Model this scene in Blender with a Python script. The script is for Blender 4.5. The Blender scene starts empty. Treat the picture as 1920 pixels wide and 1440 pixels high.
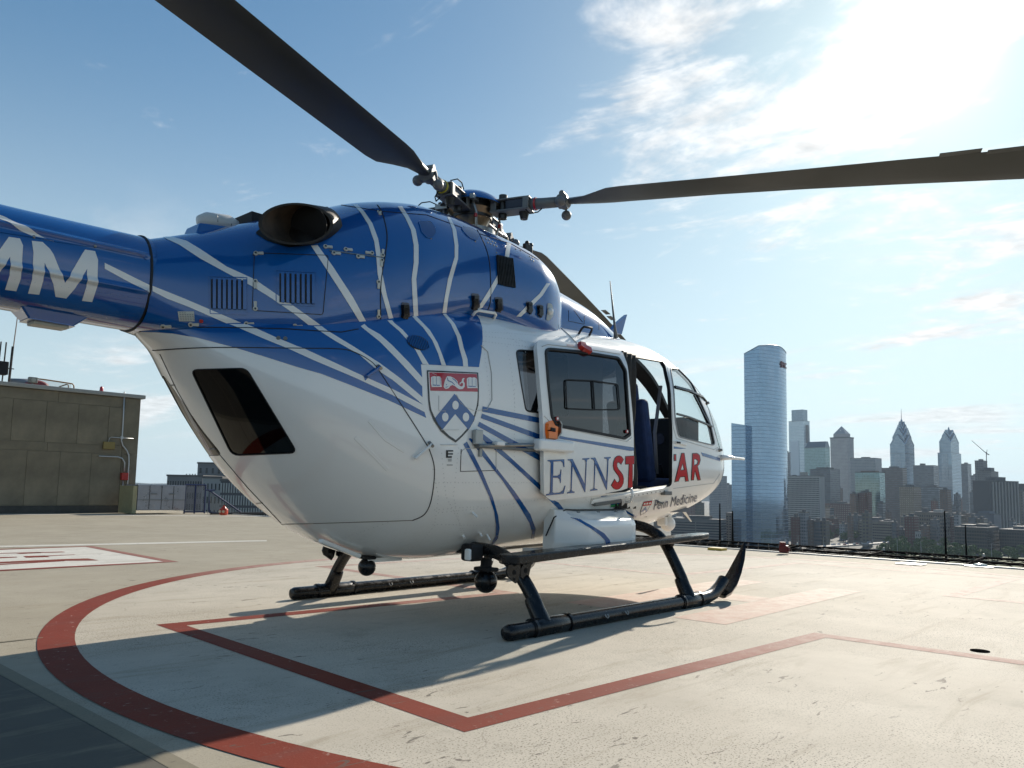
import bpy, bmesh, math, random
import numpy as np
from math import radians, sin, cos, pi, sqrt, atan2, tan, hypot
from mathutils import Vector, Matrix
from mathutils.geometry import delaunay_2d_cdt
random.seed(7)
D = bpy.data
scene = bpy.context.scene
COL = scene.collection

# ------------------------------------------------------------------ camera
F, PITCH, ROLL, AZ = 1489.2, radians(5.508), radians(1.124), radians(42.349)
CAM = np.array([-4.51, -4.609, 0.941]); PX, PY = 960.0, 774.76
_f = np.array([cos(AZ)*cos(PITCH), sin(AZ)*cos(PITCH), sin(PITCH)])
_r = np.array([sin(AZ), -cos(AZ), 0.0]); _u = np.cross(_r, _f)
RT = _r*cos(ROLL)+_u*sin(ROLL); UP = _u*cos(ROLL)-_r*sin(ROLL); FW = _f
cd = D.cameras.new('camera'); cam = D.objects.new('camera', cd); COL.objects.link(cam)
cd.sensor_width = 36; cd.lens = F/1920*36; cd.shift_y = (PY-720)/1920
cd.clip_start = .05; cd.clip_end = 60000
cam.matrix_world = Matrix(((RT[0], UP[0], -FW[0], CAM[0]), (RT[1], UP[1], -FW[1], CAM[1]), (RT[2], UP[2], -FW[2], CAM[2]), (0, 0, 0, 1)))
scene.camera = cam

# ------------------------------------------------------------------ world, sun, exposure
SUN_EL, SUN_AZ = radians(27.8), radians(14.2)
w = D.worlds.new('World'); scene.world = w; w.use_nodes = True
def build_world():
    nt = w.node_tree; N = nt.nodes; L = nt.links
    for n in list(N): N.remove(n)
    def nd(t, **k):
        n = N.new(t)
        for a, b in k.items(): setattr(n, a, b)
        return n
    def math_(op, a, b=None, clamp=False):
        n = nd('ShaderNodeMath', operation=op, use_clamp=clamp)
        for i, v in enumerate((a, b)):
            if v is None: continue
            if isinstance(v, (int, float)): n.inputs[i].default_value = v
            else: L.new(v, n.inputs[i])
        return n.outputs[0]
    out = nd('ShaderNodeOutputWorld'); bg = nd('ShaderNodeBackground')
    sky = nd('ShaderNodeTexSky', sky_type='NISHITA'); sky.sun_disc = False
    sky.sun_elevation = SUN_EL; sky.sun_rotation = pi/2 - SUN_AZ
    sky.altitude = 100; sky.air_density = 1.0; sky.dust_density = .7; sky.ozone_density = 1.2
    tc = nd('ShaderNodeTexCoord')
    sep = nd('ShaderNodeSeparateXYZ'); L.new(tc.outputs['Generated'], sep.inputs[0])
    # direction to the sun
    dot = nd('ShaderNodeVectorMath', operation='DOT_PRODUCT'); L.new(tc.outputs['Generated'], dot.inputs[0])
    dot.inputs[1].default_value = (cos(SUN_EL)*cos(SUN_AZ), cos(SUN_EL)*sin(SUN_AZ), sin(SUN_EL))
    # cloud layer coordinates: direction projected on a flat layer
    zz = math_('ADD', math_('MAXIMUM', sep.outputs[2], 0.0), 0.10)
    cx = math_('DIVIDE', sep.outputs[0], zz); cy = math_('DIVIDE', sep.outputs[1], zz)
    cmb = nd('ShaderNodeCombineXYZ'); L.new(cx, cmb.inputs[0]); L.new(cy, cmb.inputs[1])
    def noise(scale, detail, rough, dist, off, stretch=(1, 1, 1)):
        m = nd('ShaderNodeMapping'); L.new(cmb.outputs[0], m.inputs[0])
        m.inputs['Location'].default_value = off; m.inputs['Scale'].default_value = stretch
        m.inputs['Rotation'].default_value = (0, 0, .5)
        n = nd('ShaderNodeTexNoise'); L.new(m.outputs[0], n.inputs['Vector'])
        n.inputs['Scale'].default_value = scale; n.inputs['Detail'].default_value = detail
        n.inputs['Roughness'].default_value = rough; n.inputs['Distortion'].default_value = dist
        return n.outputs['Fac']
    def ramp(x, a, b):
        mr = nd('ShaderNodeMapRange'); mr.interpolation_type = 'SMOOTHSTEP'
        L.new(x, mr.inputs[0]); mr.inputs[1].default_value = a; mr.inputs[2].default_value = b
        return mr.outputs[0]
    big = noise(.55, 2, .5, 0, (CL[0], CL[1], 0))
    near = ramp(dot.outputs['Value'], .88, .99)            # more cloud in the quarter of the sky round the sun
    fine = noise(3.2, 9, .62, .5, (14.6, 2.2, 0), (1, .55, 1))
    puff = noise(9.0, 7, .6, .2, (1.3, 2.2, 0))
    cover = math_('ADD', math_('ADD', fine, math_('MULTIPLY', math_('SUBTRACT', puff, .5), .22)), math_('ADD', math_('MULTIPLY', near, .21), math_('MULTIPLY', math_('SUBTRACT', big, .5), .75)))
    m1 = ramp(cover, .65, .86)
    # thin streaky bank low above the horizon
    low = noise(1.3, 8, .62, .6, (8.4, 1.9, 0), (1, .45, 1))
    lowm = math_('MULTIPLY', ramp(low, .50, .68), math_('MULTIPLY', ramp(sep.outputs[2], .36, .12), .75))
    mask = math_('MULTIPLY', math_('MAXIMUM', m1, lowm, True), ramp(sep.outputs[2], .0, .06))
    # cloud brightness: lit through by the sun behind them
    glow = math_('POWER', math_('MAXIMUM', dot.outputs['Value'], 0.0), 40.0)
    glow2 = math_('POWER', math_('MAXIMUM', dot.outputs['Value'], 0.0), 520.0)
    core = math_('POWER', math_('MAXIMUM', dot.outputs['Value'], 0.0), 2500.0)
    cb = math_('ADD', CLOUD_B, math_('ADD', math_('MULTIPLY', glow, 1.2), math_('MULTIPLY', glow2, 9.0)))
    cb = math_('MULTIPLY', cb, math_('ADD', .45, math_('MULTIPLY', puff, 1.0)))
    cc = nd('ShaderNodeVectorMath', operation='SCALE'); cc.inputs[0].default_value = (.97, .98, .985); L.new(cb, cc.inputs['Scale'])
    hz = nd('ShaderNodeVectorMath', operation='SCALE'); hz.inputs[0].default_value = (1.0, .97, .90)
    L.new(math_('ADD', math_('MULTIPLY', glow, .5), math_('ADD', math_('MULTIPLY', glow2, 4.0), math_('MULTIPLY', core, 260.0))), hz.inputs['Scale'])
    hs = nd('ShaderNodeHueSaturation'); hs.inputs['Saturation'].default_value = SKY_SAT; hs.inputs['Value'].default_value = SKY_V
    gm = nd('ShaderNodeGamma'); gm.inputs[1].default_value = .62; L.new(sky.outputs[0], gm.inputs[0]); L.new(gm.outputs[0], hs.inputs['Color'])
    tn = nd('ShaderNodeVectorMath', operation='MULTIPLY'); L.new(hs.outputs[0], tn.inputs[0]); tn.inputs[1].default_value = (.74, .99, 1.08)
    # pale air low over the horizon, brighter towards the sun
    tw = math_('ADD', 5.6, math_('MULTIPLY', math_('POWER', math_('MAXIMUM', dot.outputs['Value'], 0.0), 5.0), 2.2))
    hc = nd('ShaderNodeVectorMath', operation='SCALE'); hc.inputs[0].default_value = (.78, .94, 1.0); L.new(tw, hc.inputs['Scale'])
    hm_ = nd('ShaderNodeMix', data_type='RGBA'); L.new(math_('MULTIPLY', math_('POWER', ramp(sep.outputs[2], .62, -.02), 1.6), .92), hm_.inputs[0]); L.new(tn.outputs[0], hm_.inputs[6]); L.new(hc.outputs[0], hm_.inputs[7])
    mx = nd('ShaderNodeMix', data_type='RGBA'); L.new(mask, mx.inputs[0]); L.new(hm_.outputs[2], mx.inputs[6]); L.new(cc.outputs[0], mx.inputs[7])
    add = nd('ShaderNodeVectorMath', operation='ADD'); L.new(mx.outputs[2], add.inputs[0]); L.new(hz.outputs[0], add.inputs[1])
    L.new(add.outputs[0], bg.inputs['Color']); bg.inputs['Strength'].default_value = SKY_STR
    L.new(bg.outputs[0], out.inputs[0])
SKY_STR = .063; SKY_SAT = 1.5; SKY_V = 1.2; CLOUD_B = 6.6; CL = (5.0, 15.2)
build_world()
sd = D.lights.new('sun', 'SUN'); sun = D.objects.new('sun', sd); COL.objects.link(sun)
sd.energy = 2.7; sd.angle = radians(.55); sd.color = (1.0, .915, .79)
sun.rotation_euler = Vector((-cos(SUN_EL)*cos(SUN_AZ), -cos(SUN_EL)*sin(SUN_AZ), -sin(SUN_EL))).to_track_quat('-Z', 'Y').to_euler()
scene.view_settings.view_transform = 'Standard'; scene.view_settings.look = 'None'
scene.view_settings.exposure = 1.28; scene.view_settings.gamma = 1.0; scene.view_settings.use_curve_mapping = False
scene.cycles.volume_bounces = 0; scene.cycles.volume_step_rate = 4; scene.cycles.max_bounces = 8
scene.cycles.transparent_max_bounces = 16

# ------------------------------------------------------------------ helpers
def ray(x, y):
    d = FW+RT*(x-PX)/F+UP*(PY-y)/F
    return d/np.linalg.norm(d)
def plane(x, y, ax, val):
    d = ray(x, y); return CAM+d*((val-CAM[ax])/d[ax])
def at_depth(x, y, dist):
    d = ray(x, y); return CAM+d*(dist/float(d@FW))
def project(P):
    d = np.asarray(P, float)-CAM; z = d@FW
    return np.stack([PX+F*(d@RT)/z, PY-F*(d@UP)/z], -1)
def tag(o, label=None, cat=None, group=None, kind=None):
    if label: o['label'] = label
    if cat: o['category'] = cat
    if group: o['group'] = group
    if kind: o['kind'] = kind
    return o
def empty(name, loc=(0, 0, 0), rz=0.0, **k):
    o = D.objects.new(name, None); COL.objects.link(o); o.location = loc; o.rotation_euler = (0, 0, rz); o.empty_display_size = .2
    return tag(o, **k)
class MB:
    def __init__(s): s.v = []; s.f = []; s.n = None
    def add(s, vs, fs):
        b = len(s.v); s.v += [tuple(map(float, p)) for p in vs]; s.f += [tuple(i+b for i in f) for f in fs]; return s
    def box(s, c, d, R=None):
        c = np.array(c, float); h = np.array(d, float)/2
        q = np.array([(x, y, z) for x in (-1, 1) for y in (-1, 1) for z in (-1, 1)])*h
        if R is not None: q = q@np.array(R).T
        return s.add(q+c, [(0, 1, 3, 2), (4, 6, 7, 5), (0, 4, 5, 1), (2, 3, 7, 6), (0, 2, 6, 4), (1, 5, 7, 3)])
    def prism(s, poly, z0, z1):
        n = len(poly); v = [(p[0], p[1], z0) for p in poly]+[(p[0], p[1], z1) for p in poly]
        return s.add(v, [tuple(range(n-1, -1, -1)), tuple(range(n, 2*n))]+[(i, (i+1) % n, n+(i+1) % n, n+i) for i in range(n)])
    def tube(s, pts, r, n=10, cap=True, flat=1.0, refv=None):
        P = np.array(pts, float); m = len(P); r = [r]*m if np.isscalar(r) else r
        T = np.gradient(P, axis=0); T /= np.linalg.norm(T, axis=1)[:, None]+1e-12
        ref = np.array(refv if refv is not None else ((0, 0, 1) if abs(T[0][2]) < .9 else (1, 0, 0)), float)
        vs = []
        A = np.cross(T[0], ref); A /= np.linalg.norm(A)
        for i in range(m):
            A = A-T[i]*(A@T[i]); A /= np.linalg.norm(A); B = np.cross(T[i], A)
            for k in range(n):
                a = 2*pi*k/n; vs.append(P[i]+r[i]*(A*cos(a)+B*sin(a)*flat))
        fs = [(i*n+k, i*n+(k+1) % n, (i+1)*n+(k+1) % n, (i+1)*n+k) for i in range(m-1) for k in range(n)]
        if cap: fs += [tuple(range(n-1, -1, -1)), tuple(range((m-1)*n, m*n))]
        return s.add(vs, fs)
    def sphere(s, c, r, n=16, m=10, sc=(1, 1, 1), z0=-1):
        vs = []; fs = []
        for j in range(m+1):
            t = -pi/2+pi*j/m
            for i in range(n): vs.append((c[0]+r*sc[0]*cos(t)*cos(2*pi*i/n), c[1]+r*sc[1]*cos(t)*sin(2*pi*i/n), c[2]+r*sc[2]*max(sin(t), z0)))
        for j in range(m):
            for i in range(n): fs.append((j*n+i, j*n+(i+1) % n, (j+1)*n+(i+1) % n, (j+1)*n+i))
        return s.add(vs, fs)
    def cyl(s, a, b, r, n=16): return s.tube([a, b], r, n)
    def mesh(s, name, mat, smooth=False):
        me = D.meshes.new(name); me.from_pydata(s.v, [], s.f); me.update()
        for m in (mat if isinstance(mat, (list, tuple)) else [mat]): me.materials.append(m)
        if smooth is True: me.shade_smooth()
        elif smooth: me.shade_smooth(); me.set_sharp_from_angle(angle=radians(smooth))
        return me
    def build(s, name, mat, parent=None, smooth=False, **k):
        return link(name, s.mesh(name, mat, smooth), parent, **k)
def link(name, me, parent=None, **k):
    o = D.objects.new(name, me); COL.objects.link(o)
    if parent is not None: o.parent = parent
    return tag(o, **k)
def bevel(o, wd=.01, seg=2, ang=40):
    m = o.modifiers.new('bevel', 'BEVEL'); m.width = wd; m.segments = seg; m.limit_method = 'ANGLE'; m.angle_limit = radians(ang); m.harden_normals = False
    return o
def copy_tree(o, parent=None):
    c = o.copy(); COL.objects.link(c)
    if parent is not None: c.parent = parent
    for ch in list(o.children): copy_tree(ch, c)
    return c

# ------------------------------------------------------------------ materials
MATS = {}
def mat(name, col=(.5, .5, .5), rough=.5, metal=0.0, coat=0.0, spec=.5, var=0.0, vscale=6.0, bump=0.0, bscale=60.0, emit=None, rvar=0.0):
    if name in MATS: return MATS[name]
    m = D.materials.new(name); m.use_nodes = True; nt = m.node_tree; N = nt.nodes; L = nt.links; b = N['Principled BSDF']
    b.inputs['Base Color'].default_value = (*col, 1); b.inputs['Roughness'].default_value = rough; b.inputs['Metallic'].default_value = metal
    b.inputs['Coat Weight'].default_value = coat; b.inputs['Coat Roughness'].default_value = .03; b.inputs['Specular IOR Level'].default_value = spec
    tc = N.new('ShaderNodeTexCoord')
    if var or rvar:
        n = N.new('ShaderNodeTexNoise'); n.inputs['Scale'].default_value = vscale; n.inputs['Detail'].default_value = 6; n.inputs['Roughness'].default_value = .6
        L.new(tc.outputs['Object'], n.inputs['Vector'])
        if var:
            mr = N.new('ShaderNodeMapRange'); L.new(n.outputs['Fac'], mr.inputs[0]); mr.inputs[1].default_value = .3; mr.inputs[2].default_value = .7
            mr.inputs[3].default_value = 1-var; mr.inputs[4].default_value = 1+var
            v = N.new('ShaderNodeVectorMath'); v.operation = 'SCALE'; v.inputs[0].default_value = col; L.new(mr.outputs[0], v.inputs['Scale']); L.new(v.outputs[0], b.inputs['Base Color'])
        if rvar:
            mr = N.new('ShaderNodeMapRange'); L.new(n.outputs['Fac'], mr.inputs[0]); mr.inputs[1].default_value = .3; mr.inputs[2].default_value = .7
            mr.inputs[3].default_value = max(rough-rvar, .02); mr.inputs[4].default_value = rough+rvar; L.new(mr.outputs[0], b.inputs['Roughness'])
    if bump:
        n = N.new('ShaderNodeTexNoise'); n.inputs['Scale'].default_value = bscale; n.inputs['Detail'].default_value = 3; L.new(tc.outputs['Object'], n.inputs['Vector'])
        bp = N.new('ShaderNodeBump'); bp.inputs['Strength'].default_value = bump; bp.inputs['Distance'].default_value = .01
        L.new(n.outputs['Fac'], bp.inputs['Height']); L.new(bp.outputs[0], b.inputs['Normal'])
    if emit: b.inputs['Emission Color'].default_value = (*emit[:3], 1); b.inputs['Emission Strength'].default_value = emit[3]
    MATS[name] = m; return m
def glass(name, tint, refl=1.45, extra=0.0):
    m = D.materials.new(name); m.use_nodes = True; nt = m.node_tree; N = nt.nodes; L = nt.links
    for n in list(N): N.remove(n)
    o = N.new('ShaderNodeOutputMaterial'); t = N.new('ShaderNodeBsdfTransparent'); t.inputs[0].default_value = (*tint, 1)
    g = N.new('ShaderNodeBsdfGlossy'); g.inputs['Roughness'].default_value = .015
    lw = N.new('ShaderNodeLayerWeight'); lw.inputs[0].default_value = .5; pw = N.new('ShaderNodeMath'); pw.operation = 'POWER'; pw.inputs[1].default_value = 5.0; L.new(lw.outputs['Facing'], pw.inputs[0])
    ad = N.new('ShaderNodeMath'); ad.operation = 'MULTIPLY_ADD'; ad.inputs[1].default_value = 1-extra-.05; ad.inputs[2].default_value = .05+extra; ad.use_clamp = True; L.new(pw.outputs[0], ad.inputs[0])
    mx = N.new('ShaderNodeMixShader'); L.new(ad.outputs[0], mx.inputs[0]); L.new(t.outputs[0], mx.inputs[1]); L.new(g.outputs[0], mx.inputs[2]); L.new(mx.outputs[0], o.inputs[0])
    MATS[name] = m; return m
WHITE = mat('white_gloss_paint', (.88, .865, .82), .2, coat=.6, var=.02, vscale=2.5, rvar=.05)
def dirty_white():
    m = mat('white_fuselage_paint', (.88, .865, .82), .16, coat=.65)
    nt = m.node_tree; N = nt.nodes; L = nt.links; b = N['Principled BSDF']; tc = N['Texture Coordinate']
    n = N.new('ShaderNodeTexNoise'); n.inputs['Scale'].default_value = 1.6; n.inputs['Detail'].default_value = 8; L.new(tc.outputs['Object'], n.inputs['Vector'])
    sp = N.new('ShaderNodeTexNoise'); sp.inputs['Scale'].default_value = 46; sp.inputs['Detail'].default_value = 3; L.new(tc.outputs['Object'], sp.inputs['Vector'])
    sx = N.new('ShaderNodeSeparateXYZ'); L.new(tc.outputs['Object'], sx.inputs[0])
    def mr(x, a, b_, c, d):
        q = N.new('ShaderNodeMapRange'); L.new(x, q.inputs[0]); q.inputs[1].default_value = a; q.inputs[2].default_value = b_; q.inputs[3].default_value = c; q.inputs[4].default_value = d; return q.outputs[0]
    def mu(a, b_, op='MULTIPLY'):
        q = N.new('ShaderNodeMath'); q.operation = op
        for i, v in enumerate((a, b_)):
            if isinstance(v, float): q.inputs[i].default_value = v
            else: L.new(v, q.inputs[i])
        return q.outputs[0]
    # brown belly dirt thrown up behind the nose gear and along the keel
    low = mr(sx.outputs[2], .74, .56, 0, 1)
    fore = mr(sx.outputs[0], .6, 1.6, .1, 1)
    spl = mu(mr(sp.outputs['Fac'], .52, .62, 0, 1), mr(n.outputs['Fac'], .4, .62, .0, 1))
    dirt = mu(mu(low, fore), mu(mu(spl, .7), .18, 'ADD'))
    mx = N.new('ShaderNodeMix'); mx.data_type = 'RGBA'; mx.inputs[6].default_value = (.88, .865, .82, 1); mx.inputs[7].default_value = (.33, .22, .15, 1)
    L.new(dirt, mx.inputs[0]); L.new(mx.outputs[2], b.inputs['Base Color'])
    L.new(mr(n.outputs['Fac'], .3, .7, .1, .24), b.inputs['Roughness'])
    return m
FUSE = dirty_white()
BLUE = mat('blue_gloss_paint', (.002, .095, .34), .14, coat=1.0, var=.03, vscale=3, rvar=.04)
STRIPEW = mat('white_stripe_paint', (.84, .82, .77), .2, coat=.8)
STRIPEB = mat('blue_stripe_paint', (.005, .085, .29), .2, coat=.8)
RED = mat('red_lettering_paint', (.55, .006, .015), .35, spec=.3)
BLACKP = mat('black_outline_paint', (.008, .008, .01), .25, coat=.5)
SEAM = mat('panel_gap_black', (.015, .015, .016), .6)
FAINT = mat('panel_gap_faint', (.50, .49, .46), .6)
BLACK = mat('black_skid_paint', (.006, .006, .007), .26, spec=.35, coat=.12, rvar=.12, vscale=14)
BLACKM = mat('black_matt_coating', (.012, .012, .013), .75, var=.2, vscale=12)
RUBBER = mat('black_rubber', (.012, .012, .013), .6)
BLADE = mat('olive_grey_blade', (.045, .047, .040), .42, var=.12, vscale=2.0, rvar=.1)
STEEL = mat('grey_steel', (.30, .30, .29), .38, metal=.9, var=.15, vscale=20)
DSTEEL = mat('dark_hub_metal', (.06, .058, .055), .42, metal=.8, var=.4, vscale=25)
BRONZE = mat('bronze_mast_metal', (.20, .15, .10), .3, metal=.9, var=.4, vscale=10)
GREYP = mat('grey_fitting_paint', (.16, .16, .15), .45, var=.1)
EXH_OUT = mat('scorched_exhaust_metal', (.035, .028, .022), .5, metal=.7, var=.5, vscale=9, rvar=.15)
EXH_IN = mat('sooty_exhaust_inside', (.055, .036, .022), .55, metal=.5, var=.7, vscale=7)
LATCH = mat('cream_latch_paint', (.62, .60, .52), .35, var=.1)
LINER = mat('dark_cabin_lining', (.022, .021, .020), .8, var=.2)
CURT = mat('charcoal_curtain_fabric', (.045, .042, .038), .9, var=.2, vscale=20)
SEATB = mat('navy_seat_fabric', (.018, .045, .14), .75, var=.2, vscale=14)
ORANGE = mat('orange_handle_paint', (.95, .22, .02), .35, coat=.4)
REDP = mat('red_plastic', (.45, .015, .012), .3, coat=.5)
GREEN = mat('green_plastic', (.03, .30, .08), .4)
BEIGE = mat('beige_hub_lining', (.42, .38, .28), .6)
GCLEAR = glass('clear_cockpit_glass', (.88, .91, .91))
GDARK = glass('dark_tinted_glass', (.10, .10, .11), 1.6, .06)
GBLACK = glass('black_tinted_glass', (.02, .02, .025), 1.45)

# ------------------------------------------------------------------ lofted fuselage surfaces
def pchip(xs, ys):
    xs = np.array(xs, float); ys = np.array(ys, float); h = np.diff(xs); d = np.diff(ys)/h; m = np.zeros(len(xs))
    for i in range(1, len(xs)-1):
        if d[i-1]*d[i] > 0:
            w1 = 2*h[i]+h[i-1]; w2 = h[i]+2*h[i-1]; m[i] = (w1+w2)/(w1/d[i-1]+w2/d[i])
    m[0] = d[0]; m[-1] = d[-1]
    def f(x):
        x = np.clip(np.asarray(x, float), xs[0], xs[-1]); i = np.clip(np.searchsorted(xs, x)-1, 0, len(h)-1)
        t = (x-xs[i])/h[i]; a = ys[i]; b = ys[i+1]
        return (2*t**3-3*t**2+1)*a+(t**3-2*t**2+t)*h[i]*m[i]+(-2*t**3+3*t**2)*b+(t**3-t**2)*h[i]*m[i+1]
    return f
class Surf:
    K = 2.6
    def __init__(s, T, off=0.0, yc=0.0):
        s.f = {k: pchip(T['x'], T[k]) for k in T if k != 'x'}; s.x0 = T['x'][0]; s.x1 = T['x'][-1]; s.off = off
    def sec(s, u):
        f = {k: g(u) for k, g in s.f.items()}
        f['hw'] = f['hw']+s.off; f['zb'] = f['zb']-s.off; f['zt'] = f['zt']+s.off
        return f
    def P(s, u, v):
        u = np.asarray(u, float); v = np.asarray(v, float); f = s.sec(u); ph = v*pi; sn = np.sin(ph); cs = -np.cos(ph)
        n = np.where(cs < 0, f['nb'], f['nt'])
        y = -f['hw']*np.sign(sn)*np.abs(sn)**(2/n)
        z = f['zm']+np.where(cs < 0, f['zm']-f['zb'], f['zt']-f['zm'])*np.sign(cs)*np.abs(cs)**(2/n)
        return np.stack([u+0*v, y, z], -1)
    def N(s, u, v):
        e = 2e-3; u = np.asarray(u, float); v = np.asarray(v, float)
        a = s.P(np.clip(u+e, s.x0, s.x1), v)-s.P(np.clip(u-e, s.x0, s.x1), v); b = s.P(u, v+e)-s.P(u, v-e)
        n = np.cross(a, b); l = np.linalg.norm(n, axis=-1, keepdims=True); n = n/np.maximum(l, 1e-12)
        P = s.P(u, v); f = s.sec(u); o = P-np.stack([u*0+np.clip(u, s.x0+.3, s.x1-.3), 0*u, f['zm']], -1)
        sg = np.sign(np.sum(n*o, -1, keepdims=True)); return n*np.where(sg == 0, 1, sg)
    def F(s, P):
        f = s.sec(P[..., 0]); y = np.abs(P[..., 1]); dz = P[..., 2]-f['zm']
        n = np.where(dz < 0, f['nb'], f['nt']); h = np.where(dz < 0, f['zm']-f['zb'], f['zt']-f['zm'])
        v = (y/np.maximum(f['hw'], 1e-4))**n+(np.abs(dz)/np.maximum(h, 1e-4))**n-1
        return np.where((P[..., 0] < s.x0) | (P[..., 0] > s.x1), 9.0, v)
    def inv(s, P):
        f = s.sec(P[..., 0]); y = P[..., 1]; dz = P[..., 2]-f['zm']
        n = np.where(dz < 0, f['nb'], f['nt']); h = np.where(dz < 0, f['zm']-f['zb'], f['zt']-f['zm'])
        sn = -np.sign(y)*(np.abs(y)/f['hw'])**(n/2); cs = np.sign(dz)*(np.abs(dz)/h)**(n/2)
        return np.stack([P[..., 0], np.arctan2(sn, -cs)/pi], -1)
    def hits(s, XY):
        XY = np.asarray(XY, float).reshape(-1, 2)
        d = FW+RT*((XY[:, 0]-PX)/F)[:, None]+UP*((PY-XY[:, 1])/F)[:, None]; d /= np.linalg.norm(d, axis=1)[:, None]
        t = np.linspace(3.0, 11.5, 426); P = CAM+d[:, None, :]*t[None, :, None]; g = s.F(P); n = len(XY)
        neg = g < 0; has = neg.any(1); k = np.where(has, neg.argmax(1), g.argmin(1)); hi = t[k]; lo = t[np.maximum(k-1, 0)]
        for _ in range(22):
            m = (lo+hi)/2; f = s.F(CAM+d*m[:, None]) < 0; hi = np.where(f, m, hi); lo = np.where(f, lo, m)
        return s.inv(CAM+d*np.where(has, hi, t[k])[:, None])
    def hit(s, x, y): return s.hits([(x, y)])[0]
    def px(s, pts, dens=5.0, close=False):
        P = [np.array(p, float) for p in pts]; out = []
        if close: P = P+[P[0]]
        for a, b in zip(P[:-1], P[1:]):
            n = max(1, int(np.linalg.norm(b-a)/dens))
            for i in range(n): out.append(a+(b-a)*i/n)
        if not close: out.append(P[-1])
        return s.hits(out)
    def pt(s, x, y, off=0.0):
        q = s.hit(x, y); return s.P(*q)+s.N(*q)*off, s.N(*q)
def inside(poly, Q):
    x, y = Q[:, 0], Q[:, 1]; r = np.zeros(len(Q), bool); n = len(poly)
    for i in range(n):
        x1, y1 = poly[i]; x2, y2 = poly[(i+1) % n]
        if y1 == y2: continue
        c = ((y1 > y) != (y2 > y)) & (x < (x2-x1)*(y-y1)/(y2-y1)+x1); r ^= c
    return r
def patch(S, outer, holes=(), off=0.0, step=.04, vstep=None, grid=True):
    """triangulated piece of surface S inside uv polygon `outer`, minus `holes`; returns verts, tris, normals"""
    K = S.K; loops = [np.array(outer, float)]+[np.array(h, float) for h in holes]
    pts = []; edges = []
    for lp in loops:
        b = len(pts); n = len(lp)
        pts += [(p[0], p[1]*K) for p in lp]; edges += [(b+i, b+(i+1) % n) for i in range(n)]
    if grid:
        o = loops[0]; u0, v0 = o.min(0); u1, v1 = o.max(0)
        vs = vstep or step/K
        U, V = np.meshgrid(np.arange(u0+step/2, u1, step), np.arange(v0+vs/2, v1, vs), indexing='ij')
        G = np.stack([U.ravel(), V.ravel()], 1)
        if len(G):
            m = inside(loops[0], G)
            for h in loops[1:]: m &= ~inside(h, G)
            pts += [(a, b*K) for a, b in G[m]]
    r = delaunay_2d_cdt([Vector(p) for p in pts], edges, [], 0, 1e-6)
    Q = np.array([(v.x, v.y/K) for v in r[0]]); T = np.array([f for f in r[2] if len(f) == 3])
    C = Q[T].mean(1); m = inside(loops[0], C)
    for h in loops[1:]: m &= ~inside(h, C)
    T = T[m]
    Pn = S.P(Q[:, 0], Q[:, 1]); Nn = S.N(Q[:, 0], Q[:, 1])
    V = Pn+Nn*off
    # orient to the outward normal
    fn = np.cross(V[T[:, 1]]-V[T[:, 0]], V[T[:, 2]]-V[T[:, 0]]); fl = np.sum(fn*Nn[T[:, 0]], 1) < 0
    T[fl] = T[fl][:, ::-1]
    return V, T, Nn
def obj_patch(name, S, outer, mt, parent, holes=(), off=0.0, step=.04, flip=False, mirror=False, grid=True, **k):
    V, T, Nn = patch(S, outer, holes, off, step, grid=grid)
    if mirror: V = V*[1, -1, 1]; Nn = Nn*[1, -1, 1]; T = T[:, ::-1]
    if flip: T = T[:, ::-1]; Nn = -Nn
    me = D.meshes.new(name); me.from_pydata(V.tolist(), [], T.tolist()); me.update(); me.materials.append(mt)
    me.shade_smooth(); me.normals_split_custom_set_from_vertices([tuple(n) for n in Nn])
    return link(name, me, parent, **k)
def tosurf(S, V, T, name, mt, parent, **k): pass
def stripe(S, a, b, mt, parent, off=.0016, name='paint_stripe', step=.05, **k):
    """a stripe between two pixel edge lines, laid on surface S"""
    return obj_patch(name, S, S.px(list(a)+list(b)[::-1], 6, True), mt, parent, off=off, step=step, **k)
def decal(S, poly, mt, parent, off=.002, name='lettering', holes=(), step=.05, dens=4, **k):
    return obj_patch(name, S, S.px(poly, dens, True), mt, parent, holes=[S.px(h, dens, True) for h in holes], off=off, step=step, **k)
def inset(poly, d):
    P = np.array(poly, float); n = len(P)
    ar = .5*sum(P[i][0]*P[(i+1) % n][1]-P[(i+1) % n][0]*P[i][1] for i in range(n)); sg = 1 if ar > 0 else -1
    out = []
    for i in range(n):
        a = P[i]-P[i-1]; b = P[(i+1) % n]-P[i]; a /= np.linalg.norm(a)+1e-9; b /= np.linalg.norm(b)+1e-9
        na = np.array([-a[1], a[0]]); nb = np.array([-b[1], b[0]]); m = na+nb; m /= np.linalg.norm(m)+1e-9
        out.append(P[i]+sg*m*d/max(.45, m@na))
    return out
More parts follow.
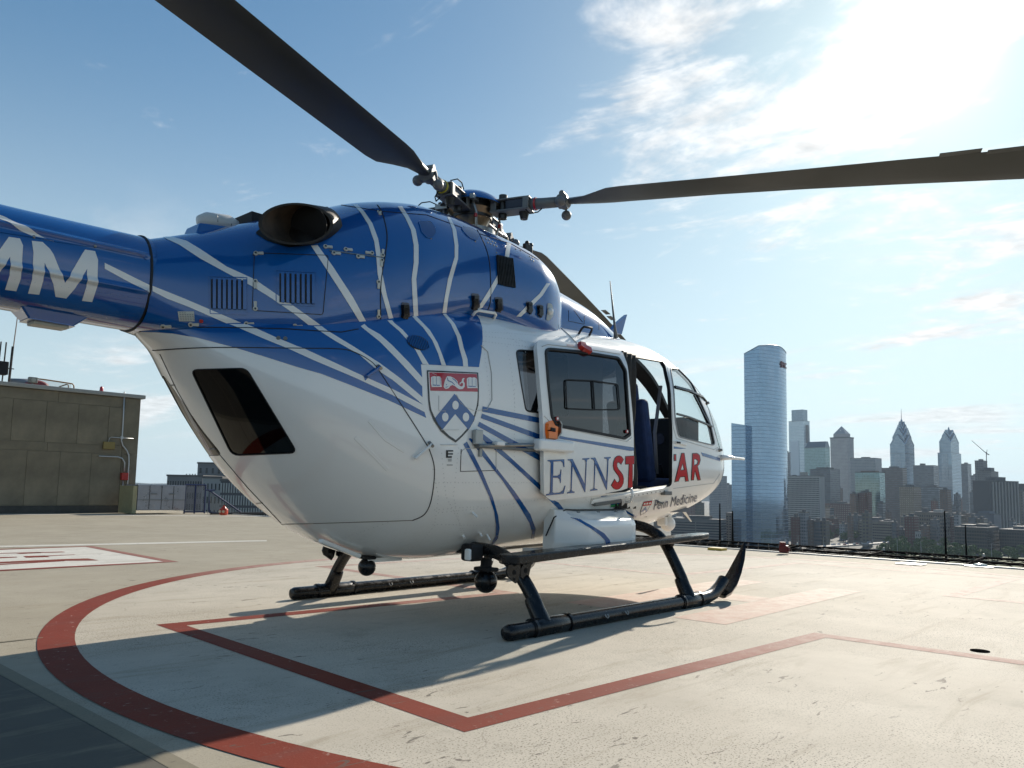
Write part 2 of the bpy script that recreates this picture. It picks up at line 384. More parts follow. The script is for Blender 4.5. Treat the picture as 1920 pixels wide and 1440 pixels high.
def ridge(S, pts, wd, ht, mt, parent, name='panel_seam', dens=7, pixels=True, base=0.0, mb=None, curve=False, **k):
    """a raised (or flat black) strip following a pixel polyline on S; wd in metres"""
    if curve:
        Q_ = np.array(pts, float); o = []
        for i in range(len(Q_)-1):
            a, b, c, d = Q_[max(i-1, 0)], Q_[i], Q_[i+1], Q_[min(i+2, len(Q_)-1)]
            for k_ in range(5):
                t = k_/5; o.append(.5*((2*b)+(-a+c)*t+(2*a-5*b+4*c-d)*t*t+(-a+3*b-3*c+d)*t**3))
        pts = o+[Q_[-1]]
    q = S.px(pts, dens) if pixels else np.array(pts); P = S.P(q[:, 0], q[:, 1]); N = S.N(q[:, 0], q[:, 1]); T = np.gradient(P, axis=0); T /= np.linalg.norm(T, axis=1)[:, None]
    B = np.cross(N, T); vs = []; m = MB() if mb is None else mb
    for p, n, b in zip(P, N, B): vs += [p-b*wd/2+n*(base-.001), p-b*wd*.42+n*(base+ht), p+b*wd*.42+n*(base+ht), p+b*wd/2+n*(base-.001)]
    fs = []; L_ = len(P)
    for i in range(L_-1):
        for j in range(3): fs.append((4*i+j, 4*i+4+j, 4*i+5+j, 4*i+1+j))
    fs += [(0, 1, 2, 3), (4*L_-1, 4*L_-2, 4*L_-3, 4*L_-4)]
    m.add(vs, fs)
    if mb is None: return m.build(name, mt, parent, **k)
def frame_on(S, x, y, dx=1.0, dy=0.0, off=0.0):
    """matrix with z = surface normal and x = image direction (dx,dy) laid on the surface"""
    p, n = S.pt(x, y); p2, _ = S.pt(x+dx*4, y+dy*4); t = p2-p; t -= n*(t@n); t /= np.linalg.norm(t); b = np.cross(n, t); p = p+n*off
    return Matrix(((t[0], b[0], n[0], p[0]), (t[1], b[1], n[1], p[1]), (t[2], b[2], n[2], p[2]), (0, 0, 0, 1)))
def S_(lst, s, ox, oy): return [(ox+x/s, oy+y/s) for x, y in lst]
# ================================================================== rooftop deck and painted markings
def nodes(m): nt = m.node_tree; return nt, nt.nodes, nt.links
def deck_mat(name, base, base2, speck=.5, worn=None, wear=(0, 0, 0), bump=.25, rough=.75, sc=1.0, stain=(.30, .25, .18)):
    m = D.materials.new(name); m.use_nodes = True; nt, N, L = nodes(m); b = N['Principled BSDF']; b.inputs['Roughness'].default_value = rough
    b.inputs['Specular IOR Level'].default_value = .10
    tc = N.new('ShaderNodeTexCoord')
    def noise(scale, det=6, rg=.6, loc=(0, 0, 0), st=(1, 1, 1), dist=0.0):
        mp = N.new('ShaderNodeMapping'); mp.inputs['Location'].default_value = loc; mp.inputs['Scale'].default_value = st; L.new(tc.outputs['Object'], mp.inputs[0])
        n = N.new('ShaderNodeTexNoise'); n.inputs['Scale'].default_value = scale; n.inputs['Detail'].default_value = det; n.inputs['Roughness'].default_value = rg; n.inputs['Distortion'].default_value = dist
        L.new(mp.outputs[0], n.inputs['Vector']); return n.outputs['Fac']
    def mr(x, a, b_, c, d):
        q = N.new('ShaderNodeMapRange'); L.new(x, q.inputs[0])
        for i, v in enumerate((a, b_, c, d)): q.inputs[1+i].default_value = v
        return q.outputs[0]
    def mix(f, a, c, mode='MIX'):
        q = N.new('ShaderNodeMix'); q.data_type = 'RGBA'; q.blend_type = mode
        if isinstance(f, float): q.inputs[0].default_value = f
        else: L.new(f, q.inputs[0])
        for i, v in ((6, a), (7, c)):
            if isinstance(v, tuple): q.inputs[i].default_value = (*v, 1)
            else: L.new(v, q.inputs[i])
        return q.outputs[2]
    def mu(a, b_, op='MULTIPLY'):
        q = N.new('ShaderNodeMath'); q.operation = op; q.use_clamp = True
        for i, v in enumerate((a, b_)):
            if isinstance(v, (float, int)): q.inputs[i].default_value = v
            else: L.new(v, q.inputs[i])
        return q.outputs[0]
    big = noise(.45, 5, .6); mid = noise(2.2, 8, .65, (3, 1, 0)); col = mix(mr(big, .32, .68, 0, 1), base, base2)
    col = mix(mr(mid, .3, .75, 0, .5), col, tuple(c*.72 for c in base2))
    # long faint wheel and drag marks
    drag = noise(1.0, 7, .7, (5, 2, 0), (.8, 5.0, 1), .6); col = mix(mr(drag, .54, .72, 0, .65), col, stain)
    fleck = noise(6.0, 4, .6, (1, 8, 0), (1.0, 3.2, 1), .8); fl2 = noise(.8, 4, .5, (9, 9, 0)); col = mix(mu(mr(fleck, .63, .68, 0, .8), mr(fl2, .44, .58, 0, 1)), col, (.10, .085, .07))
    # hairline cracks and blotchy grime
    vc = N.new('ShaderNodeTexVoronoi'); vc.feature = 'DISTANCE_TO_EDGE'; vc.inputs['Scale'].default_value = .55; wv = N.new('ShaderNodeVectorMath'); wv.operation = 'ADD'; L.new(tc.outputs['Object'], wv.inputs[0])
    wn_ = N.new('ShaderNodeTexNoise'); wn_.inputs['Scale'].default_value = 2.4; wn_.inputs['Detail'].default_value = 6; L.new(tc.outputs['Object'], wn_.inputs['Vector']); sc_ = N.new('ShaderNodeVectorMath'); sc_.operation = 'SCALE'; sc_.inputs['Scale'].default_value = .55; L.new(wn_.outputs['Color'], sc_.inputs[0]); L.new(sc_.outputs[0], wv.inputs[1]); L.new(wv.outputs[0], vc.inputs['Vector'])
    col = mix(mu(mr(vc.outputs['Distance'], .0030, .0010, 0, .35), mr(noise(1.1, 4, .6, (7, 3, 0)), .54, .60, 0, 1)), col, (.16, .13, .10))
    blot = noise(1.7, 9, .72, (11, 4, 0)); col = mix(mr(blot, .56, .74, 0, .55), col, tuple(c*.62 for c in base2))
    # exposed grit: dark pits where the paint has worn
    gr = N.new('ShaderNodeTexVoronoi'); gr.inputs['Scale'].default_value = 95*sc; L.new(tc.outputs['Object'], gr.inputs['Vector'])
    g2 = noise(120*sc, 2, .5); area = mr(noise(.55, 6, .65, (2, 6, 0)), .40, .60, .10, 1)
    pits = mu(mu(mr(g2, .56, .66, 0, 1), area), speck); col = mix(pits, col, (.13, .115, .09))
    if worn:
        we = noise(7, 8, .7, (4, 4, 0)); fine = noise(60, 3, .6)
        sx = N.new('ShaderNodeSeparateXYZ'); L.new(tc.outputs['Object'], sx.inputs[0])
        grad = mr(sx.outputs[0], wear[0], wear[1], 0, wear[2])
        k = mu(mu(mr(mu(we, mu(fine, .35), 'ADD'), .52, .86, 0, .7), grad), mu(grad, .55), 'ADD')
        col = mix(mu(mr(noise(18, 7, .75, (2, 7, 0)), .60, .68, 0, .75), mr(noise(1.3, 4, .6, (8, 2, 0)), .40, .6, .15, 1)), mix(k, col, worn), worn)
    L.new(col, b.inputs['Base Color'])
    h = mu(mu(g2, .5), mu(noise(40*sc, 4, .6), .5), 'ADD'); bp = N.new('ShaderNodeBump'); bp.inputs['Strength'].default_value = bump; bp.inputs['Distance'].default_value = .006; L.new(h, bp.inputs['Height']); L.new(bp.outputs[0], b.inputs['Normal'])
    return m
DECK = deck_mat('deck_tan_coating', (.41, .365, .285), (.35, .31, .235), .8)
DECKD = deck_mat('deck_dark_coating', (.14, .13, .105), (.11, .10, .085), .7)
DISC = deck_mat('deck_white_paint', (.57, .52, .435), (.47, .42, .34), 1.0)
REDG = deck_mat('deck_red_paint', (.225, .040, .022), (.185, .034, .020), .35, (.55, .45, .38), (-1.0, 2.6, 1.0), stain=(.15, .05, .04))
REDF = deck_mat('deck_faded_red_paint', (.48, .22, .16), (.46, .24, .18), .35, (.60, .52, .44), (-2.5, 3.0, 1.0), stain=(.30, .22, .17))
LINEW = deck_mat('deck_line_white', (.66, .63, .57), (.60, .57, .5), .4)
LINEY = deck_mat('deck_joint_sealant', (.25, .22, .16), (.22, .20, .15), .5)
def sheet(name, polys, mt, z, **k):
    m = MB()
    for p in polys:
        n = len(p); b = len(m.v); m.v += [(x, y, z) for x, y in p]; m.f.append(tuple(range(b, b+n)))
    me = m.mesh(name, mt)
    o = link(name, me, None, kind='structure', **k)
    for f in me.polygons:
        if f.normal.z < 0: f.flip()
    return o
m = MB(); m.box((-2.9, 9.0, -.25), (22.2, 28.0, .5)); deck = m.build('rooftop_deck', DECK, None, kind='structure')
m = MB(); m.box((8.22, 9.0, -.06), (.06, 28.0, .16)); m.build('deck_edge_strip', mat('pale_edge_metal', (.55, .53, .48), .5, var=.1), None, kind='structure')
def circ(c, r, n=128): return [(c[0]+r*cos(2*pi*i/n), c[1]+r*sin(2*pi*i/n)) for i in range(n)]
CC = (2.125, -1.005)
sheet('white_landing_circle', [circ(CC, 5.14)], DISC, .0015)
o_, i_ = circ(CC, 5.235, 160), circ(CC, 5.04, 160)
sheet('red_circle_line', [[o_[i], o_[(i+1) % 160], i_[(i+1) % 160], i_[i]] for i in range(160)], REDG, .003)
cp = [(-2.03, .68), (-2.19, -2.28), (.98, -2.47), (.98, -5.4), (4.1, -5.5), (4.14, -2.52), (6.6, -2.58), (6.5, -.02), (3.66, .2), (3.56, 3.2), (1.0, 3.36), (.96, .38)]
a_, b_ = inset(cp, .07), inset(cp, -.07)
sheet('red_cross_outline', [[tuple(a_[i]), tuple(a_[(i+1) % 12]), tuple(b_[(i+1) % 12]), tuple(b_[i])] for i in range(12)], REDG, .003)
sheet('faded_letter_h', [[(.87, -1.83), (3.8, -1.80), (3.8, -1.42), (.87, -1.40)], [(.87, -.76), (3.8, -.79), (3.8, -.38), (.87, -.36)], [(2.14, -1.405), (2.56, -1.405), (2.56, -.775), (2.14, -.775)]], REDF, .003)
G = lambda x, y: tuple(plane(x, y, 2, 0)[:2])
bx = [(.08, 7.85), (-.03, 4.84), (-7.5, 5.05), (-7.5, 8.15)]
sheet('weight_limit_panel', [bx], LINEW, .0015)
a_, b_ = inset(bx, .13), bx
sheet('red_panel_outline', [[tuple(a_[i]), tuple(a_[(i+1) % 4]), tuple(b_[(i+1) % 4]), tuple(b_[i])] for i in range(4)], REDG, .003)
gl = [[(-60, 414), (620, 397), (652, 401), (640, 405), (-60, 419)], [(160, 418), (405, 404), (412, 412), (200, 421)], [(-60, 455), (165, 449), (172, 456), (-60, 468)], [(232, 443), (450, 437), (500, 452), (260, 459)], [(380, 441), (740, 427), (762, 430), (480, 444)],
      [(-60, 503), (700, 470), (880, 466), (985, 484), (960, 487), (665, 490), (-60, 518)], [(-60, 524), (500, 496), (660, 488), (640, 494), (-60, 535)]]
sheet('painted_digits', [[G(x/5.333, 960+y/5.333) for x, y in p] for p in gl], REDG, .003)
sheet('white_deck_line', [[G(-40, 1027.5), G(500, 1015), G(500, 1013), G(-40, 1024.5)]], LINEW, .003)
sheet('white_deck_line', [[G(-60, 964.6), G(520, 969), G(520, 968), G(-60, 963.7)]], LINEW, .003)
sheet('deck_joint_line', [[(-3.24, 8), (-3.17, 8), (-3.17, -5), (-3.24, -5)]], LINEY, .003)
sheet('deck_joint_line', [[(-9, .80), (-3.17, .77), (-2.78, .75), (-2.78, .735), (-9, .77)]], LINEY, .0035)
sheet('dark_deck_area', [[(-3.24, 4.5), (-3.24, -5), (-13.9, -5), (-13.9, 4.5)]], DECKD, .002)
dh = MB().tube([(1.19, -3.38, .002), (1.19, -3.38, .006)], .055, 24).build('deck_drain', mat('drain_black', (.004, .004, .004), 1.0, spec=0.0), None, label='small round black drain hole in the white deck right of the faded lines', cat='drain')

# ---- perimeter safety net beyond the right-hand edge
net = empty('safety_net', (8.3, 0, 0), label='black perimeter safety net stretched beyond the far edge of the deck', cat='safety net')
m = MB(); NETM = mat('black_net_wire', (.012, .011, .010), .95, spec=.05)
def wy(t): return -5+19*t
for i in range(95):
    y = -5+.2*i; m.tube([(0, y, -.02), (1.6, y+.75, .02)], .006, 4, cap=False); m.tube([(0, y+.75, -.02), (1.6, y, .02)], .006, 4, cap=False)
o = m.build('net_mesh', NETM, net, kind='stuff')
for x_, z_, r_ in ((.03, -.01, .018), (.85, .0, .02), (1.62, .02, .018)):
    MB().tube([(x_, -5, z_), (x_, 14, z_)], r_, 8).build('net_rail', NETM, net)
for i in range(13):
    y = -4.6+1.5*i; MB().tube([(0, y, -.05), (1.64, y, .02)], .022, 6).build('net_arm', NETM, net)
    MB().tube([(1.62, y, .03), (1.62, y, .08)], [.02, .012], 6).build('net_bolt', STEEL, net)
for k_, (x, y) in enumerate(((1708, 1058.5), (1838, 1063))):
    p = plane(x, y, 2, 0.0); m = MB(); m.box((0, 0, .008), (.30, .34, .012)); o = m.build('deck_plate', mat('pale_plate_metal', (.55, .53, .48), .4, metal=.2), None, label=('flat pale metal plate bolted to the deck edge, the further one' if k_ == 0 else 'pale metal plate with a shallow domed light, nearer the right of the deck edge'), cat='deck plate'); o.location = p
    if k_: MB().sphere((0, 0, .02), .09, 16, 8, (1, 1, .35)).build('deck_light', mat('deck_light_lens', (.7, .68, .6), .2), o, smooth=True)
p = plane(1470, 1036.5, 2, .02); rv = empty('red_valve', p, label='small dark red hydrant valve standing at the deck edge below the glass tower', cat='valve')
m = MB(); m.box((0, 0, .06), (.10, .14, .12)); bevel(m.build('valve_body', mat('dark_red_valve_paint', (.13, .008, .008), .5), rv), .02); MB().tube([(0, .02, .12), (0, .02, .17)], .05, 12).build('valve_cap', mat('dark_red_valve_paint'), rv); MB().tube([(0, -.09, .06), (0, -.05, .06)], .035, 10).build('valve_outlet', mat('dark_red_valve_paint'), rv)
q = plane(1345, 1031.5, 2, 0); yl = MB().box((0, 0, .02), (.2, .25, .04)).build('edge_lamp', mat('amber_lamp', (.6, .38, .05), .4), None, label='low amber edge lamp on the deck rim behind the nose of the helicopter', cat='lamp'); yl.location = q
for k_, (x0, y0, x1, y1, d, r, lb) in enumerate(((1771, 958, 1775, 1056, 16, .015, 'dark slender pole rising beyond the deck edge, left of the pair at the right'), (1810, 984, 1813, 1058, 16, .014, 'dark slender pole rising beyond the deck edge, right of the pair at the right'),
        (1349.6, 944, 1350, 1030, 20, .02, 'thin dark pole beyond the deck edge just right of the helicopter nose'), (1373.5, 958, 1374, 1032, 20, .022, 'dark pole beyond the deck edge in front of the glass tower base'))):
    a = at_depth(x0, y0, d); b = at_depth(x1, y1, d); b[0], b[1] = a[0]+.05*0, a[1]; b[2] = -.4
    o = MB().tube([(0, 0, b[2]-a[2]), (0, 0, -.35), (0, 0, 0)], [r*1.6, r, r*.8], 8).build('edge_pole', NETM, None, label=lb, cat='pole', group='poles beyond the deck edge'); o.location = a

# ================================================================== penthouse wall at the left
STUC = mat('brown_grey_stucco', (.185, .155, .105), .9, var=.32, vscale=1.2, bump=.35, bscale=90)
JOINT = mat('stucco_joint', (.30, .28, .24), .9)
pen = empty('rooftop_penthouse', (0, 21, 0), label='windowless grey brown rooftop building with pale coping behind the deck at left', cat='building')
MB().box((-6.9, 3.02, 1.78), (26.0, 5.96, 3.56)).build('wall', JOINT, pen)
bevel(MB().box((-6.9, 3.0, 3.64), (26.2, 6.2, .12)).build('coping', mat('pale_coping_metal', (.30, .29, .26), .5, var=.1), pen), .02)
def panel_row(x1, w_, z0, z1, n, nm='wall_panel'):
    mesh = None
    for i in range(n):
        if mesh is None: mesh = MB().box((0, 0, 0), (w_-.008, .030, z1-z0-.008)).mesh(nm, STUC)
        o = link(nm, mesh, pen); o.location = (x1-w_*(i+.5), .005, (z0+z1)/2)
panel_row(5.6, .87, .22, 1.80, 15); panel_row(5.15, .87, 2.06, 3.25, 15); panel_row(5.6, 2.1, 1.80, 2.06, 7); panel_row(5.6, 1.9, 3.25, 3.57, 8)
for z0, z1 in ((.22, 1.80), (1.80, 3.57)): MB().box((5.84, .005, (z0+z1)/2), (.46, .035, z1-z0-.014)).build('wall_panel', STUC, pen)
MB().box((5.38, .007, 2.655), (.46-.014, .035, 1.176)).build('wall_panel', STUC, pen)
MB().box((-6.9, -.005, .11), (26.0, .05, .21)).build('plinth', mat('dark_plinth', (.07, .065, .055), .9, var=.2), pen)
def wp(x, y, off=-.04): q = plane(x, y, 1, 21+off); return (q[0], off, q[2])
Z2 = lambda x, y: (x/4.8, 680+y/4.8)
COND = mat('galvanised_conduit', (.45, .45, .44), .4, metal=.4)
cnd = lambda pts, r=.022: MB().tube([wp(*Z2(*p), -.05) for p in pts], r, 8).build('conduit', COND, pen, smooth=True)
cnd([(1120, 262), (1110, 500), (1100, 660), (1092, 700), (1105, 745), (1140, 790), (1158, 830), (1160, 900), (1150, 1060), (1125, 1350)]); cnd([(890, 842), (1060, 848), (1100, 862), (1122, 900), (1118, 980)]); cnd([(1108, 1060), (1090, 1350)]); cnd([(1000, 672), (1200, 684)], .015); cnd([(975, 712), (985, 680), (1010, 670)], .01)
a = wp(*Z2(980, 745), -.06); bevel(MB().box(a, (.34, .08, .23)).build('brass_sign_box', mat('brass_box', (.22, .16, .05), .45, metal=.3), pen), .01)
a = wp(*Z2(1119, 1024), -.09); bevel(MB().box(a, (.20, .12, .22)).build('red_alarm_box', mat('alarm_red', (.38, .015, .008), .4), pen), .01)
a = wp(*Z2(1097, 675), -.06); MB().tube([(a[0], a[1]+.03, a[2]), (a[0], a[1]-.02, a[2])], .05, 12).build('junction_box', COND, pen)
a = wp(*Z2(1150, 1310), -.12); MB().tube([(a[0]-.28, a[1], a[2]), (a[0]+.05, a[1], a[2])], .012, 8).build('conduit_clamp', STEEL, pen)
a = wp(*Z2(913, 240), .25); m = MB(); m.tube([(a[0], a[1], 3.70), (a[0], a[1], 3.76), (a[0], a[1], 3.84), (a[0], a[1], 3.88)], [.07, .055, .05, .02], 14)
o = m.build('red_beacon', mat('beacon_red_lens', (.42, .01, .01), .25, coat=.5), None, smooth=35, label='small red obstruction beacon on top of the rooftop building', cat='beacon'); o.location = (0, 21, 0)
# roof light, railing, mast
rl = empty('roof_floodlight', (0, 21, 0), label='square grey floodlight at the end of the orange railing on the penthouse roof', cat='floodlight')
a = wp(*Z2(295, 157), .15); bevel(MB().box((a[0], a[1], a[2]), (.24, .14, .17)).build('lamp_housing', mat('grey_lamp_housing', (.22, .21, .18), .5), rl), .02); MB().tube([(a[0], a[1]-.07, a[2]), (a[0], a[1]-.085, a[2])], .06, 16).build('lens', mat('lens_grey', (.35, .34, .28), .3), rl); MB().tube([(a[0], a[1], 3.68), (a[0], a[1], a[2]-.08)], .02, 6).build('stalk', GREYP, rl)
rr = empty('roof_railing', (0, 21, 0), label='orange tube railing with fine grey mesh on the penthouse roof', cat='railing')
ORG = mat('orange_brown_railing_paint', (.28, .13, .03), .5)
P = [wp(*Z2(*p), .3) for p in ((300, 140), (420, 155), (600, 182), (650, 190), (664, 205), (665, 232))]; MB().tube(P, .02, 8).build('top_rail', ORG, rr, smooth=True); MB().tube([wp(*Z2(*p), .32) for p in ((530, 218), (600, 195), (612, 200), (618, 225))], .017, 8).build('brace', ORG, rr)
m = MB()
for i in range(34):
    x = 340+9*i; m.tube([wp(*Z2(x, 146+(x-330)*.155), .3), wp(*Z2(x, 205+(x-340)*.08), .3)], .004, 4)
m.build('railing_mesh', GREYP, rr, kind='stuff')
ex = empty('roof_vent', (0, 21, 0), label='low rounded grey and dark red vent housing on the penthouse roof beside the floodlight', cat='vent')
q0 = wp(*Z2(120, 175), .6); q1 = wp(*Z2(270, 150), .6); m = MB(); m.tube([(q0[0], .9, 3.62), ((q0[0]+q1[0])/2-.2, .9, 3.78), (q1[0], .9, 3.80), (q1[0]+.4, .9, 3.74), (q1[0]+.7, .9, 3.62)], [.05, .2, .22, .2, .05], 12, flat=.7); m.build('vent_cover', mat('grey_vent_cover', (.25, .25, .26), .5), ex, smooth=True)
q2 = wp(*Z2(340, 185), .4); MB().sphere((q2[0], .5, 3.66), .3, 16, 10, (1.2, 1, .8)).build('vent_drum', mat('dull_red_drum', (.22, .03, .03), .5), ex, smooth=True)
ms_ = empty('antenna_mast', (0, 21, 0), label='dark lattice antenna mast with a thin whip at the far left of the penthouse roof', cat='mast')
for x in (-30, 18, 75, 85):
    a = wp(*Z2(x, 165), .5); MB().tube([(a[0], .5, 3.62), (a[0]+.03, .5, 4.8 if x > 30 else 4.9)], .02, 6).build('mast_leg', BLACKM, ms_)
a = wp(*Z2(20, 50), .5); bevel(MB().box((a[0]-.25, .5, a[2]), (.75, .3, .38)).build('antenna_box', BLACKM, ms_), .02); MB().tube([(a[0]-.5, .5, 4.15), (a[0]+.3, .5, 4.15)], .015, 6).build('mast_bar', BLACKM, ms_)
a = wp(16, 712, .5); b = wp(32, 600, .5); c = wp(38, 540, .5); MB().tube([(a[0], .5, 3.6), (b[0], .5, b[2]), (c[0], .5, c[2]+.3)], [.02, .014, .006], 6).build('whip_aerial', mat('rusty_whip', (.25, .18, .14), .5), ms_)

# ---- things between the penthouse and the helicopter
cb = empty('equipment_cabinet', (0, 19.5, 0), label='long dented galvanised equipment cabinet beside the penthouse', cat='cabinet')
a = plane(247, 962, 1, 19.5); b = plane(345, 962, 1, 19.5); h_ = plane(300, 908, 1, 19.5)[2]; bg_ = plane(255, 962, 1, 19.5)
bevel(MB().box(((a[0]+bg_[0])/2, .5, h_/2-.02), (bg_[0]-a[0], 1.0, h_-.08)).build('beige_end', mat('beige_cabinet', (.30, .27, .15), .6, var=.1), cb), .01)
bevel(MB().box(((b[0]+bg_[0])/2+.01, .5, h_/2+.05), (b[0]-bg_[0]-.01, 1.0, h_-.14)).build('cabinet_body', mat('galvanised_sheet', (.26, .26, .28), .35, metal=.5, var=.2, vscale=3, rvar=.15), cb), .012)
for t in (.25, .5, .75): MB().box((bg_[0]+(b[0]-bg_[0])*t, -.005, h_/2+.05), (.012, .012, h_-.2)).build('cabinet_joint', SEAM, cb)
MB().box(((b[0]+bg_[0])/2, -.02, h_*.48), ((b[0]-bg_[0])*.98, .02, .02)).build('cabinet_seam', GREYP, cb)
for t in (.34, .72): bevel(MB().box((bg_[0]+(b[0]-bg_[0])*t, -.03, h_*.68), (.16, .03, .03)).build('cabinet_handle', GREYP, cb), .004)
fn = empty('mesh_fence', (0, 19.8, 0), label='blue framed wire mesh fence panel beside the galvanised cabinet', cat='fence')
NAVY = mat('navy_frame_paint', (.012, .022, .085), .5)
a = plane(345, 962, 1, 19.8); b = plane(383, 962, 1, 19.8); h_ = plane(364, 909, 1, 19.8)[2]
for x in (a[0], (a[0]+b[0])/2, b[0]): MB().tube([(x, 0, 0), (x, 0, h_)], .025, 8).build('fence_post', NAVY, fn)
for z in (.05, h_): MB().tube([(a[0], 0, z), (b[0], 0, z)], .022, 8).build('fence_rail', NAVY, fn)
m = MB(); nn = 16
for i in range(-nn, nn):
    for s_ in (1, -1):
        x0 = a[0]+(b[0]-a[0])*i/nn; x1 = x0+h_*s_*.6
        if s_ < 0: x0, x1 = x0+h_*.6, x0
        z0, z1 = 0.05, h_
        lo, hi = a[0], b[0]
        def cl(x0, z0, x1, z1):
            t0, t1 = 0, 1; dx = x1-x0
            if abs(dx) < 1e-6: return None
            ta, tb = sorted(((lo-x0)/dx, (hi-x0)/dx)); t0, t1 = max(t0, ta), min(t1, tb)
            return None if t0 >= t1 else ((x0+dx*t0, .01, z0+(z1-z0)*t0), (x0+dx*t1, .01, z0+(z1-z0)*t1))
        c_ = cl(x0, z0, x1, z1)
        if c_: m.tube(list(c_), .006, 4, cap=False)
m.build('fence_mesh', mat('grey_fence_wire', (.20, .20, .22), .4, metal=.4), fn, kind='stuff')
sr = empty('stair_railing', (0, 19.0, 0), label='dark blue sloping stair railing with mesh infill beside the mesh fence', cat='railing')
P = [(plane(x, y, 1, 19.0)[0], 0, plane(x, y, 1, 19.0)[2]) for x, y in ((392, 960), (392, 919), (462, 968))]
MB().tube(P, .028, 8).build('rail_frame', NAVY, sr); MB().tube([P[0], P[2]], .022, 8).build('rail_foot', NAVY, sr)
q_ = [(plane(x, y, 1, 19.0)[0], 0, plane(x, y, 1, 19.0)[2]) for x, y in ((385, 919), (403, 919), (403, 900+60))]; MB().tube([q_[0], q_[1]], .02, 8).build('rail_bar', NAVY, sr)
m = MB()
for i in range(22):
    t = i/22; top = np.array(P[1])*(1-t)+np.array(P[2])*t; m.tube([top, (top[0], .01, 0.0)], .005, 4, cap=False); l = np.array(P[0])*(1-t)+np.array(P[1])*t; r_ = np.array(P[2])*(1-t)+np.array(P[1])*t; m.tube([l, r_], .005, 4, cap=False)
m.build('rail_mesh', GREYP, sr, kind='stuff')
m = MB(); a = plane(480, 975, 1, 17.5)
m.tube([(plane(395, 966, 1, 18.8)[0], 18.8, .02), (plane(540, 977, 1, 18.8)[0], 18.8, .02)], .05, 6); o = m.build('kerb_rail', BLACKM, None, label='low dark kerb rail along the deck edge beyond the red hydrant', cat='kerb rail')
a = plane(419, 967, 2, 0); fh = empty('fire_hydrant', a, rz=AZ, label='squat orange red fire hydrant valve on the deck by the stair railing', cat='hydrant'); HR = mat('hydrant_red', (.50, .045, .012), .4, coat=.3)
k_ = .80; bevel(MB().box((0, 0, .15*k_), (.22*k_, .30*k_, .26*k_)).build('hydrant_body', HR, fh), .05); MB().tube([(0, 0, .27*k_), (0, 0, .34*k_)], [.10*k_, .06*k_], 14).build('hydrant_cap', HR, fh); MB().tube([(0, 0, .34*k_), (0, 0, .39*k_)], .025, 8).build('hydrant_stem', HR, fh)
for s_ in (-.5, 1): MB().tube([(-.10*k_, .07*s_, .16*k_), (-.17*k_, .07*s_, .16*k_)], .045*k_, 12).build('hydrant_outlet', mat('hydrant_brass', (.5, .42, .3), .35, metal=.7), fh)

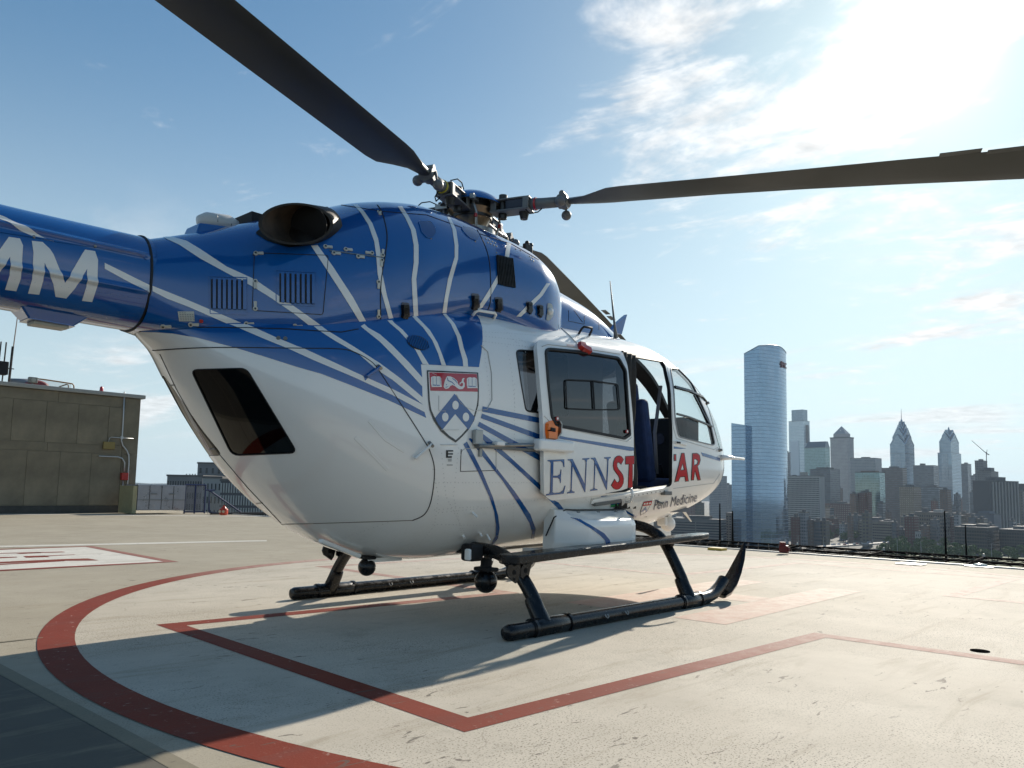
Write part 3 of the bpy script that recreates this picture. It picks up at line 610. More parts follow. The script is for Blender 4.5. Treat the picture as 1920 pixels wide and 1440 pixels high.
# ================================================================== city
GZ = -56.0
def flat_dir(v): v = np.array(v, float); v[2] = 0; return v/np.linalg.norm(v)
FWH, RTH = flat_dir(FW), flat_dir(_r)
def facade(name, wall, glass_, bw=3.2, fh=3.6, wx=.62, wz=.55, rough=.25, metal=0.0, lit=.25, wr=.8, line=None):
    if name in MATS: return MATS[name]
    m = D.materials.new(name); m.use_nodes = True; nt, N, L = nodes(m); b = N['Principled BSDF']; tc = N.new('ShaderNodeTexCoord')
    so = N.new('ShaderNodeSeparateXYZ'); sn = N.new('ShaderNodeSeparateXYZ'); L.new(tc.outputs['Object'], so.inputs[0]); L.new(tc.outputs['Normal'], sn.inputs[0])
    def M_(op, a, b_=None):
        q = N.new('ShaderNodeMath'); q.operation = op
        for i, v in enumerate((a, b_)):
            if v is None: continue
            if isinstance(v, (int, float)): q.inputs[i].default_value = v
            else: L.new(v, q.inputs[i])
        return q.outputs[0]
    side = M_('GREATER_THAN', M_('ABSOLUTE', sn.outputs[0]), .6); h = M_('ADD', M_('MULTIPLY', so.outputs[1], side), M_('MULTIPLY', so.outputs[0], M_('SUBTRACT', 1.0, side)))
    hx = M_('DIVIDE', M_('ADD', h, 500.0*bw), bw); hz = M_('DIVIDE', M_('ADD', so.outputs[2], 200*fh), fh)
    ix, iz = M_('FLOOR', hx), M_('FLOOR', hz); fx, fz = M_('FRACT', hx), M_('FRACT', hz)
    win = M_('MULTIPLY', M_('LESS_THAN', M_('ABSOLUTE', M_('SUBTRACT', fx, .5)), wx/2), M_('LESS_THAN', M_('ABSOLUTE', M_('SUBTRACT', fz, .5)), wz/2))
    win = M_('MULTIPLY', win, M_('LESS_THAN', M_('ABSOLUTE', sn.outputs[2]), .5))
    cb = N.new('ShaderNodeCombineXYZ'); L.new(ix, cb.inputs[0]); L.new(iz, cb.inputs[1]); wn = N.new('ShaderNodeTexWhiteNoise'); wn.noise_dimensions = '3D'; L.new(cb.outputs[0], wn.inputs['Vector'])
    gs = N.new('ShaderNodeVectorMath'); gs.operation = 'SCALE'; gs.inputs[0].default_value = glass_; L.new(M_('ADD', 1-lit, M_('MULTIPLY', wn.outputs['Value'], 2*lit)), gs.inputs['Scale'])
    no = N.new('ShaderNodeTexNoise'); no.inputs['Scale'].default_value = .06; no.inputs['Detail'].default_value = 6; L.new(tc.outputs['Object'], no.inputs['Vector'])
    ws = N.new('ShaderNodeVectorMath'); ws.operation = 'SCALE'; ws.inputs[0].default_value = wall; L.new(M_('ADD', .75, M_('MULTIPLY', no.outputs['Fac'], .5)), ws.inputs['Scale'])
    mx = N.new('ShaderNodeMix'); mx.data_type = 'RGBA'; L.new(win, mx.inputs[0]); L.new(ws.outputs[0], mx.inputs[6]); L.new(gs.outputs[0], mx.inputs[7]); L.new(mx.outputs[2], b.inputs['Base Color'])
    rr = N.new('ShaderNodeMapRange'); L.new(win, rr.inputs[0]); rr.inputs[3].default_value = wr; rr.inputs[4].default_value = rough; L.new(rr.outputs[0], b.inputs['Roughness'])
    if metal: L.new(M_('MULTIPLY', win, metal), b.inputs['Metallic'])
    if metal:
        bn = N.new('ShaderNodeTexNoise'); bn.inputs['Scale'].default_value = .035; bn.inputs['Detail'].default_value = 4; L.new(tc.outputs['Object'], bn.inputs['Vector'])
        bp = N.new('ShaderNodeBump'); bp.inputs['Strength'].default_value = .06; bp.inputs['Distance'].default_value = 1.2; L.new(bn.outputs['Fac'], bp.inputs['Height']); L.new(bp.outputs[0], b.inputs['Normal'])
    MATS[name] = m; return m
def place(xm, ytop, dist, phi=45):
    c = at_depth(xm, ytop, dist); ph = radians(phi); dr_ = RTH*sin(ph)+FWH*cos(ph); dl = -RTH*cos(ph)+FWH*sin(ph); return c, dl, dr_
def length(c, d, xt, lo=0.5, hi=400):
    f = lambda L_: project(c+d*L_)[0]
    s0 = f(lo) < xt
    for _ in range(50):
        m_ = (lo+hi)/2
        if (f(m_) < xt) == s0: lo = m_
        else: hi = m_
    return (lo+hi)/2
def building(name, label, cat, xl, xm, xr, ytop, dist, mt, phi=45, base=None, group=None, roof=None, extra=None, depth=None):
    c, dl, dr_ = place(xm, ytop, dist, phi); Ll = length(c, dl, xl); Lr = length(c, dr_, xr) if xr > xm+.5 else (depth or Ll*.6)
    Lr = min(Lr, 140); Ll = min(Ll, 160)
    if depth: Lr = depth
    h = c[2]-GZ; o = D.objects.new(name, MB().box((Lr/2, Ll/2, -h/2), (Lr, Ll, h)).mesh('building_walls', mt)); COL.objects.link(o)
    o.location = c; o.rotation_euler = (0, 0, atan2(dr_[1], dr_[0])); tag(o, label, cat, group)
    rm = mat('dark_roof_plant', (.10, .10, .10), .8, var=.2)
    for (fx, fy, w_, d_, hh, *mm) in (roof or [(.5, .5, .4, .4, 4)]):
        MB().box((Lr*fx, Ll*fy, hh/2), (Lr*w_, Ll*d_, hh)).build('roof_block', mm[0] if mm else rm, o)
    MB().box((Lr/2, Ll/2, .5), (Lr+.5, Ll+.5, .9)).build('parapet', mm[0] if (roof and len(roof[0]) > 5 and False) else mat('parapet_grey', (.13, .125, .12), .9), o)
    o['dims'] = (Lr, Ll, h); return o
def windows(o, nx_l, nx_r, nz, wf=.55, hf=.5, mt=None, z0=3.0, top=2.0, proud=.12, name='window'):
    """rows of real window boxes on the two faces towards the deck, joined into one part"""
    Lr, Ll, h = o['dims']; m = MB(); fh = (h*1.0-z0-top)/nz
    for iz in range(nz):
        zc = -h+z0+fh*(iz+.5)
        for i in range(nx_l):
            w_ = Ll/nx_l; m.box((-proud/2, w_*(i+.5), zc), (proud, w_*wf, fh*hf))
        for i in range(nx_r):
            w_ = Lr/nx_r; m.box((w_*(i+.5), -proud/2, zc), (w_*wf, proud, fh*hf))
    return m.build(name+'s', mt or mat('dark_window_glass', (.03, .035, .04), .2), o, kind='stuff')
LOWG = 'lower blocks of the city beyond the river'
GB = facade('blue_curtain_wall', (.23, .33, .44), (.25, .36, .48), 1.6, 3.9, .90, .90, .08, .85, .08, .3)
GB2 = facade('pale_curtain_wall', (.30, .36, .40), (.42, .50, .56), 1.5, 4.0, .88, .8, .12, .7, .08, .4)
GT = facade('teal_curtain_wall', (.14, .20, .20), (.22, .34, .34), 2.6, 3.6, .86, .70, .12, .6, .22, .5)
GR = facade('grey_granite_grid', (.34, .33, .33), (.10, .11, .13), 3.0, 3.8, .42, .62, .3)
LIB = facade('liberty_banded_glass', (.16, .19, .22), (.26, .36, .44), 8.0, 4.0, .97, .52, .1, .7, .12, .6)
CONC = facade('pale_concrete_grid', (.50, .48, .43), (.12, .12, .12), 3.4, 3.0, .62, .52, .4)
BRN = facade('brown_brick_grid', (.16, .11, .085), (.10, .095, .09), 3.4, 3.5, .5, .5, .35)
REDB = facade('red_brick_grid', (.13, .055, .045), (.14, .12, .10), 3.2, 3.1, .45, .45, .35)
DRK = facade('dark_office_bands', (.09, .095, .10), (.13, .15, .17), 6.0, 3.8, .95, .48, .2, .3)
TAN = facade('tan_low_grid', (.16, .14, .11), (.07, .07, .075), 3.6, 4.0, .6, .5, .35)
GRY = facade('grey_office_grid', (.28, .28, .29), (.11, .12, .13), 2.8, 3.7, .7, .5, .3)
ground = MB().prism(circ((1500, 1400), 7500, 96), GZ-.8, GZ).build('city_ground', mat('city_ground_mix', (.060, .062, .050), .9, var=.5, vscale=.012), None, kind='structure')

# the tall blue glass tower with a slanting top, a curved front and a lower wing
def glass_tower():
    Dm = 845; c, dl, dr_ = place(1422.4, 648.6, Dm, 40); t = empty('glass_tower', c, rz=atan2(dr_[1], dr_[0]), label='tall blue glass tower with slanted top and red sign, largest on the skyline', cat='skyscraper')
    Ll = length(c, dl, 1394.8); zl = at_depth(1394.8, 664, Dm+float((dl*Ll)@FW))[2]-c[2]; Rv = at_depth(1473.8, 659, Dm+34); v = Rv-c; lx, ly = float(v@dr_), float(v@dl); zr = v[2]
    pts = [(0, Ll, zl), (0, 0, 0)]; n = 18
    for i in range(1, n+1):
        s_ = i/n; bx_, by_ = lx*s_, ly*s_; L_ = hypot(lx, ly); bul = 5.5*sin(pi*s_)**.9; nx_, ny_ = ly/L_, -lx/L_
        if nx_*0+ny_*1 > 0: nx_, ny_ = -nx_, -ny_
        pts.append((bx_+nx_*bul, by_+ny_*bul, zr*s_-2.0*(s_**2)+1.5*sin(pi*s_)*2))
    gd = flat_dir(ray(1424, 900)); gx, gy = float(gd@dr_)*26, float(gd@dl)*26
    pts += [(lx+gx, ly+gy, zr-2), (gx+1.5, Ll+gy-1.5, zl)]
    h = c[2]-GZ; m = MB(); k = len(pts); m.v = [(x, y, -h) for x, y, z in pts]+[(x*(1.0), y, z) for x, y, z in pts]
    m.f = [tuple(range(k-1, -1, -1)), tuple(range(k, 2*k))]+[(i, (i+1) % k, k+(i+1) % k, k+i) for i in range(k)]
    m.build('tower_shaft', GB, t)
    m = MB(); m.tube([(x, y, z+.2) for x, y, z in pts], .5, 4); m.build('roof_edge', mat('pale_mullion', (.35, .42, .48), .4), t)
    # sign
    cu = D.curves.new('s', 'FONT'); cu.body = 'FMC'; cu.size = 8.5; cu.extrude = .25; cu.offset = .12; o = D.objects.new('s', cu); COL.objects.link(o); me0 = bpy.data.meshes.new_from_object(o.evaluated_get(bpy.context.evaluated_depsgraph_get())); D.objects.remove(o)
    V2 = [np.array(v.co) for v in me0.vertices]; w_ = max(v[0] for v in V2); pa = np.array(pts[2+n-8][:2]); pb = np.array(pts[2+n-2][:2]); dv = pb-pa; dn = np.array([dv[1], -dv[0]])/np.linalg.norm(dv)
    if dn[1] > 0: dn = -dn
    V3 = [tuple(np.r_[pa+dv*(.22+.78*v[0]/w_)+dn*(.9+v[2]), -19+v[1]]) for v in V2]; me = D.meshes.new('sign'); me.from_pydata(V3, [], [tuple(p.vertices) for p in me0.polygons]); me.materials.append(mat('sign_dark_red', (.22, .03, .05), .5)); link('sign', me, t)
    m = MB(); q = pa+dv*.10+dn*.9; e = dv/np.linalg.norm(dv)
    for a_, b_ in ((-1.3, 1.5), (1.3, 3.2), (1.3, -.2), (0, 3.8), (0, -1.2)): cc_ = np.r_[q+e*a_*.7, -17+b_-.8]; m.box(cc_, (1.3, 1.3, 1.9))
    m.build('sign_emblem', mat('sign_dark_red'), t)
    c2, dl2, dr2 = place(1397.5, 797, 838, 40); L2 = length(c2, dl2, 1371.2); z2 = at_depth(1371.2, 793, 838+float((dl2*L2)@FW))[2]-c2[2]; loc = np.array([(c2-c)@dr_, (c2-c)@dl, c2[2]-c[2]])
    m = MB(); H2 = c2[2]-GZ; a = [(0, 0), (0, L2), (22, L2), (22, 0)]; m.v = [(x+loc[0], y+loc[1], loc[2]-H2) for x, y in a]+[(x+loc[0], y+loc[1], loc[2]+(z2 if y > 0 else 0)) for x, y in a]; m.f = [(3, 2, 1, 0), (4, 5, 6, 7)]+[(i, (i+1) % 4, 4+(i+1) % 4, 4+i) for i in range(4)]
    m.build('low_wing', GB, t)
    return t
glass_tower()
# notched granite-and-glass skyscraper
def comcast():
    b = building('notched_skyscraper', 'pale glass skyscraper with narrower top block and dark slot beside the slanted glass tower', 'skyscraper', 1478.7, 1507, 1518, 789, 2100, GB2, 50, roof=[(.5, .5, .1, .1, .1)])
    Lr, Ll, h = b['dims']; z = at_depth(1500, 767.7, 2110)[2]-b.location.z; MB().box((Lr*.48, Ll*.46, z/2), (Lr*.80, Ll*.74, z)).build('crown_block', facade('crown_dark_glass', (.22, .28, .32), (.28, .36, .42), 2, 4, .9, .8, .2, .5), b)
    MB().box((Lr*.55, -.6, -34), (Lr*.45, 1.2, 48)).build('dark_slot', mat('slot_dark', (.05, .06, .075), .4), b); MB().box((-.6, Ll*.62, -60-h*.28), (1.2, Ll*.58, h*.62)).build('pale_panel', mat('pale_glass_panel', (.40, .46, .52), .25, metal=.5), b)
comcast()
def pyramid_tower():
    b = building('pyramid_topped_tower', 'grey granite tower with cornice and pointed pyramid roof', 'skyscraper', 1556.5, 1589, 1600.5, 821, 2150, GR, 50, roof=[(.5, .5, 1.04, 1.04, 3)])
    Lr, Ll, h = b['dims']; k = 1.45; MB().box((Lr*.5, Ll*.5, 7), (Lr*.72, Ll*.72, 10)).build('upper_storey', GR, b)
    m = MB(); z0, z1 = 12, at_depth(1577.5, 798, 2170)[2]-b.location.z; a = [(Lr*.14, Ll*.14), (Lr*.86, Ll*.14), (Lr*.86, Ll*.86), (Lr*.14, Ll*.86)]
    m.v = [(x, y, z0) for x, y in a]+[(Lr/2, Ll/2, z1)]; m.f = [(0, 1, 4), (1, 2, 4), (2, 3, 4), (3, 0, 4), (3, 2, 1, 0)]; m.build('pyramid_roof', mat('pyramid_grey', (.22, .24, .27), .5), b)
    m = MB()
    for i, (a_, b_) in enumerate(((.5, .55), (.42, .42), (.58, .42))): m.box((Lr*.5*0+Lr*.30, Ll*a_, z0+(z1-z0)*.28*(1 if i else 1.6)), (1.2, 3, 3))
    m.build('roof_lattice', mat('pale_lattice', (.6, .6, .58), .5), b)
pyramid_tower()
def liberty(name, label, xl, xm, xr, ysh, dist, tiers, apex, spire=None):
    b = building(name, label, 'skyscraper', xl, xm, xr, ysh, dist, LIB, 45, roof=[(.5, .5, .1, .1, .1)]); Lr, Ll, h = b['dims']; zz_ = lambda y: at_depth(xm, y, dist+20)[2]-b.location.z
    for w_, yb, y0, y1 in tiers:
        m = MB(); x0, x1, ya, yb_ = Lr*(.5-w_/2), Lr*(.5+w_/2), Ll*(.5-w_/2), Ll*(.5+w_/2); zb, z0, z1 = zz_(yb), zz_(y0), zz_(y1)
        V = [(x0, ya, zb), (x1, ya, zb), (x1, yb_, zb), (x0, yb_, zb), (x0, ya, z0), (x1, ya, z0), (x1, yb_, z0), (x0, yb_, z0), ((x0+x1)/2, ya, z1), (x1, (ya+yb_)/2, z1), ((x0+x1)/2, yb_, z1), (x0, (ya+yb_)/2, z1), ((x0+x1)/2, (ya+yb_)/2, z1)]
        m.v = V; m.f = [(3, 2, 1, 0), (0, 1, 5, 8, 4), (1, 2, 6, 9, 5), (2, 3, 7, 10, 6), (3, 0, 4, 11, 7), (4, 8, 12, 11), (8, 5, 9, 12), (9, 6, 10, 12), (10, 7, 11, 12)]
        m.build('gabled_tier', LIB, b)
        e = MB(); r_ = .9
        for A, B2, C2 in ((4, 8, 5), (7, 11, 4)): e.tube([V[A], V[B2], V[C2]], r_, 5)
        e.build('gable_edge', mat('pale_blue_gable', (.34, .46, .56), .3, metal=.4), b)
    z0, z1 = zz_(tiers[-1][3]), zz_(apex); MB().tube([(Lr/2, Ll/2, z0-2), (Lr/2, Ll/2, z0+(z1-z0)*.5), (Lr/2, Ll/2, z1)], [3.5, 2.2, .6], 8).build('pinnacle', LIB, b)
    if spire: MB().tube([(Lr/2, Ll/2, z1), (Lr/2, Ll/2, zz_(spire))], [.9, .35], 6).build('spire', mat('spire_grey', (.12, .13, .15), .5), b)
    m = MB(); m.box((-.5, Ll*.5, -h*.22), (1, Ll*.42, h*.40)); m.build('centre_bay', facade('liberty_centre', (.26, .30, .33), (.30, .38, .44), 3, 4, .8, .6, .15, .5), b)
    return b
liberty('spired_skyscraper', 'blue glass skyscraper with stepped gabled crown and a tall needle spire', 1669, 1697, 1714.6, 850, 2100, [(1.0, 852, 834, 815), (.78, 835, 820, 802), (.56, 820, 812, 795), (.36, 812, 802, 789)], 783, 764)
liberty('gabled_skyscraper', 'blue glass skyscraper with blunt gabled crown, shorter twin right of the spired one', 1758, 1784, 1802, 849, 2150, [(.84, 850, 829, 812), (.60, 830, 818, 805)], 799)
# green glass stepped tower with mansard top
b = building('mansard_tower', 'green glass tower with dark sloping top, left of the pyramid roof', 'office tower', 1508, 1547, 1556, 839, 1850, GT, 50, roof=[(.5, .5, .05, .05, .1)]); Lr, Ll, h = b['dims']; z = at_depth(1547, 827, 1850)[2]-b.location.z
m = MB(); m.v = [(0, 0, 0), (Lr, 0, 0), (Lr, Ll, 0), (0, Ll, 0), (Lr*.35, 2, z), (Lr*.8, 2, z), (Lr*.8, Ll-6, z), (Lr*.35, Ll-6, z)]; m.f = [(3, 2, 1, 0), (4, 5, 6, 7)]+[(i, (i+1) % 4, 4+(i+1) % 4, 4+i) for i in range(4)]; m.build('mansard_roof', mat('slate_glass', (.10, .14, .17), .3, metal=.4), b)
def landmark(x):
    L_ = [(1290, 'behind the helicopter nose'), (1380, 'left of the tall glass tower'), (1500, 'beside the notched skyscraper'), (1545, 'behind the pale slab block'), (1580, 'below the pyramid roof'), (1620, 'near the red brick block'), (1655, 'beside the greenish tower'), (1695, 'below the needle spire'), (1735, 'between the two gabled skyscrapers'), (1780, 'below the blunt gabled skyscraper'), (1825, 'near the crane'), (1870, 'in front of the ribbed tower'), (1915, 'at the right edge of the city')]
    return min(L_, key=lambda q: abs(q[0]-x))[1]
def wb(*a, w=None, **k):
    o = building(*a, **k)
    if w: windows(o, *w)
    return o
wb('apartment_slab', 'pale concrete slab block covered in a grid of small balconies, right of the glass tower', 'apartment block', 1477, 1536, 1546, 893, 1120, mat('pale_slab_concrete', (.36, .35, .33), .8, var=.08, vscale=.05), roof=[(.4, .55, .4, .18, 6, mat('pale_plant_room', (.35, .33, .3), .8)), (.4, .85, .3, .1, 2)], w=(24, 0, 27, .62, .5))
wb('office_tower', 'grey office tower with rows of window bands right of the pyramid roof', 'office tower', 1594, 1641, 1653, 859, 1950, GRY, roof=[(.5, .5, .3, .3, 4)])
wb('office_tower', 'dark office block with pale lit right face behind the pale slab', 'office tower', 1519, 1556, 1575, 880, 1400, DRK, roof=[(.5, .5, .6, .6, 4)])
wb('brick_apartment_block', 'long red brick apartment block between the pale slab and the green tower', 'apartment block', 1547, 1592, 1606, 945, 1350, REDB, w=(13, 5, 11, .5, .45, mat('warm_window', (.28, .22, .18), .4)))
wb('glass_residential_tower', 'greenish glass tower with balconies on its right edge, in front of the spired skyscraper', 'apartment tower', 1603, 1649, 1659, 886, 1180, GT, roof=[(.5, .5, .7, .6, 3, mat('brown_plant', (.16, .11, .09), .8))])
wb('office_tower', 'plain brown office slab just left of the spired skyscraper base', 'office tower', 1653, 1692, 1700, 878, 1500, facade('plain_brown_bands', (.13, .10, .09), (.12, .12, .12), 5, 3.6, .96, .45, .3))
wb('brick_apartment_block', 'brown brick block with lit windows below the spired skyscraper', 'apartment block', 1686, 1713, 1727, 913, 1250, facade('ochre_brick_grid', (.20, .15, .11), (.34, .28, .2), 3.2, 3.3, .42, .42, .4), w=(10, 6, 18, .45, .42, mat('warm_window')))
wb('office_tower', 'dark office block between the two gabled skyscrapers', 'office tower', 1712, 1750, 1760, 873, 1700, DRK, roof=[(.3, .6, .3, .2, 5)])
wb('office_tower', 'grey green slab low between the twin skyscrapers', 'office tower', 1724, 1760, 1772, 914, 1350, facade('slate_bands', (.12, .13, .14), (.15, .17, .18), 6, 3.6, .95, .5, .3))
wb('office_tower', 'narrow dark glass tower right of the blunt gabled skyscraper', 'office tower', 1802, 1814, 1821, 870, 1900, DRK)
wb('office_tower', 'small pale stepped block under the crane', 'office tower', 1820, 1830, 1836, 892, 1700, GRY)
ut = wb('tower_under_construction', 'unfinished concrete tower below the crane', 'construction tower', 1827.5, 1843, 1851, 864, 1650, facade('bare_concrete_floors', (.17, .17, .17), (.05, .05, .055), 4, 3.4, .8, .6, .6))
wb('office_tower', 'stone office building with dark blocky roof below the crane', 'office tower', 1832, 1858, 1872, 884, 1350, facade('stone_grid', (.16, .155, .15), (.08, .08, .085), 3, 3.6, .5, .5, .4), roof=[(.5, .4, .5, .5, 7), (.2, .75, .25, .3, 4)])
b = wb('ribbed_office_tower', 'broad dark office tower with tall pale vertical ribs at the right', 'office tower', 1823.5, 1857, 1910, 902, 1050, mat('dark_rib_wall', (.07, .072, .075), .6), phi=66, roof=[(.5, .5, .4, .5, 6)])
Lr, Ll, h = b['dims']
for i in range(9): MB().box((Lr*(.06+.11*i), -.6, -h*.46), (Lr*.035, 1.2, h*.9)).build('facade_rib', mat('pale_rib', (.30, .29, .27), .7), b)
wb('office_tower', 'featureless dark block at the far right edge', 'office tower', 1906, 1935, 1960, 908, 1200, facade('dim_grid', (.08, .08, .08), (.06, .06, .065), 3.5, 3.6, .5, .5, .5))
wb('office_tower', 'thin dark stepped tower squeezed between the glass tower and the pale slab', 'office tower', 1470, 1478, 1482, 849, 1500, GRY); wb('office_tower', 'lower dark tower beside the foot of the glass tower', 'office tower', 1468, 1476, 1480, 885, 1300, DRK)
wb('office_tower', 'hazy block seen just right of the helicopter nose', 'office tower', 1330, 1352, 1363, 893, 1700, GRY); wb('office_tower', 'smaller hazy block left of the glass tower wing', 'office tower', 1358, 1366, 1372, 909, 1800, GRY)
DW = mat('dark_window_glass', (.03, .035, .04), .2)
wb('riverside_office_block', 'grey brown block with a regular grid of dark windows below the glass tower', 'office block', 1361, 1404, 1419, 964, 860, mat('grey_brown_masonry', (.17, .15, .13), .85, var=.1, vscale=.1), phi=30, w=(8, 4, 11, .62, .5), roof=[(.5, .5, .5, .5, 4), (.5, .2, .3, .2, 6)])
wb('riverside_office_block', 'wide low block with long horizontal window bands behind the helicopter nose', 'office block', 1258, 1352, 1362, 976, 820, mat('grey_banded_masonry', (.15, .145, .14), .85, var=.1, vscale=.1), phi=30, w=(2, 1, 9, .96, .42), roof=[(.5, .5, .5, .5, 4)])
wb('riverside_office_block', 'low beige block with flat roof below the greenish tower', 'office block', 1611, 1668, 1684, 979, 1000, mat('beige_masonry', (.18, .16, .13), .85, var=.1, vscale=.1), w=(16, 5, 6, .7, .4), roof=[(.5, .6, .4, .3, 5), (.5, .2, .3, .2, 3)])
wb('riverside_office_block', 'long tan block with arched upper floor right of centre in the low city', 'office block', 1715, 1766, 1782, 962, 1020, mat('tan_masonry', (.14, .12, .095), .85, var=.12, vscale=.1), w=(12, 5, 7, .55, .5), roof=[(.3, .7, .25, .2, 6), (.6, .3, .3, .3, 4, mat('pale_plant_room'))])
wb('riverside_office_block', 'dim tan wing beyond the long tan block', 'office block', 1772, 1802, 1812, 968, 1060, mat('tan_masonry'), w=(8, 3, 6, .55, .5))
wb('riverside_office_block', 'wide dark block with pale frame grid at lower right', 'office block', 1789, 1850, 1873, 991, 820, mat('dark_masonry', (.055, .055, .052), .85, var=.1), w=(13, 6, 6, .78, .62, mat('dark_blue_glass', (.02, .025, .03), .2)), roof=[(.5, .7, .5, .4, 3), (.5, .3, .3, .3, 4)])
wb('riverside_office_block', 'dark gridded block cut by the right edge of the view', 'office block', 1873, 1935, 1960, 996, 820, mat('dark_masonry'), w=(13, 6, 6, .78, .62, mat('dark_blue_glass')))
wb('warehouse', 'plain blue grey stepped shed in the lower right city', 'warehouse', 1824, 1864, 1876, 965, 1000, mat('blue_grey_shed', (.12, .13, .15), .7), roof=[(.5, .5, .9, .5, 4, mat('blue_grey_shed'))])
wb('house', 'small white walled house block beside the expressway trees', 'house', 1699, 1716, 1727, 997, 900, mat('pale_house_wall', (.36, .35, .33), .8), w=(4, 3, 3, .4, .5)); wb('house', 'dark low building left of the white house block', 'house', 1677, 1696, 1702, 994, 960, mat('dark_masonry'), w=(5, 2, 3))
wb('house', 'small brick building between the pale slab and the expressway', 'house', 1546, 1560, 1566, 984, 1080, mat('dark_brick', (.10, .05, .04), .85))
for i in range(34):
    x = 1425+500*(i+.5)/34+random.uniform(-5, 5); dist = random.choice([900, 960, 1040, 1120]); w_ = random.uniform(10, 26); y = random.uniform(958, 990)
    building('low_rise_block', '%s low %s building at street level %s' % ('small' if w_ < 15 else 'broad' if w_ > 21 else 'flat roofed', ('grey', 'brown', 'dark', 'tan', 'brick')[i % 5], landmark(x)), 'building', x-w_*.7, x, x+w_*.35, y, dist, (GRY, BRN, DRK, TAN, REDB)[i % 5], group='low buildings at the foot of the skyline')
# crane on the unfinished tower
cr = empty('tower_crane', at_depth(1849.5, 864, 1650), label='slender tower crane with raised jib above the unfinished tower', cat='crane'); o0 = np.array(cr.location); CRM = mat('crane_steel', (.10, .09, .085), .6)
def cl_(x, y): return tuple(at_depth(x, y, 1650)-o0)
MB().tube([cl_(1849.6, 878), cl_(1849.6, 847)], .8, 6).build('crane_mast', CRM, cr); MB().tube([cl_(1850.5, 851), cl_(1821.8, 826)], [.75, .45], 6).build('crane_jib', CRM, cr); MB().tube([cl_(1849, 850), cl_(1854.5, 852.5)], 1.1, 6).build('counterweight', CRM, cr); MB().tube([cl_(1849.8, 850), cl_(1850.8, 843)], .5, 6).build('crane_top', CRM, cr)
# filler: small far blocks that share one description
rnd = random.Random(3); fm = [GRY, BRN, DRK, TAN, REDB, facade('slate_bands', (.12, .13, .14), (.15, .17, .18), 6, 3.6, .95, .5, .3)]
for i in range(62):
    x = rnd.uniform(1225, 1925); dist = rnd.choice([1150, 1300, 1500, 1750, 2000, 2400]); w_ = rnd.uniform(9, 24); y = rnd.uniform(905, 950)+(1200/dist)*20-8
    if 1385 < x < 1475 and dist > 800: continue
    h_k = rnd.random(); building('city_block', '%s %s block far off %s' % ('narrow' if w_ < 13 else 'wide' if w_ > 19 else 'plain', ('grey', 'brown', 'dark banded', 'tan', 'red brick', 'slate')[i % 6], landmark(x)), 'building', x-w_*.7, x, x+w_*.35, y, dist, fm[i % 6], group=LOWG)
# far wooded rise closing the view
m = MB(); n = 60
for i in range(n+1):
    a = AZ-.85+1.7*i/n; rr_ = 6200; hh_ = GZ+52+14*sin(i*.7)+9*sin(i*1.9); m.v += [(rr_*cos(a), rr_*sin(a), GZ-.5), (rr_*cos(a), rr_*sin(a), hh_), ((rr_+500)*cos(a), (rr_+500)*sin(a), hh_+4), ((rr_+500)*cos(a), (rr_+500)*sin(a), GZ-.5)]
m.f = [(4*i+j, 4*i+4+j, 4*i+5+j, 4*i+1+j) for i in range(n) for j in range(3)]; m.build('far_hills', mat('hazy_wood_green', (.05, .06, .045), .9), None, kind='structure')
# left: white ribbed hospital block and its neighbours beyond the deck
def lbld(name, label, cat, x0, x1, ytop, dist, mt, rows, cols, ph=20, dz=18, wf=.4, hf=.5):
    a = at_depth(x0, ytop, dist); b = at_depth(x1, ytop, dist); w_ = np.linalg.norm(b-a); c = a; o = D.objects.new(name, None); d = flat_dir(b-a); n = np.array([-d[1], d[0], 0])
    me = MB().box((w_/2, dz/2, -20), (w_, dz, 40)).mesh(name, mt); o = D.objects.new(name, me); COL.objects.link(o); o.location = c; o.rotation_euler = (0, 0, atan2(d[1], d[0])); tag(o, label, cat)
    MB().box((w_/2, dz/2, .2), (w_+.4, dz+.4, .5)).build('parapet', mat('parapet_grey'), o)
    if rows:
        m = MB()
        for r in range(rows):
            for q in range(cols): m.box((w_*(q+.5)/cols, -.06, -2.2-r*3.3), (w_/cols*wf, .12, 3.3*hf))
        m.build('windows', DW, o, kind='stuff')
    return o
lbld('hospital_block', 'grey hospital block with small square windows, behind the galvanised cabinet', 'building', 313.7, 380, 892.5, 230, mat('hospital_grey', (.20, .20, .20), .8, var=.1, vscale=.2), 5, 14)
lbld('hospital_tower', 'taller grey tower block rising behind the helicopter tail door', 'building', 371, 440, 869, 250, mat('hospital_grey'), 8, 6, wf=.3)
o = lbld('hospital_wing', 'pale wing with small windows beside the curved tail door', 'building', 380, 416, 896, 200, mat('pale_hospital_concrete', (.34, .34, .33), .8), 7, 5, wf=.28)
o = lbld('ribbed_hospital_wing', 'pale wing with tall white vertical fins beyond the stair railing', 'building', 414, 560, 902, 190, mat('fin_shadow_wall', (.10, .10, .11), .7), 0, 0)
for r in range(5):
    m_ = None
    for q in range(30):
        if m_ is None: m_ = MB().box((0, 0, 0), (.30, .35, 2.3)).mesh('facade_fin', mat('white_fin', (.42, .42, .40), .7))
        f = link('facade_fin', m_, o); f.location = (.3+.62*q, -.2, -1.6-2.9*r)
for k_, x in enumerate((350, 356, 361, 366)):
    MB().tube([at_depth(x, 893, 230), at_depth(x, 888.5, 230)], .18, 8).build('roof_flue', GREYP, None, label='short flue pipe in the row on the grey hospital roof', cat='flue', group='flues on the hospital roof')

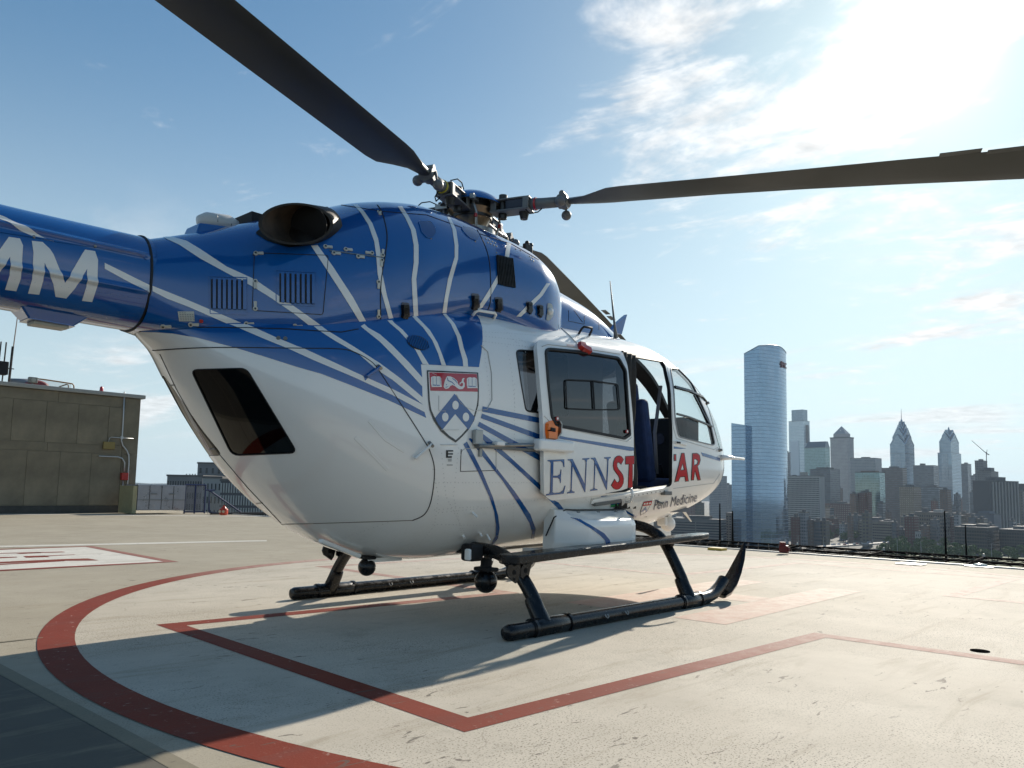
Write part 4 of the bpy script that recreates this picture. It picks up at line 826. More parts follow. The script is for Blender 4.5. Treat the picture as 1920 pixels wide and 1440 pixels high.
# ---- expressway, cars, trees, street lamps below
ex_pts = [(1478, 1031), (1500, 1027), (1560, 1022), (1620, 1018.5), (1660, 1016), (1720, 1014)]
E0 = [plane(x, y, 2, GZ+7) for x, y in ex_pts]; m = MB()
for p in E0: m.v += [tuple(p-FWH*7-[0, 0, .4]), tuple(p+FWH*7-[0, 0, .4]), tuple(p+FWH*7-[0, 0, 1.8]), tuple(p-FWH*7-[0, 0, 1.8])]
m.f = [(4*i+j, 4*i+4+j, 4*i+4+(j+1) % 4, 4*i+(j+1) % 4) for i in range(len(E0)-1) for j in range(4)]; m.build('expressway', mat('expressway_concrete', (.20, .19, .18), .8), None, kind='structure')
CARC = [(.55, .55, .56), (.08, .08, .09), (.35, .36, .38), (.30, .03, .03), (.06, .10, .22), (.6, .58, .52)]
def car_mesh(c):
    m = MB(); pr = [(-2.2, .3), (-2.25, .8), (-1.5, .95), (-.9, 1.45), (.7, 1.45), (1.4, .95), (2.2, .8), (2.25, .3)]
    m.v = [(x, -.85, z) for x, z in pr]+[(x, .85, z) for x, z in pr]; k = len(pr); m.f = [tuple(range(k)), tuple(range(2*k-1, k-1, -1))]+[(i, k+i, k+(i+1) % k, (i+1) % k) for i in range(k)]; return m.mesh('car_body', mat('car_paint_%02d' % CARC.index(c), c, .2, coat=1.0))
gm = MB().box((-.1, 0, 1.2), (1.7, 1.74, .36)).mesh('car_window', DW); wm = MB().tube([(0, -.9, .32), (0, .9, .32)], .32, 10).mesh('car_wheel', RUBBER); cms = [car_mesh(c) for c in CARC]
for i in range(34):
    t = rnd.uniform(0, len(E0)-1.01); k = int(t); p = E0[k]*(1-(t-k))+E0[k+1]*(t-k); d = E0[k+1]-E0[k]; o = link('car', cms[i % 6], None, label='small car in the traffic on the raised expressway beyond the deck', cat='car', group='cars on the expressway')
    o.location = p+FWH*rnd.choice([-4.5, -1.5, 1.5, 4.5])+[0, 0, -.4]; o.rotation_euler = (0, 0, atan2(d[1], d[0])); link('car_window', gm, o)
    for xx in (-1.4, 1.4): w__ = link('car_wheel', wm, o); w__.location = (xx, 0, 0)
def tree_mesh(seed):
    r = random.Random(seed); m = MB()
    for i in range(420):
        a = r.uniform(0, 2*pi); u_ = r.uniform(-1, 1); rad = (r.uniform(.35, 1))**.5; s_ = sqrt(1-u_*u_); lump = 1+.25*sin(3*a+seed)+.2*sin(5*u_+seed*2)
        p = np.array([4.2*rad*lump*s_*cos(a), 4.2*rad*lump*s_*sin(a), 7.2+3.9*rad*u_*(.9+.2*lump)]); q = .55+r.random()*.5; t1 = np.array([r.gauss(0, 1) for _ in range(3)]); t1 /= np.linalg.norm(t1); t2 = np.cross(t1, [r.gauss(0, 1) for _ in range(3)]); t2 /= np.linalg.norm(t2)
        m.add([p-t1*q, p+t2*q*.7, p+t1*q, p-t2*q*.7], [(0, 1, 2, 3)])
    cm = m.mesh('crown', mat('tree_leaf_green', (.050, .105, .018), .8, var=.45, vscale=.5)); tm = MB(); tm.tube([(0, 0, 0), (.1, 0, 3), (0, .2, 6.5)], [.35, .25, .12], 7)
    for k in range(4): a = k*1.6; tm.tube([(0, 0, 3.5+.4*k), (1.6*cos(a), 1.6*sin(a), 5.6+.3*k)], [.14, .05], 5)
    return cm, tm.mesh('trunk', mat('bark_brown', (.06, .045, .035), .9))
TM = [tree_mesh(s) for s in (1, 2, 3)]
def tree(x, y, k, s_, lb, gp):
    p = plane(x, y, 2, GZ); o = empty('tree', p, rz=rnd.uniform(0, 6), label=lb, cat='tree', group=gp); c = link('crown', TM[k][0], o); t = link('trunk', TM[k][1], o); o.scale = (s_, s_, s_*rnd.uniform(.85, 1.15))
for i in range(46): tree(rnd.uniform(1655, 1800), rnd.uniform(1024, 1052), i % 3, rnd.uniform(.8, 1.25), 'leafy green tree in the belt beside the river park below the deck edge', 'trees of the river park')
for i in range(22): tree(rnd.uniform(1535, 1612), rnd.uniform(1003, 1017), i % 3, rnd.uniform(.9, 1.4), 'leafy green tree in the clump in front of the red brick block', 'trees in front of the brick block')
for i in range(18): tree(rnd.uniform(1800, 1918), rnd.uniform(1040, 1056), i % 3, rnd.uniform(.7, 1.1), 'green tree along the foot of the dark gridded blocks at lower right', 'trees below the dark blocks')
for i in range(8): tree(rnd.uniform(1475, 1530), rnd.uniform(1006, 1013), i % 3, rnd.uniform(.8, 1.1), 'small dark tree along the foot of the pale slab block', 'trees at the pale slab')
sheet_ = MB(); sheet_.v = [tuple(plane(x, y, 2, GZ+.3)) for x, y in ((1640, 1036), (1930, 1046), (1930, 1075), (1600, 1060))]; sheet_.f = [(0, 1, 2, 3)]; o = sheet_.build('park_lawn', mat('lawn_green', (.07, .095, .03), .9, var=.4, vscale=.03), None, kind='structure')
for i, x in enumerate((1398.5, 1447, 1496.5, 1544, 1590.5, 1636.5, 1682, 1726.5, 1858.5)):
    a = at_depth(x, 1001+(x-1398)*.04, 420); b = np.array(a); b[2] -= 26; m = MB(); m.tube([tuple(b), tuple(a)], [.16, .10], 6); m.tube([tuple(a), tuple(a+RTH*1.1+[0, 0, .15])], .07, 5); m.build('street_lamp', mat('galvanised_lamp_post', (.34, .34, .33), .5), None, label='tall thin grey lamp post in the row standing beyond the deck edge', cat='street lamp', group='lamp posts beyond the deck edge')

# ---- hazy air
HAZE_D = 0.00006
hz = MB().box((1500, 1400, (GZ-1.8+200)/2), (15400, 15400, 200-(GZ-1.8))).build('haze', None, None, kind='stuff') if False else None
m = MB().box((1500, 1400, (240+GZ-1.8)/2), (15600, 15600, 240-(GZ-1.8))); hm = D.materials.new('haze_air'); hm.use_nodes = True; nt, N, L = nodes(hm)
for n_ in list(N): N.remove(n_)
o_ = N.new('ShaderNodeOutputMaterial'); v_ = N.new('ShaderNodeVolumePrincipled'); v_.inputs['Color'].default_value = (.66, .82, 1.0, 1); v_.inputs['Density'].default_value = HAZE_D; v_.inputs['Anisotropy'].default_value = .15; L.new(v_.outputs[0], o_.inputs['Volume'])
if HAZE_D: m.build('haze', hm, None, kind='stuff')
# ================================================================== helicopter
BODY = Surf(dict(
 x=[-2.68, -2.64, -2.5, -2.35, -2.15, -1.9, -1.6, -1.3, -1.0, -0.6, 0.2, 1.3, 1.75, 2.1, 2.4, 2.7, 3.03, 3.3, 3.47, 3.54],
 zb=[1.83, 1.79, 1.68, 1.50, 1.232, 0.941, 0.696, 0.536, 0.454, 0.42, 0.46, 0.50, 0.54, 0.59, 0.65, 0.735, 0.88, 1.04, 1.16, 1.26],
 zt=[1.88, 1.87, 1.90, 1.94, 1.98, 2.04, 2.12, 2.22, 2.285, 2.32, 2.35, 2.38, 2.40, 2.37, 2.29, 2.15, 1.88, 1.60, 1.40, 1.28],
 hw=[0.04, 0.12, 0.24, 0.378, 0.544, 0.70, 0.79, 0.84, 0.865, 0.865, 0.865, 0.868, 0.87, 0.87, 0.865, .84, 0.71, 0.48, 0.24, 0.02],
 zm=[1.88, 1.86, 1.8, 1.7, 1.6, 1.5, 1.4, 1.3, 1.22, 1.2, 1.2, 1.2, 1.2, 1.2, 1.2, 1.2, 1.22, 1.24, 1.25, 1.27],
 nb=[2.0]*8+[2.1]+[2.2]*8+[2]*3,
 nt=[2.0, 2.4, 2.8, 3.0, 3.2, 3.4, 3.4, 3.4, 3.4, 3.4, 3.4, 3.4, 3.2, 2.9, 2.7, 2.5, 2.2, 2.0, 2.0, 2.0]))
_seam = [(-2.362, .331, 1.83, .350, 2.03), (-2.015, .55, 1.851, .578, 2.04), (-1.847, .626, 1.856, .655, 2.05), (-1.591, .655, 1.908, .70, 2.10), (-1.354, .684, 1.981, .728, 2.17), (-1.149, .697, 2.046, .735, 2.23), (-.876, .675, 2.12, .722, 2.30), (-.596, .65, 2.186, .708, 2.34), (-.25, .65, 2.19, .70, 2.36)]
def _zb(y, z, hw, zm, n=3.0): return zm-(zm-z)/(1-(y/hw)**n)**(1/n)
COWL = Surf(dict(
 x=[-2.69]+[q[0] for q in _seam]+[0.15, 0.38, 0.52, .63, 0.71, 0.75],
 zb=[1.80, _zb(*_seam[0][1:], 6), _zb(*_seam[1][1:], 6), _zb(*_seam[2][1:], 4)]+[_zb(*q[1:]) for q in _seam[3:]]+[2.0, 2.0, 2.02, 2.05, 2.15, 2.33],
 zt=[2.32, 2.448, 2.605, 2.68, 2.79, 2.893, 2.955, 3.008, 3.018, 3.0, 2.97, 2.91, 2.82, 2.72, 2.60, 2.45],
 hw=[.245]+[q[3] for q in _seam]+[.69, .64, .56, .44, .26, .03],
 zm=[2.06]+[q[4] for q in _seam]+[2.36, 2.37, 2.38, 2.39, 2.4, 2.42],
 nb=[3.0, 6, 6, 4]+[3.0]*6+[3.0, 3.0, 3, 2.6, 2.3, 2], nt=[2, 2.25, 2.4, 2.45, 2.5, 2.55, 2.6, 2.6, 2.6, 2.6, 2.6, 2.6, 2.5, 2.3, 2.1, 2]))
SPINE = Surf(dict(
 x=[0.185, 0.785, 1.183, 1.579, 1.897, 2.051, 2.086], zb=[2.0, 2.0, 2.0, 2.0, 2.05, 2.1, 2.2],
 zt=[2.849, 2.74, 2.671, 2.546, 2.415, 2.301, 2.25], hw=[0.55, 0.511, 0.471, 0.394, 0.299, 0.12, 0.02], zm=[2.25]*6+[2.22], nb=[2.0]*7, nt=[2.4]*7))
BOOM = Surf(dict(
 x=[-7.2, -5.0, -3.4, -2.66], zb=[1.93, 1.88, 1.81, 1.80], zt=[2.33, 2.33, 2.33, 2.34], hw=[.14, .19, .235, .245], zm=[2.13, 2.10, 2.07, 2.06],
 nb=[2.3]*4, nt=[2.3]*4))
DOOR = Surf(dict(
 x=[-.5, 0.2, 1.3, 2.0], zb=[.38, .40, .44, .5], zt=[2.36, 2.38, 2.41, 2.42], hw=[.935]*4, zm=[1.2]*4, nb=[2.2]*4, nt=[3.4]*4))
heli = empty('helicopter', (0, 0, 0), label='blue and white medical helicopter on its skids on the rooftop pad, side door slid open', cat='helicopter')

def full_uv(S, n): return [(S.x0, -1), (S.x1, -1), (S.x1, 1), (S.x0, 1)]
def vz(S, u, z, side=1):
    f = S.sec(np.array(u, float)); dz = z-f['zm']; n = np.where(dz < 0, f['nb'], f['nt']); h = np.where(dz < 0, f['zm']-f['zb'], f['zt']-f['zm'])
    r = np.minimum(np.abs(dz)/h, 1)**(n/2)*np.sign(dz); return side*np.arccos(-r)/pi
def smooth_poly(pts, r=.25, n=4):
    """round the corners of a pixel polygon"""
    P = [np.array(p, float) for p in pts]; out = []; m = len(P)
    for i in range(m):
        a, b, c = P[i-1], P[i], P[(i+1) % m]; d = min(np.linalg.norm(a-b), np.linalg.norm(c-b))*r
        p = b+(a-b)/np.linalg.norm(a-b)*d; q = b+(c-b)/np.linalg.norm(c-b)*d
        for k in range(n+1):
            t = k/n; out.append((1-t)**2*p+2*t*(1-t)*b+t*t*q)
    return out
# openings (pixel outlines seen in the photograph, turned into surface coordinates)
px_open = [(1130, 656), (1168, 661), (1239, 671), (1248, 686), (1257, 727), (1261, 810), (1260, 912), (1188, 921), (1130, 926)]
px_cock = smooth_poly([(1257, 690), (1275, 692), (1300, 722), (1332, 795), (1341, 836), (1272, 819), (1266, 790), (1263, 730)], .2)
px_rearw = smooth_poly([(967, 656), (1062, 662), (1066, 781), (986, 771), (977, 720)], .14)
px_clam = smooth_poly([(358, 693), (462, 690), (558, 849), (435, 854)], .12)
h_open = BODY.px(smooth_poly(px_open, .12), 6, True); h_cock = BODY.px(px_cock, 6, True)
h_rear = BODY.px(px_rearw, 6, True); h_clam = BODY.px(px_clam, 8, True)
a_line = BODY.px([(1212, 650), (1231, 660), (1249.6, 673), (1274.6, 686), (1295.4, 709), (1311, 730), (1323, 756), (1337, 791), (1346, 838)], 6)
def windshield_uv():
    A = [tuple(p) for p in a_line]; belt = []
    us = np.linspace(A[-1][0]+.04, 3.40, 14); z0 = float(BODY.P(*A[-1])[2])
    for u_ in us: belt.append((u_, float(vz(BODY, u_, z0+(1.36-z0)*(u_-us[0])/(us[-1]-us[0])))))
    belt = [b for b in belt if b[1] < .97]
    top = [(u_, .982) for u_ in np.linspace(belt[-1][0]+.01, A[0][0], 16)]
    return np.array(A+belt+top)
h_ws = windshield_uv()
MIR = lambda h: np.array(h)*[1, -1]
holes = [h_open, h_cock, h_rear, h_clam, h_ws]
_vo = float(vz(BODY, 1.2, 1.50)); h_open_port = np.array(h_open); h_open_port[:, 1] = np.maximum(h_open_port[:, 1], _vo+.0005*np.arange(len(h_open))/len(h_open)); h_open_port = h_open_port[h_open[:, 1] > _vo-.02]
def build_body():
    K = BODY.K; n = 150; k = np.linspace(0, pi, n)
    u = BODY.x0+(BODY.x1-BODY.x0)*(1-np.cos(k))/2; u = u*.5+np.linspace(BODY.x0, BODY.x1, n)*.5
    vv = np.linspace(-1, 1, 141); U, V = np.meshgrid(u, vv, indexing='ij')
    allh = holes+[MIR(h) for h in [h_open_port]+holes[1:]]
    G = np.stack([U.ravel(), V.ravel()], 1); keep = np.ones(len(G), bool)
    for h in allh: keep &= ~inside(h, G)
    pts = [(a, b*K) for a, b in G[keep]]; edges = []
    for h in allh:
        b = len(pts); m = len(h); pts += [(p[0], p[1]*K) for p in h]; edges += [(b+i, b+(i+1) % m) for i in range(m)]
    r = delaunay_2d_cdt([Vector(p) for p in pts], edges, [], 0, 1e-6)
    Q = np.array([(v.x, v.y/K) for v in r[0]]); T = np.array([f for f in r[2] if len(f) == 3]); C = Q[T].mean(1); ok = np.ones(len(T), bool)
    for h in allh: ok &= ~inside(h, C)
    T = T[ok]; Pn = BODY.P(Q[:, 0], Q[:, 1]); Nn = BODY.N(Q[:, 0], Q[:, 1])
    fn = np.cross(Pn[T[:, 1]]-Pn[T[:, 0]], Pn[T[:, 2]]-Pn[T[:, 0]]); fl = np.sum(fn*Nn[T].mean(1), 1) < 0; T[fl] = T[fl][:, ::-1]
    def mk(name, V_, T_, N_, mt, par):
        me = D.meshes.new(name); me.from_pydata(V_.tolist(), [], T_.tolist()); me.update(); me.materials.append(mt); me.shade_smooth()
        me.normals_split_custom_set_from_vertices([tuple(x) for x in N_]); return link(name, me, par)
    b = mk('fuselage', Pn, T, Nn, FUSE, heli)
    # dark lining inside the cabin
    C = Q[T].mean(1); cab = (C[:, 0] > -1.9) & (C[:, 0] < 3.4)
    mk('cabin_lining', Pn-Nn*.035, T[cab][:, ::-1], -Nn, LINER, b)
    for h in allh:
        m = MB()
        P = BODY.P(h[:, 0], h[:, 1]); N_ = BODY.N(h[:, 0], h[:, 1]); n_ = len(h); base = list(P)+list(P-N_*.036)
        m.add(base, [(i, (i+1) % n_, n_+(i+1) % n_, n_+i) for i in range(n_)])
        m.build('opening_edge', mat('black_edge_trim', (.02, .02, .02), .5), b)
    return b
fuse = build_body()

def loft(name, S, mt, parent, v0=-1, v1=1, nu=90, nv=120, vmin=None, wave=None, u0=None, u1=None):
    k = np.linspace(0, pi, nu); a, b = (S.x0 if u0 is None else u0), (S.x1 if u1 is None else u1)
    u = (a+(b-a)*(1-np.cos(k))/2)*.6+np.linspace(a, b, nu)*.4
    U, V = np.meshgrid(u, np.linspace(v0, v1, nv), indexing='ij'); P = S.P(U, V); N_ = S.N(U, V)
    if wave is not None: P = P+N_*wave(U, V)[..., None]
    P = P.reshape(-1, 3); N_ = N_.reshape(-1, 3); T = []
    for i in range(nu-1):
        for j in range(nv-1): T.append((i*nv+j, (i+1)*nv+j, (i+1)*nv+j+1, i*nv+j+1))
    T = np.array(T); fn = np.cross(P[T[:, 1]]-P[T[:, 0]], P[T[:, 2]]-P[T[:, 0]]); fl = np.sum(fn*N_[T[:, 0]], 1) < 0; T[fl] = T[fl][:, ::-1]
    me = D.meshes.new(name); me.from_pydata(P.tolist(), [], T.tolist()); me.update(); me.materials.append(mt); me.shade_smooth()
    if wave is None: me.normals_split_custom_set_from_vertices([tuple(x) for x in N_])
    return link(name, me, parent)
cowl = loft('engine_cowling', COWL, BLUE, heli, -1, 1, 110, 150)
spine = loft('front_cowling', SPINE, BLUE, heli, -1, 1, 60, 90)
# two pressed beads run along each side of the tail boom
def bead(U, V):
    P = BOOM.P(U, V); z = P[..., 2]; c1 = 2.185; c2 = 1.985
    f = lambda d: .017*np.exp(-(d/.014)**2)
    return (f(z-c1)+f(z-c2))*np.clip((-2.69-U)/.02, 0, 1)
class BoomB(Surf): pass
boom = loft('tail_boom', BOOM, BLUE, heli, -1, 1, 60, 500, wave=bead)
def boomP(u, v): return Surf.P(BOOM, u, v)+Surf.N(BOOM, u, v)*bead(np.asarray(u, float), np.asarray(v, float))[..., None]
class BoomSkin(Surf):
    def P(s, u, v): return Surf.P(BOOM, u, v)+Surf.N(BOOM, u, v)*bead(np.asarray(u, float), np.asarray(v, float))[..., None]
BSK = BoomSkin(dict(x=[-7.2, -5.0, -3.4, -2.66], zb=[1.93, 1.88, 1.81, 1.80], zt=[2.33, 2.33, 2.33, 2.34], hw=[.14, .19, .235, .245], zm=[2.13, 2.10, 2.07, 2.06], nb=[2.3]*4, nt=[2.3]*4))
# rubber joint ring between boom and body
vr = np.linspace(-1, 1, 90)
Pr = COWL.P(np.full(90, -2.755), vr)*[1, 1, 1]
MB().tube(list(BOOM.P(np.full(90, -2.69), vr)+BOOM.N(np.full(90, -2.69), vr)*.001), .008, 6, cap=False).build('joint_ring', SEAM, heli, smooth=True)
# boom lower root fairing
m = MB(); m.tube([(-2.60, 0, 1.90), (-2.68, 0, 1.86), (-2.74, 0, 1.83)], [.08, .06, .03], 16, flat=.5); m.build('root_fairing', BLUE, heli, smooth=True)
# tail fin, stabiliser (outside the photograph, kept simple)
def slab(prof, y0, y1, th=.0): return MB().prism(prof, y0, y1)
m = MB(); pr = [(-6.4, 2.25), (-7.1, 3.25), (-7.6, 3.25), (-7.75, 2.6), (-7.3, 1.95), (-7.0, 2.0)]
m.v = [(x, -.05, z) for x, z in pr]+[(x, .05, z) for x, z in pr]; n_ = len(pr)
m.f = [tuple(range(n_)), tuple(range(2*n_-1, n_-1, -1))]+[(i, n_+i, n_+(i+1) % n_, (i+1) % n_) for i in range(n_)]
bevel(m.build('tail_fin', BLUE, heli), .03)
bevel(MB().box((-6.35, 0, 2.12), (.42, 2.1, .05)).build('horizontal_stabiliser', BLUE, heli), .02)
for s in (-1, 1): bevel(MB().box((-6.45, s*1.07, 2.2), (.75, .04, .62)).build('end_plate', BLUE, heli), .015)

# ---- livery on the white body
blue_low = [(263, 622), (291, 623), (322.5, 625), (369, 633), (436.5, 650.6), (494, 668), (557, 688), (602.5, 701), (665, 725), (727.5, 750), (799, 783.5),
            (796, 772.5), (793, 759), (792, 745), (791.6, 725), (791.6, 708), (789, 683.4), (802, 683.6), (827, 685), (898, 688.5), (902.5, 661), (905, 634), (904, 614), (899, 598), (893, 590)]
ub = BODY.px(blue_low, 6); ub = [tuple(q) for q in ub]; ub[0] = (ub[0][0], ub[0][1])
poly = np.array(ub+[(ub[-1][0]-.03, .80), (ub[-1][0]-.04, .90), (-1.2, .93), (-2.2, .93), (-2.665, .90), (-2.67, ub[0][1])])
obj_patch('blue_paint_panel', BODY, poly, BLUE, fuse, off=.0012, step=.035)
obj_patch('blue_paint_panel', BODY, poly, BLUE, fuse, off=.0012, step=.06, mirror=True)
W = lambda a, b, S=BODY, par=None, **k: stripe(S, a, b, STRIPEW, par or fuse, off=.0026, **k)
B_ = lambda a, b, S=BODY, par=None, **k: stripe(S, a, b, STRIPEB, par or fuse, off=.0026, **k)
W([(462, 608), (474, 613), (516, 632), (557, 649), (566.6, 652), (623, 678), (680.6, 705), (735, 729), (793, 759)], [(430, 608), (443, 613), (494, 635), (541, 654), (587, 675), (665, 708), (735, 740.5), (796, 773)])
W([(603, 612), (613.4, 620), (659, 647.5), (712, 681), (751, 710), (792, 745)], [(588, 612), (598, 620), (627.5, 639), (673, 664.7), (705.6, 693), (735, 712), (793, 759)])
W([(683, 608), (690, 614.7), (712, 627), (735, 647.5), (766.6, 680), (791.6, 708.4)], [(676, 612), (683, 618), (712, 641), (743, 672.5), (791.6, 725)])
W([(735, 601), (739, 606), (754, 618), (771, 636.6), (787, 657), (804, 684)], [(726, 601), (731.4, 607), (748, 621), (763.4, 638), (779, 657), (792, 682.7)])
W([(778, 591), (784.5, 597.5), (805.6, 619), (820, 643), (829, 666), (836, 685.5)], [(773, 594), (778, 600), (793, 614.7), (810, 638), (821, 663), (827.5, 684.5)])
W([(830, 582), (835.5, 588), (852, 607), (864, 631.5), (869, 653), (876, 673.4), (877, 687.5)], [(824, 584), (830, 589), (845, 608), (856, 631.5), (861, 653), (867, 675), (868, 687)])
B_([(904.5, 762), (1030, 787)], [(903.5, 771.7), (1030, 797)])
B_([(903.5, 775.6), (1030, 821)], [(901, 784), (1030, 831)])
B_([(898.6, 791), (974.5, 832), (1030, 863)], [(895, 799), (955, 832), (1030, 875)])
B_([(892.8, 804), (924, 828), (1019, 914.6), (1040, 933)], [(890, 808.6), (912, 831), (955, 866), (1022, 928), (1034, 939)])
B_([(881, 821), (896.7, 832), (929.7, 876.7), (964.7, 921), (994, 964), (1004.6, 991.4), (1001, 1010)], [(878, 823), (896.7, 845.6), (941, 900), (972.5, 946.7), (992, 979.8), (997, 997), (995.5, 1010)])
B_([(875, 828), (889, 855), (904.5, 886), (924, 933), (933.6, 966), (936.5, 989.5), (933.6, 1009), (922, 1024)], [(868.5, 833), (896.7, 886.4), (916, 929), (926, 958), (929.7, 983.6), (928.8, 1005), (919, 1023)])
B_([(1034, 935), (1047, 942), (1064, 962.5)], [(1022, 930), (1045, 952), (1054, 965)])
B_([(1138, 929), (1160, 941), (1165, 951), (1194, 969)], [(1126, 930), (1145, 946), (1158, 953), (1190, 970)])
B_([(1263, 837), (1287, 841)], [(1263, 841.4), (1275, 841.8)])
B_([(1314, 848), (1350, 859)], [(1317, 855), (1350, 865)])
# ---- cowling stripes
cw = dict(S=COWL, par=cowl)
W([(306, 443.8), (325, 445), (350, 452), (375, 467), (425, 500), (478, 524), (507, 544), (551, 574), (595.5, 605.5), (604, 612)], [(309, 447), (337, 460), (375, 485), (425, 512), (475, 538), (507, 558), (551, 588), (584.4, 614)], **cw)
W([(286, 536), (346, 560), (400.6, 583.4), (460, 608.4), (466, 613)], [(286, 546), (313, 560), (353.8, 575.6), (400.6, 596), (443, 614)], **cw)
W([(595.5, 460), (624, 500), (662, 558), (688, 606)], [(583, 461), (611, 504), (640, 549), (678, 610)], **cw)
W([(670, 383.5), (683, 397), (698, 419), (708.6, 447.6), (714, 478), (716.7, 514), (725, 554), (739, 604)], [(661.7, 383.5), (676, 399), (690.5, 422), (701.4, 453), (705, 478), (707.7, 514), (716, 552), (731, 606)], **cw)
W([(753.7, 387), (766, 406), (779, 431), (784.4, 460), (784.4, 492.7), (780, 523.4), (781.7, 550.5), (784, 597)], [(745.6, 387), (759, 408), (770, 431), (775.4, 460), (775.4, 492.7), (771.4, 523.4), (772.7, 550.5), (775.7, 598)], **cw)
W([(844, 408), (855, 431), (859, 460), (858.4, 485.5), (847.6, 523.4), (840, 559.5), (836.7, 586.6)], [(838.6, 407), (847.6, 429.6), (852, 460), (852, 482), (839.5, 523.4), (833, 559.5), (829, 586.6)], **cw)
W([(958, 457), (954, 483), (937.5, 522), (920.7, 552.6), (904, 576.5), (896, 582)], [(950, 455), (946, 482), (930, 520.6), (918, 541), (900.8, 568.6), (888, 577)], **cw)
W([(1031, 532), (1017, 554), (995, 576.5), (976, 594)], [(1024.6, 531), (1011, 551), (992, 568.6), (968, 593)], **cw)
# ---- boom registration and stripes
bz = lambda l: S_(l, 6.4, 0, 400)
def bd(l, mt=STRIPEW, name='lettering', **k): return decal(BSK, bz(l), mt, boom, off=.002, name=name, step=.012, dens=2, **k)
bd([(380, 330), (510, 345), (600, 430), (640, 490), (780, 835), (990, 480), (1020, 435), (1140, 455), (1175, 560), (1165, 880), (1105, 1063), (983, 1048), (1035, 880), (1045, 665), (900, 900), (795, 1020), (665, 1000), (640, 850), (535, 590), (520, 800), (470, 975), (335, 960), (385, 790), (400, 470)])
bd([(105, 283), (238, 303), (275, 385), (262, 600), (250, 780), (195, 933), (60, 915), (115, 740), (122, 520), (0, 700), (-90, 850), (-110, 830), (-90, 640), (0, 430), (50, 360)])
stripe(BSK, bz([(1255, 595), (1500, 715), (1836, 882)]), bz([(1255, 665), (1500, 800), (1800, 958), (1832, 975)]), STRIPEW, boom, off=.002, step=.012)
stripe(BSK, bz([(-120, -20), (0, 22), (60, 45), (330, 190), (520, 290), (650, 336)]), bz([(-120, 20), (0, 78), (250, 215), (400, 280), (500, 310), (640, 336)]), STRIPEW, boom, off=.002, step=.012)
# ---- crest
Z8 = lambda l: S_(l, 9, 785, 680)
sh = [(135, 128), (1000, 168), (1012, 400), (1010, 620), (1003, 720), (980, 800), (930, 980), (840, 1130), (730, 1250), (620, 1350), (500, 1270), (370, 1160), (250, 980), (180, 800), (158, 640), (142, 300)]
shi = [(158, 155), (978, 188), (990, 400), (985, 620), (975, 710), (955, 790), (905, 960), (815, 1105), (715, 1220), (620, 1305), (515, 1235), (393, 1120), (278, 950), (207, 795), (183, 640), (165, 300)]
crest = decal(BODY, Z8(sh), BLACKP, fuse, off=.003, name='crest')
decal(BODY, Z8(shi), STRIPEW, crest, off=.0038, name='shield_field')
decal(BODY, Z8([(172, 165), (975, 195), (988, 492), (190, 475)]), mat('crest_red_paint', (.45, .012, .03), .2, coat=.8), crest, off=.0046, name='red_band')
decal(BODY, Z8([(598, 525), (942, 920), (900, 1020), (830, 1130), (608, 868), (395, 1130), (320, 1035), (268, 935)]), STRIPEB, crest, off=.0046, name='blue_chevron')
for c_ in ((612, 718), (440, 918), (788, 918)):
    decal(BODY, Z8([(c_[0]+54*cos(a), c_[1]+75*sin(a)) for a in np.linspace(0, 2*pi, 25)[:-1]]), STRIPEW, crest, off=.0054, name='white_roundel', dens=3)
for ox, oy in ((0, 0), (603, 20)):
    bk = [(200, 250), (225, 235), (260, 228), (290, 238), (320, 230), (355, 240), (370, 265), (375, 380), (382, 410), (210, 412), (207, 385), (200, 360)]
    q = [(x+ox, y+oy) for x, y in bk]; p_ = decal(BODY, Z8(q), STRIPEW, crest, off=.0054, name='book_emblem', dens=3)
    lines = [[(285, 245), (291, 245), (293, 375), (287, 375)], [(225, 372), (360, 380), (345, 390), (300, 392), (290, 384), (280, 392), (225, 385)], [(228, 250), (233, 250), (236, 370), (231, 370)], [(350, 250), (355, 250), (358, 372), (353, 372)]]
    for l in lines: decal(BODY, Z8([(x+ox, y+oy) for x, y in l]), STRIPEB, crest, off=.0062, name='book_line', dens=3)
dol = [(470, 230), (530, 235), (590, 265), (640, 310), (660, 370), (685, 395), (720, 405), (742, 380), (735, 345), (715, 340), (690, 365), (680, 385), (682, 345), (715, 320), (722, 280), (740, 262), (768, 265), (752, 290), (750, 320), (768, 350), (765, 410), (735, 445), (680, 450), (640, 430), (600, 395), (560, 378), (525, 395), (500, 430), (450, 445), (425, 432), (412, 405), (422, 350), (435, 300), (455, 260)]
decal(BODY, Z8(dol), STRIPEW, crest, off=.0054, name='dolphin_emblem', dens=3)
for l in ([(448, 370), (462, 362), (468, 376), (456, 384)], [(440, 412), (470, 408), (495, 390), (490, 400), (468, 420), (440, 420)], [(478, 250), (490, 300), (520, 310), (560, 330), (600, 375), (594, 382), (550, 340), (510, 322), (480, 312), (470, 260)], [(560, 262), (610, 295), (645, 345), (640, 350), (600, 305), (556, 272)]):
    decal(BODY, Z8(l), STRIPEB, crest, off=.0062, name='dolphin_line', dens=2)
